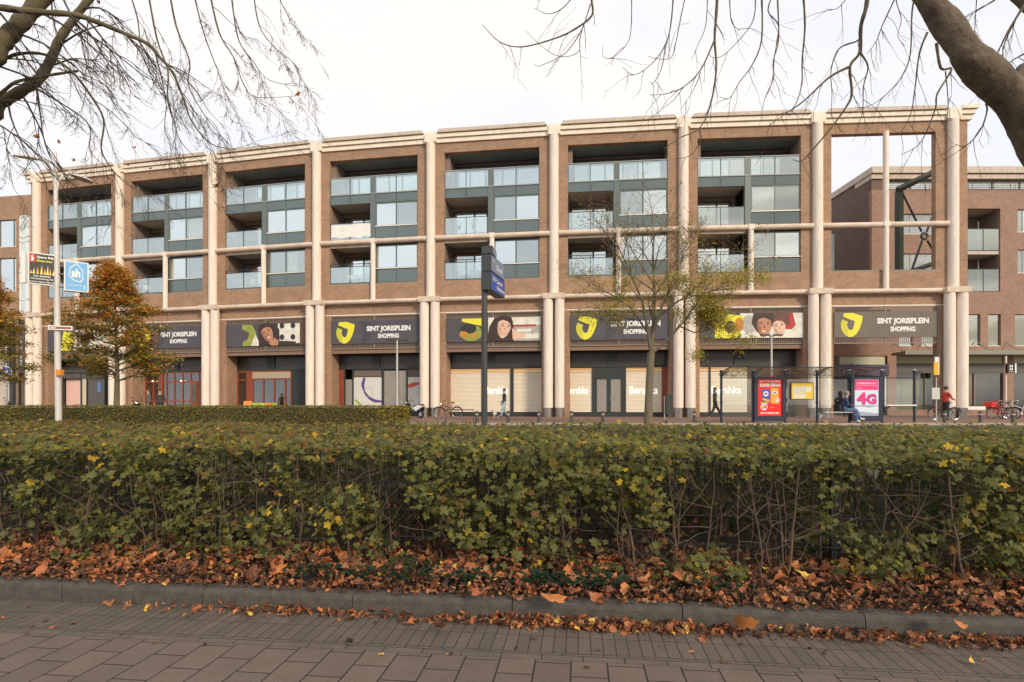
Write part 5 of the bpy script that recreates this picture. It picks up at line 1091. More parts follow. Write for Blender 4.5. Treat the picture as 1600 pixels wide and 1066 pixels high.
def scooter(lab, loc, rz):
    r = thing('scooter', lab, 'scooter', loc, rz, 'parked scooters'); M = W[r.name]
    for xw in (-.6, .6):
        b = MB(); b.torus((xw, 0, .24), .19, .055, 24, 8); wl = b.build('wheel', RUB, r, M, smooth=True); b = MB(); b.tube([(xw, -.04, .24), (xw, .04, .24)], .12, 12); b.build('rim', CHROME, wl, M)
    b = MB(); b.prism([(-.75, .45), (-.2, .28), (.15, .26), (.15, .32), (-.12, .4), (-.15, .62), (-.8, .74)], -.15, .15); b.build('body', BLACK, r, M)
    b = MB(); b.prism([(-.9, .72), (-.35, .42), (-.12, .62), (-.5, .80)], -.165, .165); b.build('fairing', WHITE, r, M); b = MB(); b.prism([(.12, .3), (.22, .28), (.48, .85), (.36, .9)], -.17, .17); b.prism([(.42, .4), (.75, .36), (.6, .5)], -.09, .09); b.build('front_shield', BLACK, r, M)
    b = MB(); b.prism([(-.78, .76), (-.15, .66), (-.14, .74), (-.5, .82), (-.78, .84)], -.13, .13); b.build('seat', RUB, r, M)
    b = MB(); b.tube([(.6, 0, .24), (.42, 0, .88), (.38, 0, 1.02)], .028, 8); b.tube([(.26, -.32, 1.05), (.38, 0, 1.02), (.26, .32, 1.05)], .018, 8)
    for s_ in (-1, 1): b.tube([(.33, s_*.2, 1.04), (.38, s_*.26, 1.22)], .008, 5); b.ell((.38, s_*.27, 1.25), (.02, .05, .04), 8, 6)
    b.build('handlebar', BLACK, r, M); b = MB(); b.ell((.47, 0, .92), (.05, .07, .06), 10, 6); b.build('headlight', CHROME, r, M); return r
scooter('black and white scooter parked beside the poster with the orange swirl', (XP(645, 34.6), 34.6, .47), R(150))
scooter('scooter with chrome headlight peeping over the trimmed hedge by the orange tree', (XP(216, 36), 36, .47), R(-70))
scooter('dark scooter behind the trimmed hedge below the round blue sign', (XP(20, 37), 37, .47), R(160))
# cafe table group and A-board in front of the restaurant
x, D = XP(385, 34.5), 34.5
r = thing('sandwich_board', 'small orange and white pavement board outside the restaurant', 'sandwich board', (x, D, .47))
b = MB(); b.add([(x-.25, D, .47), (x+.25, D, .47), (x+.25, D+.2, 1.5), (x-.25, D+.2, 1.5), (x-.25, D+.45, .47), (x+.25, D+.45, .47)], [(0, 1, 2, 3), (3, 2, 5, 4)]); b.build('frame', mat('board_orange', (.75, .28, .06), .6), r)
b = MB(); b.add([(x-.2, D+.015, .6), (x+.2, D+.015, .6), (x+.2, D+.13, 1.2), (x-.2, D+.13, 1.2)], [(0, 1, 2, 3)]); b.build('poster', WHITE, r)
def cafe_chair(lab, x, D, rz, m):
    r = thing('cafe_chair', lab, 'chair', (x, D, .47), rz, 'chairs outside the restaurant'); M = W[r.name]
    b = MB(); b.box(-.22, .22, -.22, .22, .44, .47); b.build('seat', m, r, M); b = MB(); b.box(-.22, .22, .2, .23, .55, .92); b.build('backrest', m, r, M)
    for a in (-1, 1):
        for c in (-1, 1): b = MB(); b.cyl(a*.2, c*.2, 0, .44 if c < 0 else .9, .015, 6); b.build('leg', METAL, r, M)
LG = mat('lime_plastic', (.38, .48, .06), .5); OR = mat('orange_plastic', ())
for i, (px, m, lab) in enumerate([(397, LG, 'lime green chair right of the pavement board'), (408, LG, 'lime green chair in the middle of the restaurant window'), (424, LG, 'lime green chair at the right of the restaurant window'), (415, OR, 'orange chair in front of the restaurant window')]):
    cafe_chair(lab, XP(px, 34.4), 34.4, R(rnd.uniform(-30, 30)), m)
# seated and standing people blurred in the photo outside the restaurants
person('dark-dressed person standing outside the restaurant door, seen over the trimmed hedge', (XP(250, 36), 36, .47), R(20), {}, DJ, DTR, SHOED, HAIRD)
person('person in grey standing left of the restaurant doors, seen over the trimmed hedge', (XP(232, 37), 37, .47), R(-40), {}, mat('grey_jacket', (.12, .11, .10), .85), DTR, SHOED, HAIRB)
# cloth hung on a balcony rail
b = MB(); k = 20; b.add([(UL+.1+(2.9)*i/k, .06-.012*math.sin(i*1.1), 13.0+.9*j+.05*math.sin(i*.8)*(1-j)) for i in range(k+1) for j in (0, 1)], [(2*i, 2*i+2, 2*i+3, 2*i+1) for i in range(k)])
tag(b.build('balcony_cloth', mat('cloth_white', (.8, .79, .76), .9, var=.08), None, bayM(3), smooth=True), 'white cloth hung along the upper balcony rail of the fourth bay', 'cloth')
# balcony furniture
def pchair(lab, M0, rz, m):
    r = thing('garden_chair', lab, 'chair', tuple(M0.translation), 0, 'chairs on the balconies'); M = M0 @ Matrix.Rotation(rz, 4, 'Z')
    b = MB(); b.box(-.22, .22, -.22, .22, .40, .43); b.build('seat', m, r, M); b = MB(); b.prism([(-.22, .5), (.22, .5), (.22, .75), (.12, .84), (-.12, .84), (-.22, .75)], .2, .23); b.build('backrest', m, r, M)
    for a in (-1, 1):
        for c in (-1, 1): b = MB(); b.cyl(a*.2, c*.2, 0, .6, .018, 6); b.build('leg', m, r, M)
for n, u, z, m, lab in [(4, 2.0, 9.8, WHITE, 'white garden chair on the lower balcony behind the dark signpost, left one'), (4, 2.9, 9.8, WHITE, 'white garden chair on the lower balcony nearest the dark signpost'), (3, 2.0, 9.8, WHITE, 'white garden chair on the lower balcony above the purple-swirl shop'), (2, 1.5, 15.98, LG, 'lime chair on the roof terrace of the third bay, left one'), (2, 2.9, 15.98, LG, 'lime chair on the roof terrace of the third bay, right one')]:
    pchair(lab, bayM(n) @ Matrix.Translation((u, 1.0, z)), R(rnd.uniform(-40, 40)), m)
def pot(lab, n, u, z, m):
    r = thing('potted_plant', lab, 'plant', tuple(bayM(n) @ Vector((u, .35, z))), 0, 'plants on the balconies'); M = bayM(n) @ Matrix.Translation((u, .45, z))
    b = MB(); b.lathe([(0, 0), (.10, 0), (.14, .22), (.12, .22)], 12); b.build('pot', mat('terracotta', (.4, .16, .08), .8), r, M)
    b = MB()
    for i in range(60):
        a, h, q = rnd.random()*6.3, rnd.uniform(.2, .6), rnd.uniform(.02, .2); p = Vector((math.cos(a)*q, math.sin(a)*q, h)); s_ = .05
        b.poly([p+Vector((rnd.uniform(-s_, s_), rnd.uniform(-s_, s_), rnd.uniform(-s_, s_))) for _ in range(3)], 0 if rnd.random() < .7 else 1)
    b.build('foliage', [mat('pot_green', (.08, .12, .03), .8), m], r, M)
FR = mat('flower_red', (.6, .03, .03), .6)
for n, u, z, m, lab in [(4, 1.8, 13.3, FR, 'red-flowering plant on the upper balcony rail of the fifth bay, left one'), (4, 2.8, 13.3, FR, 'red-flowering plant on the upper balcony rail of the fifth bay, right one'), (6, 1.2, 12.9, LG, 'leafy pot plant on the upper balcony right of the yellowing tree'), (1, 2.9, 13.3, CURT, 'pale bushy plant on the upper balcony of the second bay'), (5, 1.1, 12.9, WHITE, 'slim pot plant on the upper balcony above the yellowing tree')]: pot(lab, n, u, z, m)
OB = ('first', 'second', 'third', 'fourth', 'fifth', 'sixth', 'seventh')
GY = mat('plastic_beige', (.5, .44, .34), .6)
for n in range(7):
    for lvl, z in (('lower', 9.82), ('upper', 12.85)):
        if (n, lvl) in ((4, 'lower'), (3, 'lower'), (6, 'upper'), (5, 'upper'), (1, 'upper'), (4, 'upper')): continue
        if rnd.random() < .75: pchair('chair on the %s balcony of the %s bay from the left' % (lvl, OB[n]), bayM(n) @ Matrix.Translation((rnd.uniform(1.3, 3.3), rnd.uniform(.6, 1.2), z)), R(rnd.uniform(-60, 60)), rnd.choice([WHITE, GY, LG, ANTH]))
        if rnd.random() < .75: pot('potted plant on the %s balcony of the %s bay from the left' % (lvl, OB[n]), n, rnd.uniform(1.1, 3.6), z+.05, rnd.choice([FR, LG, CURT]))
# ================================================================== VEGETATION
def lm(name, c, rough=.6, var=.25):
    m = mat(name, c, rough, var=var, vscale=7, spec=.12); nt = m.node_tree; b = nt.nodes['Principled BSDF']; b.inputs['Subsurface Weight'].default_value = 0
    o = nt.nodes['Material Output']; t = nt.nodes.new('ShaderNodeBsdfTranslucent'); t.inputs[0].default_value = (c[0]*1.3, c[1]*1.4, c[2], 1); mx = nt.nodes.new('ShaderNodeMixShader'); mx.inputs[0].default_value = .34
    nt.links.new(b.outputs[0], mx.inputs[1]); nt.links.new(t.outputs[0], mx.inputs[2]); nt.links.new(mx.outputs[0], o.inputs[0]); return m
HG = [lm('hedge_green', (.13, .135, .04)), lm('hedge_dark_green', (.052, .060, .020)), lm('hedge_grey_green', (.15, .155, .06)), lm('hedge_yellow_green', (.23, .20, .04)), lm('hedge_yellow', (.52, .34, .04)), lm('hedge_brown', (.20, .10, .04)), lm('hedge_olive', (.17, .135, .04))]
TWIG = mat('twig_bark', (.105, .072, .046), .9, var=.3, vscale=6)
DTWIG = mat('dark_twig', (.05, .036, .026), .9, var=.3, vscale=6)
# field-maple leaf: five blunt lobes
ml_r = np.array([.28, .50, .74, .70, .50, .88, .98, .88, .54, .92, 1.05, .92, .54, .88, .98, .88, .50, .70, .74, .50]); MLV, MLT = leaf_template(ml_r, cup=.22, fold=.12)
sm_v = np.array([(0, -1, 0), (.45, 0, .08), (0, 1, 0), (-.45, 0, .08)]); sm_t = np.array([(0, 1, 2), (0, 2, 3)])
def pick(n, w_): return NP.choice(len(w_), size=n, p=np.array(w_)/sum(w_))
def k2w(a, b, z): return np.stack([K0.x+UA.x*a+UB.x*b, K0.y+UA.y*a+UB.y*b, z], 1)
nrmw = lambda a, b, z: np.stack([UA.x*a+UB.x*b, UA.y*a+UB.y*b, z], 1)
def dens(a, z): return np.sin(a*2.1+1.3)+np.sin(a*5.3+z*4+.7)+.8*np.sin(a*1.1-z*6.0)+.7*np.sin(a*9.7-z*3.1+2)
# --- front hedge
H1 = thing('hedge', 'wide waist-high field maple hedge growing through a black mesh fence, nearest the camera', 'hedge', tuple(KP(0, .7, .1)))
P, Nn, Sz, Mi = [], [], [], []
nc = 2500                                                   # leafy shoots on the front face
ca = NP.uniform(-6.2, 6.2, nc); cz = .16+.84*NP.beta(1.35, 1.0, nc); cb = np.where(NP.random_sample(nc) < .5, NP.uniform(.36, .62, nc), NP.uniform(.76, 1.0, nc))
keep = (dens(ca, cz)*1.3+1.0*(cz-.40)+NP.normal(size=nc)*.45) > .22
ca, cz, cb = ca[keep], cz[keep], cb[keep]
ea = NP.uniform(-6, 6, 260); ez = NP.uniform(.13, .34, 260); ok_ = (np.sin(ea*2.3)+np.sin(ea*5.9+1)) > -.3; ca = np.concatenate([ca, ea[ok_]]); cz = np.concatenate([cz, ez[ok_]]); cb = np.concatenate([cb, NP.uniform(.28, .6, ok_.sum())])
for a, b_, z in zip(ca, cb, cz):
    k = NP.randint(7, 16); yel = NP.random_sample() < .035
    o = NP.normal(size=(k, 3))*np.array([.055, .05, .045])
    P.append(k2w(a+o[:, 0], np.maximum(b_+o[:, 1], .22), np.clip(z+o[:, 2]-.04*(z < .25), .14, 1.04)))
    Nn.append(nrmw(NP.normal(size=k)*.45, -.75+NP.normal(size=k)*.35, .75+NP.normal(size=k)*.4)); Sz.append(NP.uniform(.013, .037, k)*NP.choice([.8, 1.0, 1.15]))
    Mi.append(pick(k, (1, 1, 2, 6, 9, 2, 3)) if yel else pick(k, (30, 22, 30, 8, 1.2, 1.5, 7)))
def block(n, a0, a1, b0, b1, z0, z1, s0, s1, wts, up=.9, fr=-.3):
    a = NP.uniform(a0, a1, n); b_ = NP.uniform(b0, b1, n); z = NP.uniform(z0, z1, n)
    P.append(k2w(a, b_, z)); Nn.append(nrmw(NP.normal(size=n)*.5, fr+NP.normal(size=n)*.45, up+NP.normal(size=n)*.4)); Sz.append(NP.uniform(s0, s1, n)); Mi.append(pick(n, wts))
block(3200, -6.2, 6.2, .85, 1.5, .5, .98, .02, .036, (18, 60, 10, 2, 0, 3, 6))
block(5200, -8.5, 8.5, 1.6, 2.6, .12, .97, .03, .05, (8, 80, 4, 0, 0, 10, 2))  # inner leaves mostly dark green: interior shade put into the leaf colour
block(9000, -9.5, 9.5, .75, 6.0, .72, .93, .035, .055, (15, 65, 10, 3, 0, 5, 5))  # leaf layer added under the top to block light from the interior
block(6000, -9, 9, 2.6, 6.5, .12, .9, .045, .07, (8, 80, 4, 0, 0, 10, 2))
block(700, -6.2, 6.2, .9, 1.8, .15, .6, .025, .04, (15, 50, 10, 2, 0, 12, 6))
# top surface: undulating, clumpy, sprigs sticking up; browner at left, greener at right
n = 25000; b_ = .42+7.6*NP.beta(1.0, 1.7, n); a = NP.uniform(-1, 1, n)*(5.6+b_*1.05)
topz = .985+.022*np.sin(a*1.9+b_)+.018*np.sin(b_*3.1+a*.7)+.015*np.sin(a*5.1-b_*2)-.010*np.clip(b_-2, 0, 9)
z = topz-np.abs(NP.normal(size=n))*.045+.02
sp = NP.random_sample(n) < .05; z[sp] = topz[sp]+NP.uniform(.01, .075, sp.sum())
P.append(k2w(a, b_, z)); Nn.append(nrmw(NP.normal(size=n)*.45, -.25+NP.normal(size=n)*.4, 1.0+NP.normal(size=n)*.3)); Sz.append(NP.uniform(.018, .034, n)*(1+.05*b_))
left = 1/(1+np.exp((a+.5+np.sin(b_*2)*.8)/1.2)); patch = np.sin(a*2.3+b_*1.7)+np.sin(a*.9-b_*2.9)
mi = np.zeros(n, dtype=int); u = NP.random_sample(n)
wl = np.array([12, 6, 12, 22, 3, 24, 28]); wr = np.array([26, 10, 20, 30, 2, 4, 14]); 
for kk, wv in ((0, wl/wl.sum()), (1, wr/wr.sum())):
    s_ = (NP.random_sample(n) < left) == (kk == 0); mi[s_] = NP.choice(7, size=s_.sum(), p=wv)
yp = (patch > 1.5) & (u < .12); mi[yp] = 4; Mi.append(mi)
P = np.concatenate(P); Nn = np.concatenate(Nn); Sz = np.concatenate(Sz); Mi = np.concatenate(Mi)
v, f = scatter(P, Nn, Sz, MLV, MLT, jit=.18)
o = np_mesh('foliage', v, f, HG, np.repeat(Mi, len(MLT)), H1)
# stems and twigs
b = MB()
def wig(p, q, r0, r1, n=5, j=.03, mi=0, sides=5):
    p, q = Vector(p), Vector(q); pts = [p.lerp(q, i/n)+Vector((rnd.uniform(-j, j), rnd.uniform(-j, j), rnd.uniform(-j, j)*.3))*(1 if 0 < i < n else 0) for i in range(n+1)]
    b.tube(pts, [r0+(r1-r0)*i/n for i in range(n+1)], sides, mi, caps=False); return pts
for i in range(150):
    a = rnd.uniform(-6, 6); bb_ = rnd.uniform(.42, 1.1); r0 = rnd.choice([.004, .005, .007, .010])
    pts = wig(KP(a, bb_, .08), KP(a+rnd.uniform(-.15, .15), bb_+rnd.uniform(-.1, .1), rnd.uniform(.8, 1.0)), r0, r0*.5, 6, .02, 0)
    for k in range(rnd.randint(4, 8)):
        p = pts[rnd.randint(1, 5)]; t = rnd.uniform(.12, .35); ang = rnd.uniform(0, 6.28)
        wig(p, p+Vector((math.cos(ang)*t, math.sin(ang)*t*.5, rnd.uniform(-.02, .28))), .0035, .0015, 4, .02, 0, 4)
for i in range(900):                                          # bare twigs in the clipped top
    a = rnd.uniform(-7, 7); bb_ = rnd.uniform(.4, 4.5); z0 = rnd.uniform(.9, .99); ang = rnd.uniform(0, 6.28); t = rnd.uniform(.08, .3)
    wig(KP(a, bb_, z0), KP(a+math.cos(ang)*t, bb_+math.sin(ang)*t, z0+rnd.uniform(0, .07)), .003, .0015, 3, .015, 0, 4)
for i in range(130):                                           # long crossing shoots on the front
    a = rnd.uniform(-5.5, 5.5); bb_ = rnd.uniform(.38, .6); z0 = rnd.uniform(.3, .8); t = rnd.uniform(.2, .6); ang = rnd.uniform(-2.8, 2.8)
    wig(KP(a, bb_, z0), KP(a+math.cos(ang)*t, bb_, max(.15, min(1.0, z0+math.sin(ang)*t*.8))), .0032, .0015, 5, .02, 0, 4)
b.build('stems', [TWIG], H1)
# dense dark core so that the hedge keeps its bulk from the side
b = MB(); nb2 = 40
for i in range(340):
    a = rnd.uniform(-8, 8); bb_ = rnd.uniform(1.2, 5.5); b.tube([KP(a, bb_, .1), KP(a+rnd.uniform(-.1, .1), bb_, .93)], [.014, .006], 4, caps=False)
    for k in range(6):
        z0 = rnd.uniform(.3, .9); ang = rnd.uniform(0, 6.28); b.tube([KP(a, bb_, z0), KP(a+math.cos(ang)*.35, bb_+math.sin(ang)*.35, z0+.15)], [.006, .003], 3, caps=False)
b.build('inner_branches', [DTWIG], H1)
# --- mesh fence
FN = thing('mesh_fence', 'black double-rod mesh fence standing inside the front hedge', 'fence', tuple(KP(0, .69, .1)))
FB = mat('fence_black', (.012, .013, .013), .45)
posts = [-7.05, -4.62, -2.19+.0, .24, 2.67-.13, 5.1, 7.5]; posts = [(-2.62+2.38*k) for k in range(-2, 5)]
zf0, zf1 = .14, .945
b = MB(); a = posts[0]
while a < posts[-1]: b.tube([KP(a, .69, zf0), KP(a, .69, zf1)], .0036, 4, caps=False); a += .05
zz = zf0+.02
for k in range(5):
    z = zf1-.02-k*.2
    if z > zf0: b.tube([KP(posts[0], .684, z), KP(posts[-1], .684, z)], .004, 4, caps=False); b.tube([KP(posts[0], .696, z), KP(posts[-1], .696, z)], .004, 4, caps=False)
b.build('mesh_panel', FB, FN)
for a in posts:
    b = MB(); b.box(a-.03, a+.03, .71, .75, .05, .955); b.box(a-.033, a+.033, .707, .753, .955, .965); b.build('post', FB, FN, MK)
# --- leaf litter
LC = [mat('leaf_rust', (.35, .115, .042), .7, var=.35, vscale=14), mat('leaf_brown', (.13, .052, .026), .8, var=.35, vscale=14), mat('leaf_tan', (.31, .15, .07), .75, var=.3, vscale=14), mat('leaf_dark', (.07, .032, .018), .85, var=.3, vscale=14), mat('leaf_orange', (.50, .18, .055), .65, var=.3, vscale=14), mat('leaf_yellow', (.65, .42, .08), .65, var=.2, vscale=14)]
pl_r = np.array([.26, .50, .70, .58, .90, .68, .76, .62, 1.04, .62, .76, .68, .90, .58, .70, .50]); 
def plane_leaf(curl, cx=0, seed=0):
    r_ = np.random.RandomState(seed); n = len(pl_r); a = np.linspace(-math.pi/2, 1.5*math.pi, n, endpoint=False); rad = pl_r*(1+r_.uniform(-.12, .12, n))
    ring = [(0, 0)]+[(math.cos(t)*q*.5, math.sin(t)*q*.5) for t, q in zip(a, rad)]+[(math.cos(t)*q, math.sin(t)*q) for t, q in zip(a, rad)]
    v = np.array([(x, y, 0) for x, y in ring]); ax = r_.uniform(0, 3.14); d = v[:, 0]*math.cos(ax)+v[:, 1]*math.sin(ax); e_ = -v[:, 0]*math.sin(ax)+v[:, 1]*math.cos(ax)
    ang = d*curl; rr = 1/curl; nx = rr*np.sin(ang); nz_ = rr*(1-np.cos(ang)); v[:, 0] = nx*math.cos(ax)-e_*math.sin(ax); v[:, 1] = nx*math.sin(ax)+e_*math.cos(ax); v[:, 2] = nz_+.12*np.sin(e_*4+seed)*np.abs(e_)
    t = [(0, i+1, (i+1) % n+1) for i in range(n)]
    for i in range(n): j = (i+1) % n; t += [(i+1, n+i+1, n+j+1), (i+1, n+j+1, j+1)]
    return v, np.array(t)
LT = [plane_leaf(c, 0, i) for i, c in enumerate((.5, 1.3, 2.0, 2.6, 3.2, 3.8, 4.4))]
def litter(n, fa, fb, fz, s0, s1, tilt, wts):
    V_, F_, M_ = [], [], []; base = 0
    for k, (tv, tt) in enumerate(LT):
        m = n//len(LT); a, b__ = fa(m), fb(m); p = k2w(a, b__, fz(a, b__)); nn = nrmw(NP.normal(size=m)*tilt, NP.normal(size=m)*tilt-.15, np.ones(m)); 
        v_, f_ = scatter(p, nn, NP.uniform(s0, s1, m)*(1 if k < 3 else .85), tv, tt); V_.append(v_); F_.append(f_+base); base += len(v_); M_.append(np.repeat(pick(m, wts), len(tt)))
    return np.concatenate(V_), np.concatenate(F_), np.concatenate(M_)
WT = (24, 36, 12, 26, 5, 1)
zb_ = lambda a, b__: .13+NP.uniform(0, .055, len(a))+.05*np.clip(b__-.15, 0, .3)/.3
parts = [litter(4200, lambda m: NP.uniform(-5.8, 5.8, m), lambda m: .085+1.15*NP.beta(1, 1.6, m), zb_, .018, .060, .8, WT),
         litter(4200, lambda m: NP.uniform(-5.2, 5.2, m), lambda m: .075+.6*NP.beta(1, 1.6, m), zb_, .010, .028, 1.2, (18, 42, 12, 28, 3, 1)),
         litter(520, lambda m: NP.uniform(-5.2, 5.2, m), lambda m: .18+.6*NP.random_sample(m), lambda a, b__: .16+NP.uniform(0, .06, len(a)), .045, .085, .7, (40, 22, 15, 3, 18, 2)),
         litter(900, lambda m: NP.uniform(-8, 8, m), lambda m: 1.2+1.6*NP.random_sample(m), lambda a, b__: .15+NP.uniform(0, .03, len(a)), .04, .08, .4, WT)]
def gut_b(m): return -.015-np.abs(NP.normal(size=m))*.055
def gut_a(m):                                                 # denser in drifts and to the right
    a = NP.uniform(-3.2, 4.4, m*4); w_ = (.25+.75*(1/(1+np.exp(-(a-.5)))))*(.25+(np.sin(a*3.1)+np.sin(a*1.3+1)+1.2).clip(0)/2); w_ *= (a > -2.75); return NP.choice(a, m, p=w_/w_.sum())
parts.append(litter(1300, gut_a, gut_b, lambda a, b__: .004+NP.uniform(0, .02, len(a)), .008, .02, 1.2, (22, 38, 14, 22, 4, 1)))
parts.append(litter(1050, gut_a, gut_b, lambda a, b__: .006+NP.uniform(0, .045, len(a))*(1-np.clip(-b__/.16, 0, 1)), .014, .046, .9, (26, 30, 16, 14, 10, 3)))
parts.append(litter(1500, lambda m: NP.uniform(-5, 5, m), lambda m: NP.uniform(.045, .15, m)+.03*NP.normal(size=m), lambda a, b__: .122+NP.uniform(0, .02, len(a)), .010, .034, .8, WT))
parts.append(litter(36, lambda m: NP.uniform(-3.2, 3.2, m), lambda m: NP.uniform(-.6, -.12, m), lambda a, b__: .004+0*a, .012, .03, .1, WT))
V_, F_, M_, base = [], [], [], 0
for v_, f_, m_ in parts: V_.append(v_); F_.append(f_+base); base += len(v_); M_.append(m_)
tag(np_mesh('leaf_litter', np.concatenate(V_), np.concatenate(F_), LC, np.concatenate(M_)), 'drift of brown plane leaves under the hedge and along the gutter', 'fallen leaves', kind='stuff')
# individually readable big leaves
hero = [(1165, 985, 4, .085, 'large upright orange leaf standing against the kerb right of centre'), (1497, 975, 4, .075, 'curled tan leaf lying over the kerb edge near the right'), (530, 915, 0, .07, None), (748, 932, 0, .075, None), (865, 938, 4, .10, 'broad orange leaf on the bed just right of the photo centre'), (935, 935, 0, .07, None), (1250, 945, 2, .07, None), (125, 885, 0, .07, None), (330, 890, 0, .08, None), (435, 888, 4, .06, 'round orange leaf standing on edge under the hedge, left of centre'),
        (410, 948, 4, .045, None), (310, 955, 0, .055, None), (390, 960, 5, .035, 'small rolled yellow leaf in the gutter at left'), (688, 983, 1, .065, 'long curled rust leaf in the gutter left of the photo centre'), (832, 990, 2, .035, None), (942, 982, 0, .05, None), (545, 1005, 3, .045, 'dark blurred leaf lying on the gutter bricks'), (1330, 1000, 1, .05, None), (1435, 1015, 2, .05, None), (1520, 1037, 5, .03, 'small pale yellow leaf on the paving at right'), (1015, 925, 2, .06, None), (1480, 972, 4, .06, None), (690, 905, 4, .055, None), (1110, 915, 2, .075, None), (1395, 925, 1, .08, None)]
for i, (px, py, ci, s_, lab) in enumerate(hero):
    zg = .16 if py < 950 else (.03 if py < 1000 else .012)
    if py in (985, 975): zg = .06 if py == 985 else .14
    D = F*(EYE-zg)/(py-YH); tv, tt = LT[(i*3) % 7 if ci != 4 else (0, 1)[i % 2]]; v_ = tv*s_
    me = bpy.data.meshes.new('fallen_leaf'); me.from_pydata([tuple(q) for q in v_], [], [tuple(int(w2) for w2 in q) for q in tt]); me.materials.append(LC[ci]); 
    for p_ in me.polygons: p_.use_smooth = True
    o = bpy.data.objects.new('fallen_leaf', me); up = .9 if lab and ('upright' in lab or 'standing' in lab) else rnd.uniform(-.2, .6)
    link(o, None, Matrix.Translation(PX(px, py, D)+Vector((0, 0, .008 if not up > .7 else s_*.4))) @ Euler((up, rnd.uniform(-.3, .3), rnd.uniform(0, 6.3)) if up < .8 else (.95, .25, 2.5)).to_matrix().to_4x4())
    tag(o, lab or 'dry curled plane leaf lying on the leaf drift by the kerb', 'fallen leaf', 'single fallen leaves by the kerb')
# ivy
ivr = np.array([.35, .75, .55, 1.0, .55, .75, .35, .5]); IV, IT = leaf_template(np.array([.3, .7, .95, .6, 1.0, .6, .95, .7]), cup=.15)
ia, ib, iz = [], [], []
for (px, py) in [(470, 905), (500, 910), (560, 915), (620, 920), (640, 905), (700, 915), (720, 925), (830, 935), (880, 930), (930, 930), (790, 905), (665, 890), (960, 945), (850, 915), (1150, 940)]:
    D = F*(EYE-.18)/(py-YH); a0, b0 = kab(XP(px, D), D); k = 26; ia.append(a0+NP.normal(size=k)*.09); ib.append(np.maximum(.17, b0+NP.normal(size=k)*.07)); iz.append(.17+NP.uniform(0, .09, k))
ia, ib, iz = map(np.concatenate, (ia, ib, iz)); n = len(ia)
v, f = scatter(k2w(ia, ib, iz), nrmw(NP.normal(size=n)*.4, -.4+NP.normal(size=n)*.3, 1+0*ia), NP.uniform(.014, .028, n), IV, IT)
tag(np_mesh('ivy', v, f, [lm('ivy_dark', (.025, .048, .028)), lm('ivy_mid', (.045, .075, .035))], np.repeat(pick(n, (3, 1)), len(IT))), 'patches of dark green ivy creeping among the leaves at the kerb', 'ivy', kind='stuff')

# --- trimmed hedge beyond the road
H2 = thing('trimmed_hedge', 'long clipped box-shaped hedge in the middle distance at left', 'hedge', (-14, 20.5, .4))
hx0, hx1, hy0, hy1, hz0, hz1 = -24, XP(632, 20.2), 19.9, 21.3, .38, 1.235
b = MB(); nx, nz3 = 150, 8
b.box(hx0, hx1-.06, hy0+.07, hy1-.07, hz0, hz1-.05); b.build('core', mat('hedge_core', (.055, .048, .028), .95, var=.5, vscale=14), H2)
n = 21000
def h2(n, face):
    if face == 'f': x = NP.uniform(hx0, hx1, n); z = hz0+.03+(hz1-hz0)*NP.random_sample(n)**.85; keep = (z > hz0+.22) | (NP.random_sample(n) < .45); x, z = x[keep], z[keep]; n = len(x); y = hy0+NP.uniform(-.03, .09, n)+.02*np.sin(x*3); nn = (0, -1, .5)
    elif face == 't': x = NP.uniform(hx0, hx1, n); y = NP.uniform(hy0, hy1, n); z = hz1+NP.normal(size=n)*.018; nn = (0, -.3, 1)
    else: y = NP.uniform(hy0, hy1, n); z = NP.uniform(hz0, hz1, n); x = hx1+NP.uniform(-.06, .03, n); nn = (1, -.2, .4)
    return np.stack([x, y, z], 1), np.array(nn)[None]+NP.normal(size=(n, 3))*.45
PP, NN_ = zip(*[h2(19000, 'f'), h2(6500, 't'), h2(1400, 'e')]); PP = np.concatenate(PP); NN_ = np.concatenate(NN_); n = len(PP)
v, f = scatter(PP, NN_, NP.uniform(.020, .038, n), np.array([(0, -1, 0), (.6, 0, .1), (0, 1, 0), (-.6, 0, .1)]), sm_t)
low = PP[:, 2] < .72; rt = (PP[:, 0] > hx1-.95); yl = (np.sin(PP[:, 0]*1.7)+np.sin(PP[:, 0]*.73+2)) > 1.2
mi = np.where(low & ~rt, pick(n, (12, 10, 26, 8, .5, 30, 24)), pick(n, (22, 8, 28, 24, 2, 12, 22))); mi = np.where(rt, pick(n, (16, 8, 6, 34, 22, 4, 18)), mi); mi = np.where(yl & (NP.random_sample(n) < .25), 3, mi)
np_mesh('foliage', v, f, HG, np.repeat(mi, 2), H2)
b = MB()
for i in range(260):
    x = rnd.uniform(hx0, hx1-.1); b.tube([(x, hy0+.02, hz0-.05), (x+rnd.uniform(-.08, .08), hy0+.03, hz0+.4)], [.012, .006], 4, caps=False)
b.build('stems', TWIG, H2)

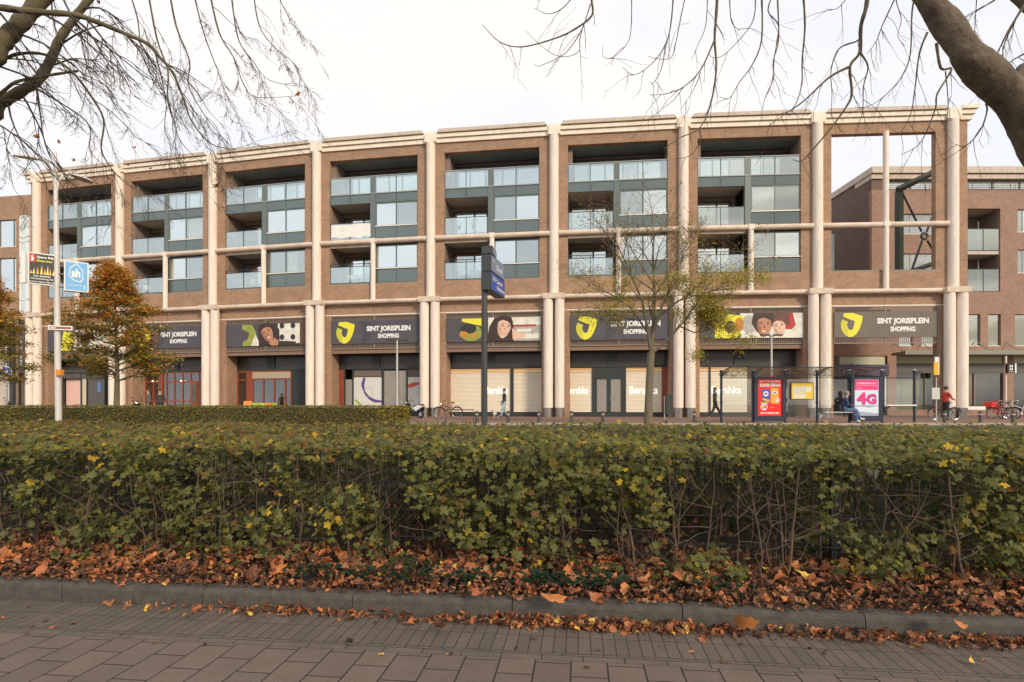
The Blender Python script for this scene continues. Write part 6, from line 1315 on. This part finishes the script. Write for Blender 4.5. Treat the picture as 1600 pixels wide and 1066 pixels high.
# --- trees
def tree(name, lab, cat, x, y, z0, H, trunk_r, fork, crown, leafm, nleaf, lsize, bark, seed, spread=.8, layered=True, twigs=3, leafw=None, shape=None, lclump=.16, nl=30, group=None, lean=0):
    rr = random.Random(seed); r = thing(name, lab, cat, (x, y, z0), 0, group)
    b = MB(); top = z0+H*.93; pts = [(x+lean*t*t+.05*math.sin(t*5), y, z0+(top-z0)*t) for t in np.linspace(0, 1, 9)]; b.tube(pts, [trunk_r*(1.25 if i == 0 else (1-.93*i/8)) for i in range(9)], 10)
    tips = []
    for i in range(nl):
        h = fork+(1-fork)*((i+.5)/nl)**.9; t = h*.93; base = Vector((x+lean*t*t+.05*math.sin(t*5), y, z0+H*.93*h)); ang = i*2.4+rr.uniform(-.4, .4); R_ = crown*(shape(h) if shape else math.sin(math.pi*min(1, (1-h)/(1-fork)*.75+.12)))*rr.uniform(.75, 1.1)
        up = R_*(spread*rr.uniform(.25, 1)) ; q = base+Vector((math.cos(ang)*R_, math.sin(ang)*R_, up)); mid = base.lerp(q, .5)+Vector((0, 0, (-.05 if not layered else .06)*R_))
        r0 = trunk_r*.38*(1-h*.7)+.006; P_ = [base, base.lerp(mid, .5)+Vector((rr.uniform(-.04, .04),)*3), mid, mid.lerp(q, .5)+Vector((rr.uniform(-.06, .06), rr.uniform(-.06, .06), 0)), q]; b.tube(P_, [r0, r0*.8, r0*.6, r0*.4, r0*.18], 5, caps=False)
        for k in range(twigs*3):
            s_ = P_[rr.choice([1, 2, 2, 3, 3, 4])]; a2 = ang+rr.uniform(-1.3, 1.3); l = R_*rr.uniform(.18, .5); e_ = s_+Vector((math.cos(a2)*l, math.sin(a2)*l, l*rr.uniform(-.1, .5*spread+.1)))
            m2 = s_.lerp(e_, .5)+Vector((rr.uniform(-.03, .03), 0, rr.uniform(0, .05))); b.tube([s_, m2, e_], [r0*.35, r0*.2, .003], 4, caps=False); tips.append((s_, e_)); 
            for w2 in range(twigs-1):
                a3 = a2+rr.uniform(-1.1, 1.1); l3 = l*rr.uniform(.3, .6); e3 = m2+Vector((math.cos(a3)*l3, math.sin(a3)*l3, l3*rr.uniform(-.1, .6))); b.tube([m2, e3], [r0*.14+.002, .0025], 3, caps=False); tips.append((m2, e3))
    b.build('trunk', bark, r, smooth=True)
    T0 = np.array([list(a)+list(c) for a, c in tips]); idx = NP.randint(0, len(T0), nleaf); t = NP.beta(2.2, 1, nleaf)[:, None]*1.08; p = T0[idx, :3]*(1-t)+T0[idx, 3:]*t+NP.normal(size=(nleaf, 3))*np.array([lclump, lclump, lclump*(.6 if layered else .8)])
    nn = np.stack([NP.normal(size=nleaf)*.5, NP.normal(size=nleaf)*.5-.2, np.ones(nleaf)], 1) if layered else NP.normal(size=(nleaf, 3))
    v, f = scatter(p, nn, NP.uniform(lsize*.6, lsize*1.2, nleaf), np.array([(0, -1, -.1), (.45, 0, .08), (0, 1, -.1), (-.45, 0, .08)]), sm_t)
    hfrac = (p[:, 2]-z0)/H; mi = leafw(hfrac, idx) ; np_mesh('crown', v, f, leafm, np.repeat(mi, 2), r); return r
AUT = [lm('autumn_orange', (.72, .26, .05)), lm('autumn_rust', (.52, .19, .05)), lm('autumn_olive', (.32, .27, .06)), lm('autumn_green', (.16, .18, .05)), lm('autumn_gold', (.65, .42, .08)), lm('autumn_dark', (.08, .085, .03))]
BARK = mat('bark_olive', (.20, .165, .105), .9, col2=(.12, .10, .07), vscale=5, bump=.5, bscale=25)
def autw(h, idx):
    n = len(h); cl = (np.sin(idx*1.7)+np.sin(idx*.37))*.25; q = np.clip(h-.68+cl*.7+NP.normal(size=n)*.14, -1, 1)
    return np.where(q > .15, pick(n, (9, 7, 3, 1, 3, 0)), np.where(q > -.12, pick(n, (5, 4, 8, 6, 4, 2)), pick(n, (2, 2, 8, 11, 2, 6))))
shp = lambda h: max(.16, min(1, (1-h)*1.9+.16))*(.86+.14*math.sin(h*23))
tree('autumn_tree', 'young tree with layered orange and green autumn leaves behind the clipped hedge', 'tree', XP(181, 23), 23, .42, ZP(400, 23)-.42, .13, .27, 1.9, AUT, 21000, .074, BARK, 5, .30, True, 3, autw, shp, .17, 42, 'autumn trees by the clipped hedge')
tree('autumn_tree', 'orange and green autumn tree cut by the left edge of the photo', 'tree', XP(-34, 23), 23.3, .42, ZP(408, 23)-.42, .13, .27, 1.6, AUT, 15000, .072, BARK, 9, .30, True, 3, autw, shp, .17, 40, 'autumn trees by the clipped hedge')
YG = [lm('fading_green', (.30, .29, .05)), lm('fading_yellow', (.55, .42, .06)), lm('fading_dark', (.09, .11, .03)), lm('fading_orange', (.34, .16, .05)), lm('fading_rust', (.20, .08, .04))]
# thin yellowing tree: forked trunk, open twiggy vase-shaped crown
def twiggy():
    rr = random.Random(21); D = 22.6; x = XP(1012, D); z0 = .42; P = lambda px, py, dd=0: PX(px, py, D+dd)
    r = thing('thin_tree', 'slender street tree with bare twigs and sparse yellow-green leaves, in front of the shop doors', 'tree', (x, D, z0)); b = MB()
    b.tube([(x+.02, D, .2), (x+.03, D, .9), P(1014, 620), P(1016, 575), P(1017, 552)], [.20, .165, .15, .145, .15], 14)
    tips = []
    def limb(pts, r0, r1, lev):
        n = len(pts); b.tube(pts, [r0+(r1-r0)*i/(n-1) for i in range(n)], 7 if lev == 0 else 5, caps=False)
        L_ = sum((Vector(pts[i+1])-Vector(pts[i])).length for i in range(n-1))
        if lev >= 3: tips.append((Vector(pts[0]), Vector(pts[-1]))); return
        for k in range((9, 7, 5)[lev]):
            t = rr.uniform(.25, 1); i = min(n-2, int(t*(n-1))); s_ = Vector(pts[i]).lerp(Vector(pts[i+1]), t*(n-1)-i); d = (Vector(pts[i+1])-Vector(pts[i])).normalized()
            ax = Vector((rr.uniform(-1, 1), rr.uniform(-1, 1), rr.uniform(-.25, .8))).normalized(); d2 = (d*.65+ax*.75+Vector((0, 0, (.12, .05, -.1)[lev]))).normalized(); l = L_*rr.uniform(.30, .62); q = s_+d2*l
            m_ = s_.lerp(q, .5)+Vector((rr.uniform(-1, 1), rr.uniform(-1, 1), rr.uniform(0, 1)))*l*.08; limb([s_, m_, q+Vector((0, 0, -.04*l))], r0*(.38, .42, .5)[lev]*(1.1-t*.4), max(.003, r1*.3), lev+1)
    for pts, r0 in [(((1017, 552), (1012, 515), (1003, 470), (985, 425), (965, 385)), .075), (((1017, 552), (1021, 505), (1022, 450), (1020, 400), (1022, 368)), .095), (((1018, 553), (1045, 530), (1062, 510), (1085, 480), (1110, 440)), .06), (((1020, 520), (1034, 480), (1050, 440), (1068, 400)), .06), (((1012, 520), (985, 480), (955, 460), (925, 450)), .04), (((1022, 500), (1060, 470), (1110, 455), (1150, 450)), .045), (((1062, 510), (1085, 520), (1110, 515), (1130, 530)), .03), (((1012, 500), (990, 500), (955, 490), (935, 500)), .03)]:
        dd = rr.uniform(-1.2, 1.2); limb([P(a, c, dd*i/(len(pts)-1)) for i, (a, c) in enumerate(pts)], r0, r0*.25, 0)
    b.build('trunk', BARK, r, smooth=True)
    T0 = np.array([list(a)+list(c) for a, c in tips]); low = T0[:, 5] < ZP(430, D); pr = np.where(low, 1.0, .22)*(1+.9*(T0[:, 3] > XP(1060, D))); pr[T0[:, 3] < XP(960, D)] *= .8
    nl = 20000; idx = NP.choice(len(T0), nl, p=pr/pr.sum()); t = NP.uniform(.3, 1.15, nl)[:, None]; p = T0[idx, :3]*(1-t)+T0[idx, 3:]*t+NP.normal(size=(nl, 3))*.12
    v, f = scatter(p, np.stack([NP.normal(size=nl)*.6, NP.normal(size=nl)*.6-.3, np.ones(nl)*.8], 1), NP.uniform(.024, .058, nl), np.array([(0, -1, -.1), (.42, 0, .08), (0, 1, -.1), (-.42, 0, .08)]), sm_t)
    ht = p[:, 2] > ZP(425, D); mi = np.where(ht, pick(nl, (1, 2, 1, 4, 5)), pick(nl, (9, 7, 3, 1.5, .5))); np_mesh('crown', v, f, YG, np.repeat(mi, 2), r)
twiggy()

# --- overhanging branches of two big trees beside the camera
PB = mat('plane_bark', (.19, .145, .10), .9, col2=(.07, .052, .036), vscale=9, bump=1, bscale=30); PBG = mat('mossy_bark', (.155, .13, .07), .9, col2=(.075, .06, .036), vscale=5, bump=.8, bscale=22); TW = mat('twig_dark', (.06, .045, .034), .9)
def smooth_pts(pts, k=4):
    out_ = []; n = len(pts)
    for i in range(n-1):
        p0, p1, p2, p3 = pts[max(0, i-1)], pts[i], pts[i+1], pts[min(n-1, i+2)]
        for j in range(k):
            t = j/k; out_.append(.5*((2*p1)+(p2-p0)*t+(2*p0-5*p1+4*p2-p3)*t*t+(3*p1-p0-3*p2+p3)*t**3))
    return out_+[pts[-1]]
def droop(b, s_, d, l, r0, rr, lev, maxlev, mi=1, curl=.9, dens_=1.0, scale=1, spur=True):
    n = 7 if lev < maxlev else 5; p = Vector(s_); d = Vector(d).normalized(); pts = [p.copy()]
    sw = Vector((rr.uniform(-1, 1), rr.uniform(-.6, .6), 0)); side = Vector((d.x, d.y, 0)); side = side.normalized() if side.length > .05 else sw.normalized()
    for i in range(n):
        t = i/n; g_ = Vector((0, 0, -.30)) if t < .6 else (Vector((0, 0, .34))*curl+side*.35)
        d = (d+g_*.45+Vector((rr.uniform(-1, 1), rr.uniform(-1, 1), rr.uniform(-1, 1)))*.16).normalized(); p = p+d*l/n; pts.append(p.copy())
    rad = [max(.0011*scale, r0*(1-.85*i/n)) for i in range(n+1)]; b.tube(pts, rad, 5 if r0 > .006 else 4, mi if r0 < .012 else 0, caps=False)
    if lev < maxlev:
        for k in range(int(rr.choice([3, 4, 5])*dens_)):
            i = rr.randint(1, n-1); dd = (pts[i+1]-pts[i]).normalized(); ax = Vector((rr.uniform(-1, 1), rr.uniform(-1, 1), rr.uniform(-.6, .5))); droop(b, pts[i], dd*.8+ax*.6, l*rr.uniform(.3, .6), max(.0013*scale, r0*.5), rr, lev+1, maxlev, mi, curl, dens_, scale, spur)
    elif spur:
        for i in range(1, n, 3):                              # short spurs with buds
            q = pts[i]; e_ = q+Vector((rr.uniform(-1, 1), rr.uniform(-1, 1), rr.uniform(-.2, 1)))*.018; b.tube([q, e_], [.0011*scale, .0018*scale], 3, mi, caps=False)
def wpath(spec, D0, D1): n = len(spec); return [PX(px, py, D0+(D1-D0)*i/(n-1)) for i, (px, py) in enumerate(spec)]
# left tree
rr = random.Random(3); LTt = thing('large_tree', 'big bare tree whose mossy limbs hang into the upper left of the photo', 'tree', (-7.4, 5.4, .1), 0, 'large trees beside the camera')
b = MB()
b.tube(smooth_pts([Vector(p) for p in [(-7.4, 5.4, 0), (-7.35, 5.4, 2.0), (-7.0, 5.45, 3.4), (-6.4, 5.5, 4.3), (-5.6, 5.6, 5.0), (-4.6, 5.7, 5.9)]]), [.30-.011*i for i in range(21)], 14)
b.build('trunk', PBG, LTt, smooth=True); W0 = []
def limbp(spec, D0, D1, r0, r1, k=9, dl=(.5, 1.1), tw=2, root=None, mi=0, start=.1, spur=True, dn_=1.0):
    b = MB(); pts = smooth_pts(([Vector(root)] if root else [])+wpath(spec, D0, D1)); n = len(pts)
    b.tube(pts, [(r0+(r1-r0)*(i/(n-1))**.8)*(1+.10*math.sin(i*2.3)) for i in range(n)], 12 if r0 > .03 else 6, 0)
    for j in range(k):
        t = start+(1-start)*(j+rr.random())/k; i = min(n-2, int(t*(n-1))); d = (pts[i+1]-pts[i]).normalized(); r_ = r0+(r1-r0)*t
        droop(b, pts[i], d*.55+Vector((rr.uniform(-.3, .9), rr.uniform(-.5, .5), rr.uniform(-.9, .2))), rr.uniform(*dl), min(.011, max(.0026, r_*.42)), rr, 0, tw, 1, .9, dn_, 1, spur)
    return b
LEFT = [([(-30, 185), (0, 162), (31, 144), (62, 122), (81, 90), (94, 60), (119, 25), (150, -15), (185, -60)], 5.6, 5.9, .062, .030, 9, (.5, 1.1), (-6.2, 5.5, 4.45)),
        ([(-30, 100), (0, 70), (19, 50), (47, 19), (75, -12), (110, -60)], 5.2, 5.3, .085, .06, 5, (.5, 1.0), (-5.9, 5.5, 4.7)),
        ([(-30, 5), (0, 12), (62, 19), (115, 23), (150, 34), (194, 52), (231, 69), (250, 90), (269, 112), (285, 150), (300, 190), (330, 225), (369, 234)], 5.0, 5.6, .036, .003, 16, (.4, 1.0), (-5.4, 5.2, 4.95)),
        ([(-30, 98), (0, 94), (31, 84), (72, 86), (110, 110), (140, 147), (162, 187), (158, 231), (169, 256), (190, 281), (215, 300)], 5.3, 5.7, .022, .003, 12, (.3, .8), (-6.0, 5.5, 4.5)),
        ([(-30, 160), (0, 147), (26, 128), (75, 118), (122, 111)], 5.4, 5.5, .02, .011, 3, (.3, .6), (-6.1, 5.5, 4.4)),
        ([(55, 138), (90, 158), (130, 185), (142, 205), (140, 235), (165, 260), (200, 285)], 5.7, 5.9, .010, .002, 7, (.25, .6), None),
        ([(150, -30), (230, -30), (320, -28), (400, -26), (470, -22)], 5.6, 6.4, .05, .012, 0, (.5, 1.0), None),
        ([(262, -30), (275, 40), (296, 95), (294, 130), (310, 165), (335, 200), (365, 235)], 6.0, 6.2, .011, .002, 7, (.3, .7), None),
        ([(325, -25), (342, 50), (365, 90), (380, 130), (400, 152), (462, 150)], 6.1, 6.3, .011, .002, 8, (.3, .7), None),
        ([(360, -20), (372, 60), (395, 95), (420, 125), (466, 135)], 6.3, 6.4, .009, .002, 8, (.3, .6), None),
        ([(395, -20), (405, 40), (430, 75), (460, 100), (470, 128)], 6.4, 6.5, .008, .002, 7, (.3, .6), None),
        ([(430, -20), (447, 20), (470, 55), (488, 65)], 6.4, 6.5, .006, .0015, 4, (.2, .45), None),
        ([(300, -20), (318, 50), (340, 110), (355, 150), (372, 172)], 6.2, 6.2, .008, .002, 7, (.3, .6), None),
        ([(230, -20), (245, 60), (262, 110), (262, 150), (272, 190), (285, 225), (325, 262), (350, 275)], 5.8, 6.0, .010, .002, 8, (.3, .6), None),
        ([(-30, 255), (0, 215), (12, 235), (20, 290), (35, 310)], 5.2, 5.4, .006, .0015, 4, (.2, .4), None),
        ([(200, -20), (215, 30), (222, 80), (248, 120), (262, 175)], 5.6, 5.8, .008, .002, 6, (.3, .6), None), ([(80, -20), (85, 40), (112, 90), (150, 120), (195, 190)], 5.4, 5.6, .008, .002, 6, (.3, .6), None)]
for spec, D0, D1, r0, r1, k, dl, root in LEFT:
    limbp(spec, D0, D1, r0, r1, k, dl, 2, root).build('branch', [PBG, TW], LTt, smooth=True)
# right tree
rr = random.Random(12); RT = thing('large_tree', 'big bare tree with a thick scarred limb at the upper right', 'tree', (4.9, 4.5, .1), 0, 'large trees beside the camera')
b = MB(); b.tube(smooth_pts([Vector((4.95, 4.6, 0)), Vector((4.9, 4.5, 1.6)), PX(1700, 330, 4.4), PX(1640, 245, 4.3), PX(1592, 163, 4.2), PX(1542, 117, 4.15), PX(1512, 85, 4.1), PX(1479, 38, 4.1), PX(1440, -15, 4.1), PX(1395, -90, 4.2)], 12), [.235-.00125*i-(.045 if i > 34 else .00125*i) for i in range(109)], 36)
for (px, py, s_) in ():      # knots
    p = PX(px, py, 4.02); b.ell((p.x, p.y, p.z), (s_*1.1, .05, s_*.8), 12, 8); b.ell((p.x+.012, p.y-.03, p.z-.006), (s_*.5, .03, s_*.35), 10, 6)
b.tube(smooth_pts([PX(1592, 150, 4.2), PX(1612, 118, 4.3), PX(1660, 95, 4.4), PX(1720, 60, 4.5)]), .11, 12); b.tube(smooth_pts([PX(1570, -30, 4.6), PX(1600, 0, 4.6), PX(1640, 30, 4.5), PX(1700, 55, 4.5)]), .055, 10)
def gnarl(b, amp):
    nn = mathutils.noise.noise
    b.v = [tuple(Vector(p)+Vector((nn(Vector(p)*5), nn(Vector(p)*5+Vector((9, 0, 0))), nn(Vector(p)*5+Vector((0, 9, 0)))))*amp+Vector((nn(Vector(p)*18), nn(Vector(p)*18+Vector((9, 0, 0))), nn(Vector(p)*18+Vector((0, 9, 0)))))*amp*.35) for p in b.v]
gnarl(b, .018)
b.build('trunk', PB, RT, smooth=True)
Z3 = lambda *p: [(1200+a/3.5525, c/3.5525) for a, c in p]; Z2_ = lambda *p: [(740+a/3.2, c/3.2) for a, c in p]
RIGHT = [(Z2_((590, -60), (590, 0), (590, 80), (500, 150), (400, 195), (240, 235), (130, 210), (45, 125)), .009, .0022), (Z2_((585, 20), (545, 140), (490, 230), (440, 280), (330, 330), (300, 318)), .005, .0015), (Z2_((545, 140), (530, 200), (525, 260), (440, 285), (350, 240), (262, 155)), .004, .0013), (Z2_((500, -20), (440, 45), (370, 70), (305, 40)), .004, .0013),
         (Z2_((790, -30), (788, 130), (770, 215), (700, 285), (650, 285), (645, 230)), .004, .0013), (Z2_((1000, -30), (985, 130), (960, 220), (900, 310), (805, 375), (745, 335)), .006, .0016), (Z2_((960, 220), (940, 340), (900, 415), (882, 405)), .004, .0014), (Z2_((1060, -20), (1035, 90), (1010, 220), (985, 290), (920, 295), (870, 280)), .0045, .0014), (Z2_((1170, -20), (1160, 130), (1120, 230), (1090, 300)), .004, .0014),
         (Z2_((1220, -40), (1212, 90), (1205, 200), (1213, 350), (1185, 520), (1130, 640), (1030, 690), (950, 745)), .0115, .0022), (Z2_((1205, 200), (1135, 350), (1050, 435), (960, 470), (880, 475)), .006, .0015), (Z2_((1050, 435), (1000, 500), (930, 555)), .0035, .0013), (Z2_((1135, 360), (1100, 450), (1030, 555)), .0035, .0013), (Z2_((1130, 645), (1130, 710), (1080, 780), (1000, 795)), .0045, .0014),
         (Z2_((1440, -30), (1440, 200), (1390, 330), (1330, 410), (1280, 490), (1230, 485)), .007, .0016), (Z2_((1410, 0), (1390, 120), (1270, 260), (1210, 290), (1170, 270)), .0045, .0014), (Z2_((1280, 0), (1290, 110), (1330, 155)), .004, .0013), (Z2_((1520, 0), (1525, 200), (1500, 300), (1500, 390), (1460, 490)), .006, .0015),
         (Z3((555, -60), (545, 40), (515, 150), (510, 290), (455, 370), (465, 520), (430, 600), (350, 710), (240, 840), (185, 895), (135, 885)), .017, .0024), (Z3((510, 290), (555, 370), (530, 480), (525, 620), (495, 700)), .008, .0016), (Z3((455, 370), (340, 430), (200, 560), (100, 630), (0, 700)), .009, .0018), (Z3((514, 170), (500, 225), (395, 270), (350, 390), (355, 520), (350, 655)), .008, .0016), (Z3((195, -40), (205, 150), (190, 330), (185, 480), (130, 610), (0, 640)), .008, .0016), (Z3((40, -60), (0, 60), (60, 150), (30, 340), (30, 420), (0, 520)), .005, .0014),
         (Z3((830, -60), (800, 60), (790, 300), (740, 430), (650, 530), (560, 590), (480, 595)), .007, .0016), (Z3((885, 180), (840, 300), (815, 500), (790, 640), (730, 750)), .008, .0016), (Z3((935, 240), (960, 380), (1020, 385), (940, 520), (930, 600), (880, 730), (830, 810), (740, 860)), .010, .0018), (Z3((985, 395), (1000, 600), (970, 740)), .005, .0014), (Z3((720, -40), (640, 130), (600, 230), (550, 300)), .006, .0014), (Z3((705, -50), (715, 20), (740, 110), (720, 200), (760, 255)), .004, .0013),
         (Z3((1421, 30), (1330, 180), (1290, 260), (1255, 320)), .010, .002), (Z3((1370, 120), (1310, 250), (1300, 370)), .007, .0016), (Z3((1421, 300), (1350, 340), (1310, 385)), .006, .0015), (Z3((1210, 575), (1215, 620), (1180, 720), (1100, 810), (1040, 800)), .006, .0015), (Z3((1160, -30), (1150, 120), (1145, 200)), .004, .0013), (Z3((1260, 0), (1160, 60), (1080, 105)), .006, .0016), (Z3((430, 0), (380, 50), (320, 50)), .003, .0012) ]
for i, (spec, r0, r1) in enumerate(RIGHT):
    D0 = 4.3+.9*((i*37) % 10)/10; b = limbp(spec, D0, D0+.15, r0*1.15, r1*1.2, 6 if r0 > .005 else 2, (.10, .42), 1, None, start=.2, spur=False, dn_=.45); b.build('branch', [PB, TW], RT, smooth=True)
b = MB(); b.tube([PX(1300, -70, 4.7), PX(1000, -60, 4.8), PX(900, -50, 4.9)], [.05, .03, .015], 8); b.tube([PX(1395, -90, 4.2), PX(1300, -70, 4.7)], [.09, .05], 10); b.tube([PX(1395, -60, 4.3), PX(1500, -45, 4.8), PX(1640, -30, 4.9)], [.05, .03, .015], 8); b.build('branch', [PB, TW], RT, smooth=True)
# a few dead leaves still hanging at the upper left
v_, f_ = [], []
n = 26; pos = np.array([list(PX(a, c, 5.7)) for a, c in [(200, 257), (235, 262), (57, 212), (120, 48), (155, 3), (210, 232), (465, 145), (338, 290), (92, 222), (115, 249)]+[(rr.uniform(30, 460), rr.uniform(40, 280)) for _ in range(16)]])
v, f = scatter(pos, NP.normal(size=(n, 3)), NP.uniform(.02, .045, n)*np.where(np.arange(n) < 10, 1, .5), *LT[3]); np_mesh('dead_leaves', v, f, [LC[0], LC[4]], np.repeat(pick(n, (2, 1)), len(LT[3][1])), LTt)
